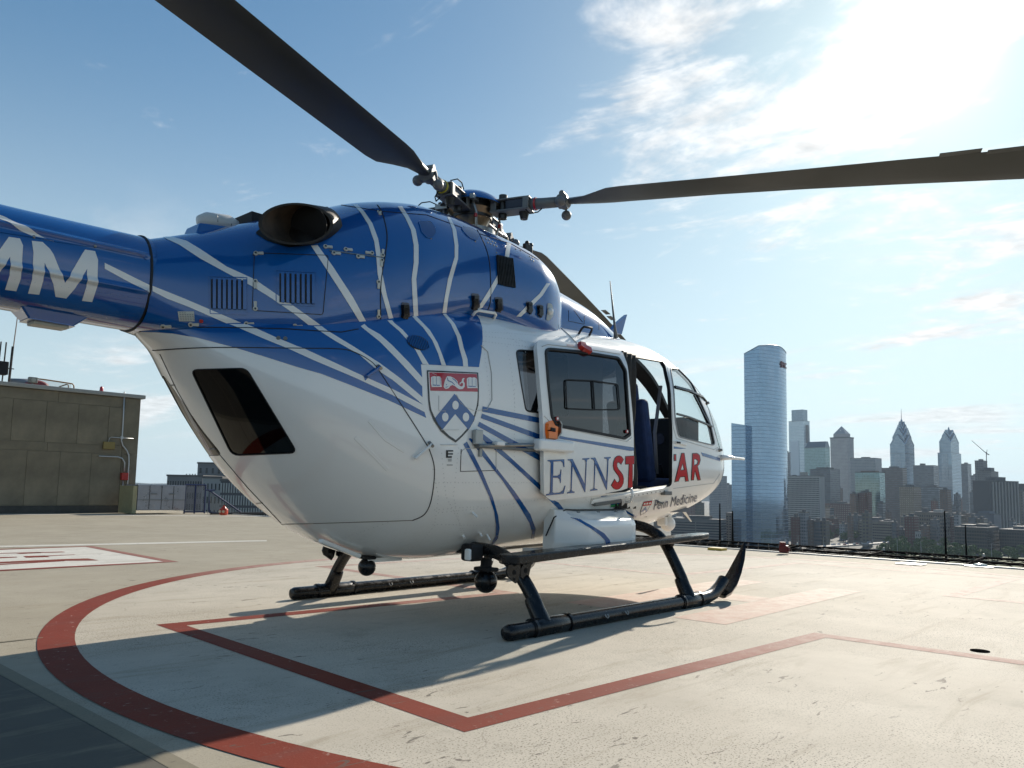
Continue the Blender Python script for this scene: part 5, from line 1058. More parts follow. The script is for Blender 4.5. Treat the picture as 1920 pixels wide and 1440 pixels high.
# small notices
decal(BODY, S_([(288, 432), (358, 432), (358, 446), (308, 446), (308, 462), (355, 462), (355, 475), (308, 475), (306, 490), (345, 490), (342, 506), (288, 506)], 5.142, 780, 760), BLACKP, fuse, off=.002, name='letter_e')
for i in range(4): decal(BODY, S_([(305, 516+i*7), (342, 516+i*7), (342, 519+i*7), (305, 519+i*7)], 5.142, 780, 760), mat('grey_print', (.2, .2, .2), .5), fuse, off=.002, name='notice_line')
decal(BODY, S_([(295, 571), (352, 571), (352, 579), (295, 579)], 5.142, 780, 760), mat('grey_print', (.2, .2, .2), .5), fuse, off=.002, name='notice_line')
pl = decal(COWL, [(333, 584), (363.5, 584), (364.8, 602.5), (336, 602)], mat('placard_white', (.55, .55, .48), .5), cowl, off=.003, name='placard')
for i in range(5):
    for j in range(6 if i else 3):
        x0 = 336+j*4.6+i*.5; y0 = 586+i*3.2; decal(COWL, [(x0, y0), (x0+3.1, y0), (x0+3.2, y0+1.3), (x0+.1, y0+1.3)], mat('grey_print', (.2, .2, .2), .5), pl, off=.004, name='print_mark')

# ---- text laid on a surface
def text_on(S, s, org, ex, ey, mt, parent, off=.003, name='lettering', shear=0.0, size=1.0, font_off=0.0):
    cu = D.curves.new('text', 'FONT'); cu.body = s; cu.size = 1; cu.shear = shear; cu.offset = font_off; cu.resolution_u = 3
    o = D.objects.new('text', cu); COL.objects.link(o); dg = bpy.context.evaluated_depsgraph_get(); me0 = bpy.data.meshes.new_from_object(o.evaluated_get(dg))
    V2 = np.array([v.co[:2] for v in me0.vertices]); Fc = [tuple(p.vertices) for p in me0.polygons]; D.objects.remove(o); D.curves.remove(cu)
    V = []; NN = []
    q = S.hits([(org[0]+ex[0]*a+ey[0]*b, org[1]+ex[1]*a+ey[1]*b) for a, b in V2]); NN = S.N(q[:, 0], q[:, 1]); V = S.P(q[:, 0], q[:, 1])+NN*off; Fc2 = []
    for f in Fc:
        n = np.cross(V[f[1]]-V[f[0]], V[f[2]]-V[f[0]]); Fc2.append(f if n@NN[f[0]] > 0 else f[::-1])
    me = D.meshes.new(name); me.from_pydata(V.tolist(), [], Fc2); me.update(); me.materials.append(mt); D.meshes.remove(me0)
    return link(name, me, parent)
zz = lambda l: S_(l, 6.546, 1160, 780)
text_on(BODY, 'Penn Medicine', (1223.5, 956), (13.9, -2.75), (1.5, -26), mat('navy_print', (.02, .03, .09), .3), fuse, off=.006, shear=.25, size=1)
mini = decal(BODY, zz([(305, 1050), (410, 1035), (375, 1120), (340, 1180), (262, 1220), (262, 1170)]), mat('grey_print', (.2, .2, .2), .5), fuse, off=.002, name='small_crest')
decal(BODY, zz([(308, 1056), (403, 1041), (368, 1118), (336, 1174), (268, 1210), (270, 1170)]), STRIPEW, mini, off=.0028, name='shield_field')
decal(BODY, zz([(304, 1052), (408, 1038), (396, 1090), (290, 1104)]), RED, mini, off=.0036, name='red_band')
for k_ in range(3): decal(BODY, zz([(308+k_*32, 1066-k_*4), (328+k_*32, 1063-k_*4), (324+k_*32, 1084-k_*4), (302+k_*32, 1088-k_*4)]), STRIPEW, mini, off=.0044, name='emblem_mark')
decal(BODY, zz([(330, 1108), (348, 1160), (330, 1182), (322, 1150), (272, 1182), (276, 1165)]), STRIPEB, mini, off=.0036, name='blue_chevron')
# TAR on the cockpit door
def outlined(S, poly, par, off=.003, d=1.35, holes=(), dens=3):
    a = decal(S, poly, BLACKP, par, off=off, name='lettering', holes=holes, dens=dens)
    hh = [inset(h, -d*.8) for h in holes]
    b = decal(S, inset(poly, d), RED, a, off=off+.0012, name='letter_face', holes=hh, dens=dens)
cockpit_door_letters = [([(672, 468), (706, 466), (706, 552), (672, 555)], []), ([(765, 452), (807, 452), (860, 802), (814, 806), (805, 748), (756, 752), (735, 802), (680, 814)], [[(783, 590), (798, 657), (762, 662)]]),
    ([(898, 455), (960, 452), (996, 478), (1005, 540), (992, 592), (972, 615), (1006, 787), (965, 793), (934, 680), (922, 789), (883, 793), (893, 620)], [[(928, 536), (948, 534), (966, 553), (960, 585), (928, 600)]])]
for p_, h_ in cockpit_door_letters: outlined(BODY, zz(p_), fuse, off=.0022, holes=[zz(q) for q in h_])

# ---- panel gaps
for pts in ([(286, 657), (362, 652.5), (440, 651.5), (560, 653), (620, 653.5), (650, 656), (668, 662), (690, 674), (707, 690), (740, 740), (770, 786), (797, 829), (806, 846), (814.5, 881), (809, 935), (796, 964), (773.5, 975.5)],):
    ridge(BODY, pts, .006, .0034, SEAM, fuse, curve=True)
ridge(BODY, [(773.5, 975.5), (700, 978), (600, 981), (528, 983)], .004, .0032, mat('brown_gap', (.2, .17, .13), .7), fuse)
ridge(BODY, [(864.5, 842), (863, 884)], .004, .0034, SEAM, fuse); ridge(BODY, [(863, 884), (928, 882)], .004, .0034, SEAM, fuse)
ridge(BODY, [(863, 856), (866, 845), (872, 841), (929, 839)], .004, .0034, FAINT, fuse); ridge(BODY, [(930, 839), (930, 882)], .004, .0034, FAINT, fuse)
for pts in ([(822, 742), (822, 770), (835, 771)], [(826, 806), (860, 806)], [(826, 834), (857, 834)], [(901, 648), (914, 660), (921, 700), (922, 750), (912, 768), (890, 770)], [(855, 740), (862, 755), (875, 765), (888, 770)], [(810, 700), (818, 704)], [(1040, 605), (1065, 627), (1082, 645)]):
    ridge(BODY, pts, .003, .0062, FAINT, fuse)
ridge(BODY, [(262, 622), (266, 619), (291, 616), (320, 614.5), (400, 614), (470, 615), (540, 617), (600, 621), (640, 623), (672, 617)], .006, .004, SEAM, fuse)
for pts in ([(707.7, 384.5), (717.6, 402.5), (725.7, 442), (721, 485.5), (714, 532.5), (713.6, 606)], [(894.5, 431), (909, 460), (918, 496), (919.8, 559.5), (914, 583)]):
    ridge(COWL, pts, .007, .0034, SEAM, cowl, curve=True)
ridge(COWL, [(618, 470), (660, 476), (718, 483)], .007, .006, STEEL, cowl, name='hinge_strip')
m = MB(); ridge(COWL, smooth_poly([(474.4, 474), (615.5, 479), (605.5, 590), (473, 582)], .05)+[(477, 474)], .004, .0034, SEAM, cowl, mb=m); m.build('panel_seam', SEAM, cowl)
for pts in ([(640, 384.5), (720, 397), (800, 403), (880, 432), (960, 458), (1010, 487)],): ridge(COWL, pts, .003, .0034, SEAM, cowl)
ridge(SPINE, [(1066, 582), (1066, 602), (1095, 608), (1096, 592)], .003, .003, SEAM, spine); ridge(SPINE, [(1076, 582), (1092, 604)], .003, .003, SEAM, spine); ridge(SPINE, [(1123, 600), (1123, 618)], .003, .003, SEAM, spine)
ridge(BODY, [(1243, 672), (1262, 679), (1282, 692), (1301, 712), (1316, 737), (1330, 772), (1345, 826), (1351, 845)], .005, .003, SEAM, fuse, curve=True)
ridge(BODY, [(1262, 916), (1300, 911), (1338, 906), (1350, 888)], .004, .003, FAINT, fuse)
ridge(BODY, [(1252, 690), (1258, 740), (1262, 800), (1268, 822), (1338, 843), (1347, 838)], .004, .003, FAINT, fuse)
# rivets
def rivets(S, lines, par, sp=.032, r=.0042, mt=None, **k):
    m = MB()
    for l in lines:
        q = S.px(l, 2.0); P = S.P(q[:, 0], q[:, 1]); N_ = S.N(q[:, 0], q[:, 1]); L_ = np.r_[0, np.cumsum(np.linalg.norm(np.diff(P, axis=0), axis=1))]
        for d in np.arange(0, L_[-1], sp):
            i = min(np.searchsorted(L_, d), len(P)-1); p = P[i]; n = N_[i]; a = np.cross(n, (0, 0, 1.)); a /= np.linalg.norm(a)+1e-9; b = np.cross(n, a)
            ring = [p+r*(a*cos(t)+b*sin(t))+n*.0005 for t in np.linspace(0, 2*pi, 7)[:-1]]; m.add(ring+[p+n*r*.6], [(j, (j+1) % 6, 6) for j in range(6)])
    return m.build('rivets', mt, par, kind='stuff', smooth=True)
rivets(BODY, [[(580, 1008), (700, 1030), (840, 1032)], [(727, 980), (640, 1010)], [(812, 880), (822, 930), (815, 985), (780, 1028)], [(828, 850), (836, 930), (872, 1000), (882, 1018)], [(815, 956), (860, 952), (900, 950)], [(815, 905), (1010, 905)], [(812, 983), (900, 985), (1000, 992)],
              [(1020, 935), (930, 950), (818, 962)], [(906, 640), (920, 760), (926, 800)], [(951, 650), (960, 700), (966, 770)], [(905, 630), (960, 636), (1008, 644)], [(905, 640), (1005, 652)], [(935, 606), (985, 660)], [(985, 612), (1012, 640)], [(1005, 612), (1030, 640)],
              [(905, 622), (1100, 634), (1160, 648), (1235, 664)], [(1100, 640), (1155, 650), (1230, 668)], [(860, 840), (850, 930), (868, 1010)], [(965, 720), (964, 900), (962, 1000)], [(1265, 903), (1340, 895)], [(960, 636), (1000, 660)], [(966, 630), (1006, 655)], [(1090, 930), (1110, 945), (1125, 940)]], fuse, mt=mat('rivet_grey_white', (.58, .57, .54), .3))
rivets(BODY, [[(300, 622), (400, 622), (640, 632), (680, 640)], [(440, 646), (640, 650)], [(650, 640), (655, 655)], [(680, 624), (700, 690)], [(668, 632), (690, 660)], [(692, 622), (720, 680)], [(705, 622), (735, 690)], [(760, 655), (790, 662)], [(817, 623), (902, 631)], [(820, 638), (900, 638)], [(730, 690), (790, 692)], [(725, 700), (740, 720), (770, 760)]], fuse, mt=BLUE)
rivets(BSK, [bz([(0, 665), (1800, 935)]), bz([(0, 770), (1800, 1035)]), bz([(0, 1035), (1690, 1260)]), bz([(0, 980), (1720, 1220)]), bz([(0, 1090), (1600, 1310)])], boom, sp=.03, mt=BLUE)
m = MB(); ridge(BSK, bz([(650, 338), (1100, 400), (1650, 495), (1760, 560)]), .004, .004, None, None, mb=m); ridge(BSK, bz([(-60, 215), (400, 285), (650, 330)]), .006, .006, None, None, mb=m); m.build('cover_edge', BLUE, boom)
m = MB()
for x_, y_ in ((405, 283), (1135, 400)):
    p, n = BSK.pt(x_/6.4, 400+y_/6.4); m.sphere(p, .009, 8, 6)
m.build('cover_screw', STEEL, boom, smooth=True)

# ---- latches: one cream key-shaped latch, copied
def latch_mesh():
    m = MB(); n = 14; m.v = []; r = .017
    top = [(r*cos(a), r*sin(a)) for a in np.linspace(.55, 2*pi-.55, n)]+[(.052, -.011), (.055, 0), (.052, .011)]
    m.prism(top, -.002, .007); m.cyl((0, 0, .006), (0, 0, .011), .009, 10)
    me = m.mesh('latch', [LATCH, STEEL]); 
    for p in me.polygons[-12:]: p.material_index = 1
    return me
LM = latch_mesh()
ms = MB().prism([(.006*cos(a), .006*sin(a)) for a in np.linspace(0, 2*pi, 9)[:-1]], .011, .0125).mesh('latch_screw', BLACKM)
LL = [(COWL, cowl, 480, 475.6, 1, 0), (COWL, cowl, 479, 528, 0, 1), (COWL, cowl, 479, 579, 0, -1), (COWL, cowl, 610, 463, 1, .1), (COWL, cowl, 625.5, 475, 1, .1), (COWL, cowl, 648, 468, 1, .1), (COWL, cowl, 696.7, 475, -1, -.1), (COWL, cowl, 671, 481.5, 1, .1),
      (COWL, cowl, 716.7, 479, .1, -1), (COWL, cowl, 715.5, 488.4, -.1, 1), (COWL, cowl, 709, 529, 0, 1), (COWL, cowl, 709, 593, 0, -1), (COWL, cowl, 711, 398, .3, 1), (COWL, cowl, 462, 607, 1, 0), (COWL, cowl, 553, 611, 1, .05), (COWL, cowl, 631.5, 615, 1, .05), (COWL, cowl, 680.7, 610, -1, .05), (COWL, cowl, 306, 611, 1, 0), (COWL, cowl, 357.5, 608, 1, 0)]
for S, par, x, y, dx, dy in LL:
    o = link('latch', LM, par); o.matrix_local = frame_on(S, x, y, dx, dy, .003)@Matrix.Scale(.8, 4); s_ = link('latch_screw', ms, o)
p, n = COWL.pt(377, 602); MB().tube([p, p+n*.01], .011, 12).build('red_cap', REDP, cowl, smooth=30)
for x_, y_ in ((522, 634), (535, 635)):
    p, n = BODY.pt(x_, y_); MB().tube([p, p+n*.006], .012, 12).build('round_plug', GREYP, fuse, smooth=30)
# cowling hinge blocks on flat patches, recess shade painted as darker blue
for x, y, w_, h_ in ((757, 583, 13, 30), (888, 566, 13, 30), (932, 572, 13, 28), (990, 577, 10, 22), (1010, 583, 10, 22)):
    q = decal(COWL, smooth_poly([(x-w_*.4, y-h_*.55), (x+w_*.75, y-h_*.5), (x+w_*.9, y+h_*.35), (x-w_*.1, y+h_*.45)], .25), mat('recess_shade_blue', (.006, .02, .07), .3, coat=.5), cowl, off=.004, name='hinge_shade_patch')
    m = MB(); ridge(COWL, [(x, y-h_*.35), (x+1, y-h_*.1), (x+1.5, y+h_*.2), (x-.5, y+h_*.42)], .052, .022, None, None, mb=m); ridge(COWL, [(x, y-h_*.38), (x, y-h_*.2)], .05, .03, None, None, mb=m)
    m.build('hinge', BLACK, cowl, smooth=40)
# louvres
def louvre(S, xs, y0, y1, par, lean=0.0, w_=5.2):
    for x, ya, yb in zip(xs, y0, y1):
        sl = decal(S, [(x-w_*.42, ya), (x+w_*.12, ya), (x+w_*.12, yb), (x-w_*.42, yb)], SEAM, par, off=.0045, name='louvre_slot', dens=8)
        ridge(S, [(x+w_*.45, ya-1), (x+w_*.45, yb+1)], .020, .013, BLUE, par, name='louvre_slat', dens=10, smooth=40)
louvre(COWL, [398.5+9.6*i for i in range(7)], [524+.3*i for i in range(7)], [578+.3*i for i in range(7)], cowl, w_=7)
louvre(COWL, [527+9.5*i for i in range(7)], [513+.3*i for i in range(7)], [567+.3*i for i in range(7)], cowl, w_=7)
for q in ([(392, 518), (463, 521), (463, 590), (394, 588)], [(517, 507), (592, 511), (590, 574), (518, 571)]):
    ridge(COWL, q+[q[0]], .006, .004, BLUE, cowl, name='louvre_frame')
# intake grille on the front of the cowling
gq = [(929.5, 478.5), (947, 483), (960.5, 486), (963.5, 510), (965.5, 540), (948, 537), (933, 533), (931, 505)]
gr = decal(COWL, gq, SEAM, cowl, off=.0045, name='intake_grille')
for i in range(11):
    t = (i+.5)/11; a = (929.5+31*t, 478.8+7.2*t); b = (933.5+32*t, 533.2+7*t); mid = ((a[0]+b[0])/2-1.0+1.2*t, (a[1]+b[1])/2)
    ridge(COWL, [a, mid, b], .006, .012, DSTEEL, gr, name='grille_bar', dens=12, base=.004)
ov = decal(BODY, [(783+21*cos(a)+4*sin(a)*0, 643+13*sin(a)+5*cos(a)) for a in np.linspace(0, 2*pi, 30)[:-1]], SEAM, fuse, off=.0045, name='vent_grille', dens=4)
for i in range(13):
    t = -1+2*(i+.5)/13; c_ = (783+21*t, 643+5*t); l_ = 13*sqrt(1-t*t)
    ridge(BODY, [(c_[0]-l_*.25, c_[1]-l_*.95), (c_[0]+l_*.25, c_[1]+l_*.95)], .006, .006, BLUE, ov, name='grille_bar', dens=9, base=.004)
# oval inspection covers and screws high on the cowling
for pts in ([(784, 416), (806, 415), (814, 425), (817, 437), (810, 447), (800, 446), (790, 436), (787, 424)], [(864, 427), (884, 428), (896, 437), (898, 444), (893, 452), (880, 446), (870, 437)]):
    q = [np.array(p) for p in pts]; decal(COWL, smooth_poly(pts, .3), mat('dark_blue_paint', (.006, .045, .19), .14, coat=1.0), cowl, off=.006, name='inspection_cover', dens=4)
    ridge(COWL, smooth_poly(pts, .3)+[smooth_poly(pts, .3)[0]], .005, .007, BLUE, cowl, name='cover_rim', dens=4)
sc = MB()
for x, y in ((787, 415), (815, 427), (808, 447), (870, 426), (891, 453), (911.5, 448), (917, 450), (923, 453), (928.5, 455.5), (914.5, 455), (920, 457.5), (926, 460), (931, 462), (931, 474), (967, 467), (976, 470), (993.5, 481), (998.5, 483.5), (995.5, 487), (1000, 489.5)):
    p, n = COWL.pt(x, y); sc.tube([p, p+n*.005], [.007, .005], 8)
sc.build('cover_screw', STEEL, cowl, smooth=30)
# landing light housing on the cowling side front
lt = decal(COWL, smooth_poly([(1026, 568), (1034, 570), (1037, 590), (1030, 601), (1023, 600), (1025, 585)], .3), STEEL, cowl, off=.006, name='side_light', dens=4)
p, n = COWL.pt(1030, 584); MB().sphere(p+n*.004, .03, 14, 8).build('side_lamp', mat('lamp_glass', (.75, .75, .72), .08, coat=1.0), cowl, smooth=True)

# ---- exhausts
def exhaust(sy):
    ax = np.array([-cos(radians(31)), sy*sin(radians(31)), -.29]); ax /= np.linalg.norm(ax)
    c0 = np.array([-2.03, sy*.62, 2.465])-ax*.36; R = .128
    A = np.cross(ax, (0, 0, 1)); A /= np.linalg.norm(A); B = np.cross(A, ax)
    n = 40; o_, i_ = [], []
    yc = sy*.62
    def ring(r, off):
        v = []
        for k in range(n):
            a = 2*pi*k/n; p = c0+r*(A*cos(a)+B*sin(a)*.95); t = (yc-p[1]-sy*.03*cos(a*1.0)*0)/ax[1]; v.append((p, p+ax*(t+off)))
        return v
    Ro = ring(R, 0); Ri = ring(R-.012, 0); m = MB()
    m.add([p for p, _ in Ro]+[q for _, q in Ro], [(k, (k+1) % n, n+(k+1) % n, n+k) for k in range(n)])
    m.add([q for _, q in Ro]+[q for _, q in Ri], [(k, (k+1) % n, n+(k+1) % n, n+k) for k in range(n)])
    e = m.build('exhaust_pipe', EXH_OUT, heli, smooth=35)
    m = MB(); m.add([p for p, _ in Ri]+[q for _, q in Ri], [(k, n+k, n+(k+1) % n, (k+1) % n) for k in range(n)]); m.build('exhaust_inside', EXH_IN, e, smooth=True)
    MB().tube([c0+ax*.20, c0+ax*.21], R-.013, 32).build('throat_dark_disc', mat('pipe_depth_dark', (.006, .005, .004), .9), e)  # black disc across the pipe, painted in place of its unlit depth
    m = MB()
    q0 = c0+ax*.0; m.tube([q0+ax*.0, q0+ax*.03, q0+ax*.06], [.10, .09, .0], 20); m.build('exhaust_cone', EXH_IN, e, smooth=40)
    return e
exhaust(-1); exhaust(1)
decal(COWL, smooth_poly([(573, 383.5), (596, 382.5), (613, 387), (629, 406), (631, 433), (624, 441), (606, 451), (580, 461), (540, 464.5), (500, 452), (478, 438), (500, 420)], .2), EXH_OUT, cowl, off=.005, name='exhaust_surround', dens=6)
# gps fairing on the boom root
m = MB(); a = [(-2.40, -.1), (-2.40, .1), (-2.02, .1), (-2.02, -.1)]
m.add([(-2.42, -.12, 2.30), (-1.95, -.14, 2.44), (-1.95, .14, 2.44), (-2.42, .12, 2.30), (-2.36, -.085, 2.50), (-2.04, -.085, 2.545), (-2.04, .085, 2.545), (-2.36, .085, 2.50)], [(4, 5, 6, 7), (0, 1, 5, 4), (1, 2, 6, 5), (2, 3, 7, 6), (3, 0, 4, 7)])
gp = bevel(m.build('antenna_pedestal', BLUE, heli), .008)
m = MB(); m.tube([(-2.33, 0, 2.515), (-2.315, 0, 2.53), (-2.28, 0, 2.54), (-2.14, 0, 2.56), (-2.09, 0, 2.56), (-2.065, 0, 2.545)], [.005, .05, .07, .07, .05, .005], 20, flat=.9); m.build('antenna_dome', mat('off_white_dome', (.62, .60, .55), .35), gp, smooth=True)
m = MB()
for x_ in (-2.24, -2.15): m.tube([(x_, -.07, 2.54), (x_, -.06, 2.58), (x_, 0, 2.612), (x_, .06, 2.58), (x_, .07, 2.54)], .003, 6)
m.build('dome_strap', GREYP, gp)
MB().box((-1.97, 0, 2.62), (.14, .22, .07)).build('rear_fairing_block', BLACKM, heli)
# roof handles and aerials
p0, n0 = BODY.pt(893, 590); p1, n1 = BODY.pt(928, 598)
def rail(S, x0, y0, x1, y1, h, r, mt, name, par, **k):
    a, na = S.pt(x0, y0); b, nb = S.pt(x1, y1); d = b-a
    return MB().tube([a-na*.01, a+na*h*.7+d*.02, a+na*h+d*.12, b+nb*h-d*.12, b+nb*h*.7-d*.02, b-nb*.01], r, 10).build(name, mt, par, smooth=True, **k)
rail(BODY, 886, 592, 926, 598, .05, .011, WHITE, 'roof_handle', heli)
rail(BODY, 1085, 626, 1105, 629, .07, .010, BLACKM, 'roof_handle', heli)
a, n = BODY.pt(1157, 627); MB().tube([a, (a[0]-.02, a[1], a[2]+.1), (a[0]-.10, a[1], a[2]+.52)], [.022, .012, .004], 8).build('whip_aerial', GREYP, heli, smooth=True)
# wire cutter fin on the roof ahead of the cowling
m = MB(); b0 = plane(1148, 627, 1, 0.0)
pr = [plane(1143, 622, 1, 0), plane(1163, 627, 1, 0), plane(1173, 590, 1, 0), plane(1168, 594, 1, 0), plane(1152, 608, 1, 0)]
m.add([p+[0, -.02, 0] for p in pr]+[p+[0, .02, 0] for p in pr], [tuple(range(5)), tuple(range(9, 4, -1))]+[(i, 5+i, 5+(i+1) % 5, (i+1) % 5) for i in range(5)])
m.build('wire_cutter', BLUE, heli)
# ---- glazing
obj_patch('windshield', BODY, h_ws, GCLEAR, fuse, off=-.004, step=.06); obj_patch('windshield', BODY, MIR(h_ws), GCLEAR, fuse, off=-.004, step=.06)
cg = obj_patch('cockpit_window', BODY, h_cock, GCLEAR, fuse, off=-.006, step=.05); obj_patch('cockpit_window', BODY, MIR(h_cock), GCLEAR, fuse, off=-.006, step=.05)
obj_patch('rear_cabin_window', BODY, h_rear, GDARK, fuse, off=-.006, step=.06); obj_patch('rear_cabin_window', BODY, MIR(h_rear), GDARK, fuse, off=-.006, step=.06)
obj_patch('clamshell_window', BODY, h_clam, GBLACK, fuse, off=-.003, step=.06); obj_patch('clamshell_window', BODY, MIR(h_clam), GBLACK, fuse, off=-.003, step=.06)
obj_patch('window_dark_backing', BODY, h_clam, mat('interior_dark', (.012, .012, .016), .9), fuse, off=-.02, step=.08)  # dark sheet behind the glass stands for the unlit interior
ridge(BODY, px_clam+[px_clam[0]], .006, .004, SEAM, fuse, name='window_seal', dens=6)
ridge(BODY, px_rearw+[px_rearw[0]], .010, .004, SEAM, fuse, name='window_seal', dens=6)
ridge(BODY, px_cock+[px_cock[0]], .012, .006, mat('grey_seal', (.25, .25, .25), .4), fuse, name='window_seal', dens=5)
ridge(BODY, [(1264, 726), (1290, 733), (1316, 745), (1324, 752)], .028, .018, BLACK, cg, name='window_bar', dens=6)
ridge(BODY, [(1268, 776), (1290, 782), (1318, 793), (1334, 800)], .018, .014, GREYP, cg, name='window_bar', dens=6)
ridge(BODY, [(1300, 741), (1310, 760), (1320, 780), (1329, 795)], .022, .014, BLACK, cg, name='window_bar', dens=6)
# centre post of the windshield and nose top rail
m = MB(); uu = np.linspace(2.05, 3.38, 24); P = BODY.P(uu, np.full(24, 1.0)); m.tube(list(P+[0, 0, -.015]), .028, 8, flat=.6); m.build('windshield_post', WHITE, fuse, smooth=True)
# pitot tubes, side bracket, door handle
a, n = BODY.pt(1352, 858); MB().tube([a, a+np.array([.05, -.05, 0]), a+np.array([.12, -.07, .0]), a+np.array([.34, -.075, .0])], [.03, .022, .014, .013], 10).build('pitot_tube', WHITE, heli, smooth=True)
MB().tube([a*[1, -1, 1], a*[1, -1, 1]+np.array([.12, .07, 0]), a*[1, -1, 1]+np.array([.34, .075, 0])], [.03, .014, .013], 10).build('pitot_tube', WHITE, heli, smooth=True)
a, n = BODY.pt(1348, 844); MB().tube([a-n*.01, a+n*.035], [.02, .012], 8).build('nose_bracket', STEEL, heli)
a, n = BODY.pt(1325, 757); MB().tube([a-n*.01, a+n*.03], [.014, .012], 8).build('nose_bracket', STEEL, heli)
ridge(BODY, [(1264, 829.5), (1276, 831), (1285, 833)], .028, .02, WHITE, fuse, name='door_handle'); ridge(BODY, [(1265, 829.5), (1272, 830.3)], .02, .024, BLACKM, fuse, name='door_handle_grip')
# ---- sliding door, slid back along the outside
dr = empty('sliding_door', label='white sliding cabin door slid back along the fuselage'); dr.parent = heli
px_door = smooth_poly([(1005, 634), (1060, 641), (1166, 656.5), (1177, 685), (1188.5, 800), (1188.5, 915), (1110, 930), (1034, 939), (1020, 928), (1018.5, 790), (1010, 690)], .3, 4)
px_dwin = smooth_poly([(1022.5, 654), (1090, 660), (1160, 671.5), (1173, 695), (1181, 815), (1171, 822), (1042, 797), (1034, 780), (1027, 715)], .16, 4)
hd = DOOR.px(px_door, 6, True); hw_ = DOOR.px(px_dwin, 6, True)
obj_patch('door_panel', DOOR, hd, WHITE, dr, holes=[hw_], step=.06)
obj_patch('door_inner_skin', DOOR, hd, LINER, dr, holes=[hw_], off=-.035, step=.08, flip=True)
m = MB()
for h in (hd, hw_):
    P = DOOR.P(h[:, 0], h[:, 1]); N_ = DOOR.N(h[:, 0], h[:, 1]); n_ = len(h); m.add(list(P)+list(P-N_*.035), [(i, (i+1) % n_, n_+(i+1) % n_, n_+i) for i in range(n_)])
m.build('door_edge', WHITE, dr)
dg_ = obj_patch('door_window', DOOR, hw_, GDARK, dr, off=-.006, step=.08)
ridge(DOOR, px_dwin+[px_dwin[0]], .024, .008, RUBBER, dg_, name='window_seal', dens=6)
pin = smooth_poly([(1060, 712), (1112, 714), (1158, 721), (1162, 768), (1110, 768), (1062, 766)], .08, 3)
ridge(DOOR, pin+[pin[0]], .010, .006, BLACKM, dg_, name='vent_pane_frame', dens=6); ridge(DOOR, [(1111, 715), (1114, 768)], .012, .008, BLACKM, dg_, name='vent_pane_divider')
ridge(DOOR, [(1020, 780), (1040, 800), (1175, 828), (1184, 820)], .004, .003, FAINT, dr); ridge(DOOR, [(1016, 650), (1026, 646), (1090, 653), (1163, 664)], .005, .004, FAINT, dr)
stripe(DOOR, [(1030, 813), (1062.5, 820), (1188, 839)], [(1024, 818), (1047, 822), (1181, 845.5), (1188, 845)], STRIPEB, dr, off=.002)
ZD = lambda l: S_(l, 9.6, 1000, 820)
e_ = [(250, 410), (555, 395), (557, 535), (540, 535), (525, 460), (490, 430), (360, 438), (355, 690), (430, 690), (475, 660), (490, 578), (502, 578), (492, 822), (478, 820), (465, 750), (430, 728), (352, 728), (345, 985), (370, 1003), (480, 990), (530, 950), (560, 870), (577, 870), (545, 1015), (220, 1050), (225, 1025), (280, 1010), (298, 980), (310, 470), (290, 435), (255, 432)]
n1 = [(615, 395), (705, 388), (922, 835), (940, 450), (920, 405), (880, 402), (878, 380), (1007, 372), (1005, 392), (972, 402), (958, 450), (935, 987), (920, 987), (705, 520), (688, 940), (705, 970), (740, 975), (738, 996), (605, 1012), (605, 992), (650, 975), (668, 940), (680, 470), (655, 420), (615, 414)]
n2 = [(1035, 372), (1115, 365), (1310, 800), (1330, 430), (1315, 385), (1275, 382), (1272, 360), (1392, 352), (1390, 374), (1360, 385), (1350, 430), (1325, 942), (1310, 944), (1115, 490), (1098, 900), (1115, 928), (1150, 932), (1150, 951), (1020, 965), (1022, 942), (1065, 930), (1083, 900), (1095, 440), (1075, 402), (1035, 392)]
for q in (e_, n1, n2):
    a_ = decal(DOOR, ZD(q), mat('navy_letter_outline', (.01, .03, .12), .3), dr, off=.002, dens=3); decal(DOOR, inset(ZD(q), .32), STRIPEB, a_, off=.003, name='letter_face', dens=3)
s_p = [(1628, 400), (1578, 497), (1550, 468), (1525, 452), (1506, 475), (1508, 520), (1530, 565), (1575, 620), (1610, 670), (1628, 740), (1620, 830), (1590, 890), (1545, 930), (1490, 945), (1440, 928), (1393, 862), (1460, 743), (1500, 800), (1525, 803), (1543, 775), (1540, 735), (1520, 690), (1480, 640), (1440, 580), (1427, 510), (1435, 440), (1465, 365), (1505, 332), (1545, 325), (1590, 345)]
t_p = [(1650, 338), (1818, 326), (1818, 488), (1788, 486), (1786, 908), (1695, 912), (1714, 488), (1650, 490)]
for q in (s_p, t_p): outlined(DOOR, ZD(q), dr, off=.002, d=.95, dens=3)
# orange emergency handle and its bracket on the rear edge of the door
hh = decal(DOOR, smooth_poly([(1022, 792), (1034, 788), (1044, 792), (1047, 806), (1043, 822), (1023, 823), (1021, 808)], .3), ORANGE, dr, off=.004, name='emergency_handle', dens=4)
m = MB(); ridge(DOOR, [(1023, 800), (1032, 802), (1040, 806)], .05, .03, None, None, mb=m); ridge(DOOR, [(1024, 815), (1040, 817)], .06, .028, None, None, mb=m); m.build('handle_body', ORANGE, hh, smooth=40)
m = MB(); ridge(DOOR, [(1026, 805), (1034, 807)], .03, .04, None, None, mb=m); m.build('handle_plate', BLACKM, hh)
m = MB(); ridge(DOOR, [(1040, 822), (1047, 812), (1048, 796), (1045, 790)], .014, .03, None, None, mb=m); m.build('handle_lever', STEEL, hh)
for x, y in ((1043.5, 785), (1174.5, 809)):
    p, n = DOOR.pt(x, y); m = MB(); m.tube([p, p+n*.01], .016, 16); c_ = m.build('window_marker', REDP, dr, smooth=30); MB().tube([p+n*.009, p+n*.012], .009, 12).build('marker_centre', WHITE, c_)
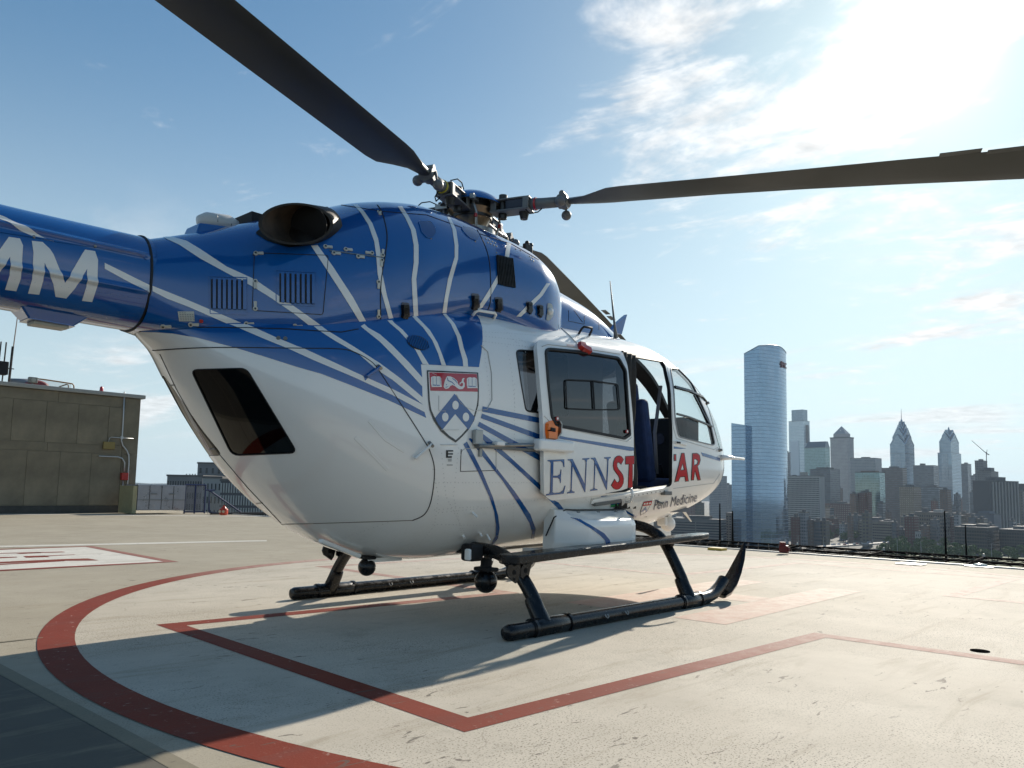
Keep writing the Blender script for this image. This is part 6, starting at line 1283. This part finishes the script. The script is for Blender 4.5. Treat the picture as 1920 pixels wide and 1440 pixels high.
m = MB(); ridge(DOOR, [(1083, 649), (1092, 655), (1103, 660)], .05, .04, None, None, mb=m); ridge(DOOR, [(1087, 651), (1096, 653)], .09, .03, None, None, mb=m); m.build('door_lock_cover', REDP, dr, smooth=40)
decal(DOOR, [(1062, 645.5), (1076, 647), (1077, 652), (1063, 650)], mat('pink_notice', (.62, .45, .42), .5), dr, off=.002, name='notice')
# rear guide arm of the door
a0, n0 = BODY.pt(887, 836); a1, _ = BODY.pt(1000, 834)
MB().tube([a0+[.0, -.045, 0], a1+[.0, -.075, 0]], .013, 8).build('guide_rail', STEEL, heli)
bevel(MB().box((a0+a1)/2+[0, -.035, -.022], (np.linalg.norm(a1-a0), .05, .018)).build('guide_rail', GREYP, heli), .003)
p, _ = DOOR.pt(1030, 836); bevel(MB().box(p+[.02, -.03, 0], (.40, .07, .085)).build('guide_fairing', WHITE, dr, ), .018, 3)
p, n = BODY.pt(891, 820); bevel(MB().box(p+[0, -.025, 0], (.07, .035, .10)).build('guide_bracket', mat('pale_bracket', (.42, .42, .40), .35, metal=.4), heli), .006)
p, n = BODY.pt(923, 832); bevel(MB().box(p+[0, -.06, .0], (.08, .05, .03)).build('guide_bracket', WHITE, heli), .006)
p, n = BODY.pt(899, 848); MB().box(p+[0, -.004, 0], (.025, .02, .06)).build('guide_bracket', STEEL, heli)
# lower rail below the door opening
m = MB(); ridge(BODY, [(1107, 939), (1150, 932), (1190, 926), (1245, 917)], .045, .02, None, None, mb=m); m.build('lower_door_rail', WHITE, fuse, smooth=30)
m = MB(); ridge(BODY, [(1110, 943), (1140, 939), (1160, 936)], .03, .035, None, None, mb=m); m.build('rail_end', GREYP, fuse)
for i in range(10):
    p, n = BODY.pt(1170+i*8, 930-i*1.3); MB().tube([p+n*.02, p+n*.025], .005, 6).build('rail_bolt', STEEL, fuse)
p, n = DOOR.pt(1183, 915); q, _ = BODY.pt(1172, 942); MB().tube([p, p+[0, -.02, -.06], q+[.0, -.06, .01], q+[-.02, -.02, 0]], .012, 8).build('door_arm', WHITE, dr, smooth=True)
p, n = BODY.pt(1246, 923); bevel(MB().box(p+n*.02, (.12, .05, .035)).build('door_stop', GREYP, fuse), .006)
decal(BODY, [(1145, 946), (1158, 944), (1158, 949), (1144, 950.5)], GREEN, fuse, off=.006, name='green_marker')
# ---- cabin interior
it = empty('cabin_interior', (0, 0, 0)); it.parent = heli
MB().box((.75, 0, .78), (3.3, 1.3, .04)).build('cabin_floor', mat('grey_cabin_floor', (.10, .11, .13), .5, var=.2), it)
MB().box((-.95, 0, 1.45), (.04, 1.36, 1.3)).build('aft_bulkhead', LINER, it)
m = MB(); n_ = 40; x0 = .98
for i in range(n_):
    t = i/(n_-1); xx = 1.00+.36*t; yy = -.79+.014*sin(t*26)+.06*t; top = 2.14; bot = .80
    m.v += [(xx+.10*(1-k/8)**1.5*0+.04*sin(k*.9)*t*(k < 5), yy+.008*sin(k+i*.3), top+(bot-top)*(1-k/8)) for k in range(9)]
m.f = [(i*9+k, (i+1)*9+k, (i+1)*9+k+1, i*9+k+1) for i in range(n_-1) for k in range(8)]
cu_ = m.build('curtain', CURT, it, smooth=True); so = cu_.modifiers.new('th', 'SOLIDIFY'); so.thickness = .008
def seat(x, y, mt, name='cockpit_seat'):
    m = MB(); m.box((x+.05, y, 1.02), (.46, .44, .12)); R = [[cos(.2), 0, -sin(.2)], [0, 1, 0], [sin(.2), 0, cos(.2)]]
    o = bevel(m.build(name, mt, it), .04, 3)
    bevel(MB().box((x-.22, y, 1.42), (.11, .44, .78), R).build('seat_backrest', mt, o), .045, 3); bevel(MB().box((x-.31, y, 1.86), (.09, .26, .2), R).build('head_rest', mt, o), .035, 3)
    MB().box((x, y, .84), (.34, .34, .25)).build('seat_pedestal', BLACKM, o)
    MB().tube([(x-.12, y+.12, 1.7), (x-.05, y+.1, 1.4), (x+.02, y+.15, 1.1)], .018, 6, flat=.3).build('seat_belt', mat('grey_webbing', (.2, .2, .2), .8), o)
seat(2.0, -.40, SEATB); seat(2.0, .40, SEATB); seat(1.0, .35, SEATB, 'cabin_seat'); seat(.2, -.3, SEATB, 'cabin_seat')
m = MB(); m.box((2.80, 0, 1.40), (.30, .95, .64)); m.box((2.62, 0, 1.0), (.6, .28, .36)); bevel(m.build('instrument_panel', BLACKM, it), .03)
for i in range(5):
    MB().tube([(2.652, -.36+.18*i, 1.50), (2.640, -.36+.18*i, 1.50)], .06, 16).build('instrument_dial', mat('dial_glass', (.02, .02, .022), .1), it)
MB().tube([(2.35, -.40, .75), (2.40, -.40, 1.0), (2.30, -.40, 1.22)], .016, 8).build('control_stick', BLACKM, it)
MB().box((1.42, -.55, .86), (.5, .2, .28)).build('equipment_bag', mat('black_bag_nylon', (.012, .012, .014), .7, var=.3), it)
bevel(MB().box((1.62, -.30, .95), (.16, .16, .36)).build('storage_bin', mat('grey_bin', (.35, .34, .32), .5), it), .03)
rk = bevel(MB().box((.75, .25, 1.25), (.5, .5, .8)).build('medical_rack', mat('grey_rack', (.09, .09, .095), .5), it), .02)
for i in range(3): MB().box((.75, -.005, 1.0+.25*i), (.42, .02, .2)).build('rack_drawer', mat('blue_grey_bag', (.03, .05, .10), .7, var=.2), rk)
bevel(MB().box((1.45, .62, 1.55), (.35, .12, .25)).build('monitor', mat('grey_bin'), it), .015)
MB().tube([(1.0, .55, 2.18), (2.1, .55, 2.18)], .014, 8).build('ceiling_rail', STEEL, it)
MB().tube([(1.95, -.62, 1.95), (1.88, -.60, 1.5), (1.98, -.56, 1.12)], .02, 6, flat=.3).build('shoulder_harness', mat('grey_webbing', (.2, .2, .2), .8), it)
# upper door rail inside the opening
m = MB(); ridge(BODY, [(1100, 655), (1168, 664), (1238, 676)], .055, .01, None, None, mb=m); m.build('upper_door_rail', mat('dark_rail', (.05, .048, .045), .5), fuse)
# ---- equipment pod low on the side
m = MB(); K_ = [(.17, .0), (.28, .62), (.36, .92), (.42, 1), (.92, 1), (1.02, .85), (1.08, .45), (1.10, .1)]
for x, k in K_:
    yo = -.80-.19*k; m.v += [(x, -.70, .81), (x, -.80-.02*k, .80-.01*k), (x, yo+.02*k, .72), (x, yo, .68), (x, yo, .55), (x, yo+.03, .49), (x, yo+.10, .45), (x, -.68, .43)]
n_ = 8; m.f = [(n_*i+j, n_*i+j+1, n_*i+n_+1+j, n_*i+n_+j) for i in range(len(K_)-1) for j in range(n_-1)]+[tuple(range(n_-1, -1, -1)), tuple(range(n_*(len(K_)-1), n_*len(K_)))]
pod = bevel(m.build('equipment_pod', WHITE, heli, smooth=25), .012, 3, 15)
from mathutils.bvhtree import BVHTree
bv = BVHTree.FromPolygons([Vector(v) for v in m.v], m.f)
def onmesh(b, x, y, off=.003):
    d = ray(x, y); r = b.ray_cast(Vector(CAM), Vector(d))
    if r[0] is None: return None
    n = np.array(r[1]); n = -n if n@d > 0 else n; return np.array(r[0])+n*off
def dens_(l, k=6):
    o = []
    for a_, b_ in zip(l[:-1], l[1:]): o += [tuple(np.array(a_)+(np.array(b_)-np.array(a_))*i/k) for i in range(k)]
    return o+[l[-1]]
A_ = dens_([(1063, 962), (1078, 968), (1093, 977), (1114, 988.5), (1132.5, 1000), (1143, 1012.5), (1146, 1024), (1147, 1032)]); B2 = dens_([(1052, 962), (1068, 970), (1082.5, 976), (1108.5, 991.7), (1125, 1004), (1133.5, 1012.5), (1137.7, 1024), (1139, 1032)]); ms2 = MB()
pr_ = [(onmesh(bv, *p), onmesh(bv, *q)) for p, q in zip(A_, B2)]; pr_ = [p for p in pr_ if p[0] is not None and p[1] is not None]
for p, q in pr_: ms2.v += [tuple(p), tuple((p+q)/2), tuple(q)]
ms2.f = [(3*i+j, 3*i+3+j, 3*i+4+j, 3*i+1+j) for i in range(len(pr_)-1) for j in range(2)]; ms2.build('paint_stripe', STRIPEB, pod)
m = MB(); P = [(x, -.80-.02*k-.004, .805-.01*k) for x, k in K_[1:-1]]; m.tube([(.14, -.74, .60), (.16, -.80, .74)]+P+[(1.10, -.80, .80)], .006, 6); m.build('pod_seal', RUBBER, pod)
for x in (.40, .66, .90): MB().box((x, -.845, .775), (.03, .012, .02)).build('pod_catch', GREYP, pod)
# ---- skid gear
RS = .052
def skid(sy):
    y = sy*1.2; m = MB()
    xs = [-.80, -.795, -.77, -.74]; m.tube([(-.80, y, RS), (-.79, y, RS), (-.765, y, RS)]+[(x, y, RS) for x in (-.70, 0, 1.0, 1.62)]+[(1.76, y, RS+.005), (1.88, y, RS+.03), (1.99, y, RS+.08), (2.06, y, RS+.13)], [.02, .042, .052]+[RS]*5+[RS]*3, 20)
    s = m.build('skid_tube', BLACK, heli, smooth=40)
    # upturned toe plate: a folded, pointed blade
    pts = [(2.00, .055), (2.07, .085), (2.17, .15), (2.27, .235), (2.37, .345), (2.44, .44), (2.475, .50)]; wd = [.055, .075, .08, .068, .05, .028, .006]; m = MB()
    for (x, z), w_ in zip(pts, wd):
        tx, tz = .6, .8; nx, nz = tz, -tx
        m.v += [(x-nx*-.0-tx*0, y-w_, z+.0), (x+nx*w_*.75, y-w_*.55, z+nz*w_*.75), (x+nx*w_, y, z+nz*w_), (x+nx*w_*.75, y+w_*.55, z+nz*w_*.75), (x, y+w_, z), (x-nx*.012, y, z-nz*.012)]
    m.f = [(6*i+j, 6*i+(j+1) % 6, 6*i+6+(j+1) % 6, 6*i+6+j) for i in range(6) for j in range(6)]+[tuple(range(5, -1, -1)), tuple(range(36, 42))]
    m.build('skid_toe', BLACK, s, smooth=50)
    for x0, x1 in ((-.56, -.16), (1.30, 1.62)):
        MB().tube([(x0, y, RS), (x0+.01, y, RS), (x1-.01, y, RS), (x1, y, RS)], [RS+.003, RS+.009, RS+.009, RS+.003], 20).build('skid_saddle', BLACK, s, smooth=35)
        for xx in (x0+.02, x1-.02): MB().tube([(xx-.012, y, RS), (xx+.012, y, RS)], RS+.014, 20).build('saddle_clamp', BLACK, s, smooth=35)
    MB().box((.6, y, .004+.001), (2.4, .05, .006)).build('skid_shoe', DSTEEL, s)
    for xx in (.20, .45):
        m = MB(); yy = y-sy*0-RS-.006; m.tube([(xx-.015, yy, .075), (xx-.015, yy-.012, .06), (xx, yy-.014, .05), (xx+.015, yy-.012, .06), (xx+.015, yy, .075)], .004, 6); m.build('eye_bolt', STEEL, s)
    return s
sk = skid(-1); sk2 = skid(1)
def cross(xc, name):
    P = [(1.2, .05), (1.17, .10), (1.13, .19), (1.03, .32), (.93, .42), (.85, .475), (.72, .51), (.5, .52), (.2, .52)]
    if xc > 1: P = [(1.21, .05), (1.18, .10), (1.13, .23), (1.00, .46), (.93, .55), (.85, .60), (.74, .64), (.55, .66), (.2, .66)]
    pts = [(xc, -y, z) for y, z in P]+[(xc, y, z) for y, z in P[::-1]]
    def sp(pts, n=4):
        Q = np.array(pts); o = []
        for i in range(len(Q)-1):
            a, b, c, d = Q[max(i-1, 0)], Q[i], Q[i+1], Q[min(i+2, len(Q)-1)]
            for k in range(n):
                t = k/n; o.append(.5*((2*b)+(-a+c)*t+(2*a-5*b+4*c-d)*t*t+(-a+3*b-3*c+d)*t**3))
        o.append(Q[-1]); return o
    c = MB().tube(sp(pts), .047, 18, refv=(1, 0, 0)).build('crosstube', BLACK, heli, smooth=40)
    for s in (-1, 1):
        a = np.array([xc, s*P[1][0], P[1][1]]); b = np.array([xc, s*P[3][0], P[3][1]]); d = (b-a)/np.linalg.norm(b-a)
        MB().tube([a-d*.04, a, a+d*.13, a+d*.15], [.062, .06, .055, .05], 18, refv=(1, 0, 0)).build('crosstube_socket', BLACK, c, smooth=40)
    return c
c1 = cross(-.42, 'rear'); c2 = cross(1.46, 'front')
for s in (-1, 1):
    bevel(MB().box((-.52, s*.62, .50), (.12, .12, .12)).build('crosstube_clamp', BLACKM, heli), .02)
    bevel(MB().box((-.60, s*.66, .49), (.03, .05, .08)).build('clamp_cover', WHITE, heli), .012)
# long running boards
def board(s):
    y0 = s*1.02; m = MB(); A = [(-.66, .0), (-.5, .02), (1.8, .02), (2.05, .0)]
    for x, w_ in ((-.62, .02), (-.58, .09), (1.85, .09), (2.0, .07), (2.08, .03)):
        k = (x+.62)/2.7; zc = .495+.075*k
        m.v += [(x, y0-w_, zc+.018), (x, y0+w_, zc+.018), (x, y0+w_, zc-.045+.02*k), (x, y0-w_, zc-.045+.02*k)]
    m.f = [(4*i+j, 4*i+(j+1) % 4, 4*i+4+(j+1) % 4, 4*i+4+j) for i in range(4) for j in range(4)]+[(3, 2, 1, 0), (16, 17, 18, 19)]
    b = bevel(m.build('running_board', BLACK, heli), .012, 3, 30)
    m = MB()
    for x in ():
        pr = [(x, y0-.05, .50), (x+.13, y0-.05, .50), (x+.12, y0-.06, .38), (x+.05, y0-.10, .24), (x+.01, y0-.08, .36)]
        m2 = MB(); m2.add([np.array(p)+[0, -.006, 0] for p in pr]+[np.array(p)+[0, .006, 0] for p in pr], [tuple(range(5)), tuple(range(9, 4, -1))]+[(i, 5+i, 5+(i+1) % 5, (i+1) % 5) for i in range(5)])
        pb = m2.build('board_bracket', BLACK, b)
        for q, r in (((x+.06, .43), .014), ((x+.055, .37), .018), ((x+.06, .31), .012)): MB().tube([(q[0], y0-.066+s*.0, q[1]), (q[0], y0-.069, q[1])], r, 12).build('bracket_hole', SEAM, pb)
    for q_ in ([(953, 1056), (974, 1055), (975, 1067), (971, 1085.6), (966.7, 1094), (952, 1082), (949, 1072)], [(984, 1051), (997, 1049), (990, 1083), (983, 1088), (975.6, 1082), (976, 1066)]):
        pr = [plane(x, y, 1, -1.04) for x, y in q_]; pr = [np.array([p[0], -s*p[1], p[2]]) for p in pr]; k_ = len(pr); m2 = MB(); m2.add([p+[0, -.006, 0] for p in pr]+[p+[0, .006, 0] for p in pr], [tuple(range(k_)), tuple(range(2*k_-1, k_-1, -1))]+[(i, k_+i, k_+(i+1) % k_, (i+1) % k_) for i in range(k_)]); pb = m2.build('board_bracket', BLACK, b)
        c_ = sum(pr)/k_
        for dz, r in ((.05, .012), (.0, .017), (-.045, .011)): MB().tube([(c_[0], c_[1]-.008, c_[2]+dz), (c_[0], c_[1]+.008, c_[2]+dz)], r, 12).build('bracket_hole', mat('bracket_hole_dark', (.002, .002, .002), .9), pb)
    for x in (-.34, 1.46): MB().tube([(x, y0-.02, .50), (x, s*.93, .43 if x < 0 else .56)], .028, 10).build('board_stay', BLACK, b)
    return b
board(-1); board(1)
for s in (-1, 1):
    p = (.35, s*.55, .455); bevel(MB().box(p, (.42, .10, .09)).build('belly_bracket', WHITE, heli), .012)
MB().tube([(-.5, .0, .44), (1.6, 0, .49)], .03, 8).build('belly_duct', GREYP, heli)
# belly lamps and camera ball
def ball(x, y, z, r, name):
    b = MB().sphere((x, y, z), r, 24, 16).build(name, BLACK, heli, smooth=True)
    MB().tube([(x, y, z+r*.6), (x, y, z+r*2.0)], r*.5, 14).build('lamp_stalk', BLACKM, b); bevel(MB().box((x, y, z+r*1.05), (r*1.1, r*2.1, r*.35)).build('lamp_bracket', BLACKM, b), .01)
    return b
q = plane(688, 1063, 1, -.1); ball(q[0], -.1, q[2], .062, 'landing_lamp')
q = plane(911, 1090, 1, -.62); ball(q[0], -.62, q[2], .082, 'search_lamp')
q = plane(1252, 982, 1, -.45); s_ = MB().sphere(q, .075, 20, 12).build('nose_lamp', WHITE, heli, smooth=True); MB().tube([q, q+[0, 0, .18]], .04, 12).build('lamp_stalk', WHITE, s_); bevel(MB().box(q+[-.1, 0, .06], (.05, .10, .16)).build('lamp_fairing', WHITE, s_), .015)
a = plane(1283, 960, 1, -.1); b = plane(1296, 978, 1, -.1); MB().tube([a-[.05, 0, -.03], a, b], [.03, .022, .010], 8, flat=.4).build('belly_aerial', WHITE, heli)
for x, y, L_ in ((886, 961, .06), (913, 1003, .05), (900, 1000, .03), (869, 1006, .02), (868, 1004, .02)):
    p, n = BODY.pt(x, y); MB().tube([p-n*.005, p+n*L_], .009, 10).build('drain_pipe', WHITE, heli, smooth=40)
p, n = BODY.pt(1233, 941); MB().tube([p, p+n*.03+[.05, 0, 0]], [.014, .006], 8).build('drain_pipe', GREYP, heli)
# hinge arms of the clamshell doors
def arm(x0, y0, x1, y1, mt):
    a, na = BODY.pt(x0, y0); b, nb = BODY.pt(x1, y1); o = MB().tube([a+na*.004, a+na*.02, b+nb*.035, b+nb*.01], [.010, .010, .010, .008], 8).build('clamshell_hinge', mt, heli)
    MB().tube([b+nb*.005+[0, 0, .012], b+nb*.045+[0, 0, -.012]], .011, 10).build('hinge_pin', STEEL, o)
    decal(BODY, [(x0-6, y0-3), (x0+4, y0-9), (x0+9, y0-2), (x0-2, y0+8)], mt, o, off=.005, name='hinge_plate')
arm(686, 706, 708, 690, BLUE); arm(777, 858, 804, 833, WHITE)
for l in ([(692, 788), (722, 823), (758, 846)], [(666, 820), (700, 853), (727, 881)]):
    m = MB(); ridge(BODY, l, .024, .003, None, None, mb=m); m.build('stiffener_strip', WHITE, fuse)
for x, y in ((322, 725), (398, 845), (486, 946)):
    m = MB(); ridge(BODY, [(x-5, y-2), (x+6, y-3.5)], .012, .002, None, None, mb=m); m.build('clamshell_catch', GREYP, fuse)
ridge(BODY, [(300, 664), (330, 728), (365, 790), (410, 850), (465, 915), (527, 981)], .004, .003, SEAM, fuse)
m = MB(); m.box((-1.32, -.18, .53), (.34, .05, .03), [[cos(.35), 0, sin(.35)], [0, 1, 0], [-sin(.35), 0, cos(.35)]]); bevel(m.build('tail_skid_step', WHITE, heli), .01)
MB().box((-.9, -.1, .435), (.30, .08, .03)).build('belly_plate', WHITE, heli)
# emergency lamp bulge and light under the boom
a = plane(95, 578, 1, -.02); m = MB(); m.v = [(a[0]-.17, -.10, 1.835), (a[0]+.18, -.10, 1.83), (a[0]+.18, .10, 1.83), (a[0]-.17, .10, 1.835), (a[0]-.11, -.07, 1.765), (a[0]+.10, -.07, 1.76), (a[0]+.10, .07, 1.76), (a[0]-.11, .07, 1.765)]
m.f = [(0, 1, 5, 4), (1, 2, 6, 5), (2, 3, 7, 6), (3, 0, 4, 7), (7, 6, 5, 4), (0, 3, 2, 1)]; bo = bevel(m.build('boom_fairing', BLUE, heli), .008)
bevel(MB().box((a[0], 0, 1.757), (.17, .11, .02)).build('boom_lamp', mat('cream_lens', (.5, .48, .4), .4), bo), .006)

# ---- main rotor
HZ = 3.25
rt = empty('rotor_hub', (0, 0, 0)); rt.parent = heli
MB().tube([(0, 0, 2.86), (0, 0, 2.95), (0, 0, 3.0), (0, 0, 3.06), (0, 0, 3.18), (0, 0, 3.24)], [.20, .19, .12, .10, .16, .20], 32).build('rotor_mast', BRONZE, rt, smooth=45)
MB().tube([(0, 0, 3.02), (0, 0, 3.07)], .20, 32).build('swashplate', STEEL, rt, smooth=40)
MB().tube([(0, 0, 3.17), (0, 0, 3.31)], .17, 24).build('hub_core', DSTEEL, rt, smooth=40)
m = MB(); pr = [(.0, 3.405), (.08, 3.40), (.16, 3.375), (.225, 3.335), (.265, 3.285), (.268, 3.275)]
for r, z in pr: m.v += [(r*cos(2*pi*k/40), r*sin(2*pi*k/40), z) for k in range(40)]
m.f = [(i*40+k, i*40+(k+1) % 40, (i+1)*40+(k+1) % 40, (i+1)*40+k) for i in range(5) for k in range(40)]; m.build('hub_cap', BLUE, rt, smooth=True)
m = MB(); pr = [(.0, 3.37), (.10, 3.36), (.19, 3.33), (.25, 3.287), (.262, 3.273)]
for r, z in pr: m.v += [(r*cos(2*pi*k/40), r*sin(2*pi*k/40), z) for k in range(40)]
m.f = [(i*40+(k+1) % 40, i*40+k, (i+1)*40+k, (i+1)*40+(k+1) % 40) for i in range(4) for k in range(40)]; m.build('hub_cap_lining', BEIGE, rt, smooth=True)
def blade(az, droop=1.0, pitch=None):
    r_ = D.objects.new('rotor_blade', None) if False else None
    R = Matrix.Rotation(az, 4, 'Z')
    # section list: r, chord, chord offset (+ = leading), thickness, pitch
    S = [(.52, .075, 0, .055, .10), (.70, .08, 0, .055, .10), (.86, .09, 0, .06, .10), (.98, .13, -.01, .065, .02), (1.08, .21, -.03, .062, .0), (1.20, .30, -.055, .055, .0), (1.32, .32, -.06, .048, .0),
         (2.0, .32, -.06, .038, -.03), (2.6, .32, -.06, .034, -.08), (3.2, .32, -.06, .034, -.16), (4.0, .32, -.06, .034, -.28), (4.6, .32, -.06, .034, -.33), (5.1, .31, -.06, .03, -.36), (5.4, .22, -.09, .02, -.36), (5.5, .16, -.11, .012, -.36)]
    if pitch is not None: S = [(r, c, o, th, p if r < .9 else pitch*min(1, (r-.9)/.3)+p*max(0, 1-(r-.9)/.3)) for r, c, o, th, p in S]
    m = MB(); prof = [(.5, 0), (.42, .38), (.2, .5), (-.1, .42), (-.5, .03), (-.5, -.03), (-.1, -.30), (.2, -.36), (.42, -.28)]
    for r, c, o, th, p in S:
        z = HZ-.035*droop*(r-.4)-.006*droop*(r-.4)**2
        for a, b in prof:
            yy = o+a*c; zz = b*th; m.v.append((r, yy*cos(p)-zz*sin(p), z+yy*sin(p)+zz*cos(p)))
    n = len(prof); m.f = [(n*i+j, n*i+n+j, n*i+n+(j+1) % n, n*i+(j+1) % n) for i in range(len(S)-1) for j in range(n)]+[tuple(range(n)), tuple(range(n*len(S)-1, n*len(S)-n-1, -1))]
    return m.mesh('rotor_blade', BLADE, 50)
def blade_set(az, droop=1.0, pitch=None):
    b = link('rotor_blade', blade(0, droop, pitch), heli); b.rotation_euler = (0, 0, az)
    zr = lambda r: HZ-.035*droop*(r-.4)-.006*droop*(r-.4)**2
    def ch(mb, name, mt, **k): return mb.build(name, mt, b, **k)
    # root cuff, flat fork plates and bearing housing
    m = MB(); m.tube([(.50, 0, zr(.5)), (.62, 0, zr(.62)), (.80, 0, zr(.8))], [.052, .044, .042], 14); ch(m, 'blade_root', GREYP, smooth=True)
    m = MB(); m.box((.36, 0, HZ+.045), (.34, .13, .014)); m.box((.36, 0, HZ-.05), (.34, .15, .016)); m.box((.50, .06, HZ), (.05, .022, .09)); m.box((.50, -.06, HZ), (.05, .022, .09)); m.box((.22, .062, HZ-.002), (.05, .014, .09)); m.box((.22, -.062, HZ), (.05, .014, .09))
    bevel(ch(m, 'blade_fork', GREYP), .006)
    m = MB(); m.box((.42, 0, HZ), (.20, .11, .085)); bevel(ch(m, 'blade_damper', mat('slate_damper', (.03, .035, .05), .5)), .012)
    m = MB(); m.tube([(.28, 0, HZ-.10), (.28, 0, HZ+.10)], .035, 14); m.tube([(.46, .02, HZ-.115), (.46, .02, HZ-.05)], [.03, .045], 14); ch(m, 'bearing_bolt', DSTEEL, smooth=40)
    m = MB(); m.tube([(.20, .10, HZ-.0), (.20, .13, HZ-.09), (.17, .12, 3.04)], .011, 8); m.box((.22, .12, HZ+.02), (.11, .035, .04)); ch(m, 'pitch_link', STEEL, smooth=40)
    m = MB(); m.tube([(.20, .125, HZ-.1), (.2, .125, HZ-.13)], .0135, 8); ch(m, 'red_band', REDP)
    m = MB(); m.tube([(.56, .0, zr(.56)), (.575, 0, zr(.575))], .0535, 16); ch(m, 'root_stripe', mat('root_stripe_yellow', (.55, .45, .03), .5) if az < -2.5 else REDP, smooth=30)
    m = MB(); m.tube([(.30, .06, HZ+.07), (.36, .07, HZ+.10), (.44, .07, HZ+.10), (.52, .05, HZ+.06)], .005, 6); m.tube([(.50, -.05, HZ-.06), (.54, -.06, HZ-.10), (.60, -.04, HZ-.09), (.62, 0, HZ-.05)], .005, 6); ch(m, 'hydraulic_line', BLACKM)
    # pendulum weights
    m = MB(); m.tube([(.80, -.055, zr(.8)), (.80, .055, zr(.8))], .05, 14, flat=1); m.tube([(.765, 0, zr(.8)), (.835, 0, zr(.8))], .056, 18); m.tube([(.80, -.05, zr(.8)+.055), (.80, .05, zr(.8)+.055)], .022, 12); ch(m, 'weight_clamp', GREYP, smooth=40)
    for y_, dz in ((.085, -.085), (-.085, -.03)):
        m = MB(); m.sphere((.80, y_, zr(.8)+dz), .040, 20, 14); m.tube([(.80, y_*.7, zr(.8)+.02), (.80, y_, zr(.8)+dz)], .010, 8); ch(m, 'pendulum_weight', mat('grey_weight', (.17, .16, .15), .45), smooth=True)
    for rr in (3.55, 3.82):
        m = MB(); m.box((rr, -.24, zr(rr)+.045), (.24, .06, .004)); ch(m, 'trim_tab', BLADE)
    return b
blade_set(radians(-158.8), .12, .12); blade_set(radians(-69.2), .85); blade_set(radians(21.2), .85, .0); blade_set(radians(110.2), .8, .0)
MB().tube([(0, 0, 2.88), (.0, 0, 2.95)], .34, 24).build('mast_collar', BLACKM, rt)
for x, y, h in ((.36, -.05, .14), (.22, -.20, .10), (-.25, -.15, .10), (.45, -.10, .05)):
    MB().tube([(x, y, 2.85), (x*.9, y, 2.93+h)], .03, 10).build('control_rod', DSTEEL, rt)
p = plane(990, 437, 1, -.15); m = MB(); m.box(p+[0, 0, -.15], (.10, .04, .10)); m.sphere(p+[.04, 0, -.10], .022, 10, 8); m.sphere(p+[-.01, 0, -.09], .02, 10, 8); bevel(m.build('control_joint', DSTEEL, heli, smooth=40), .01)
p, n = COWL.pt(768, 386); MB().tube([(p[0]-.14, -.1, p[2]+.03), (p[0]-.05, -.1, p[2]+.035), (p[0]+.1, -.1, p[2]+.03), (p[0]+.14, -.1, p[2]+.01)], [.01, .03, .03, .01], 10, flat=.5).build('cowling_drain_lip', BLACKM, heli)
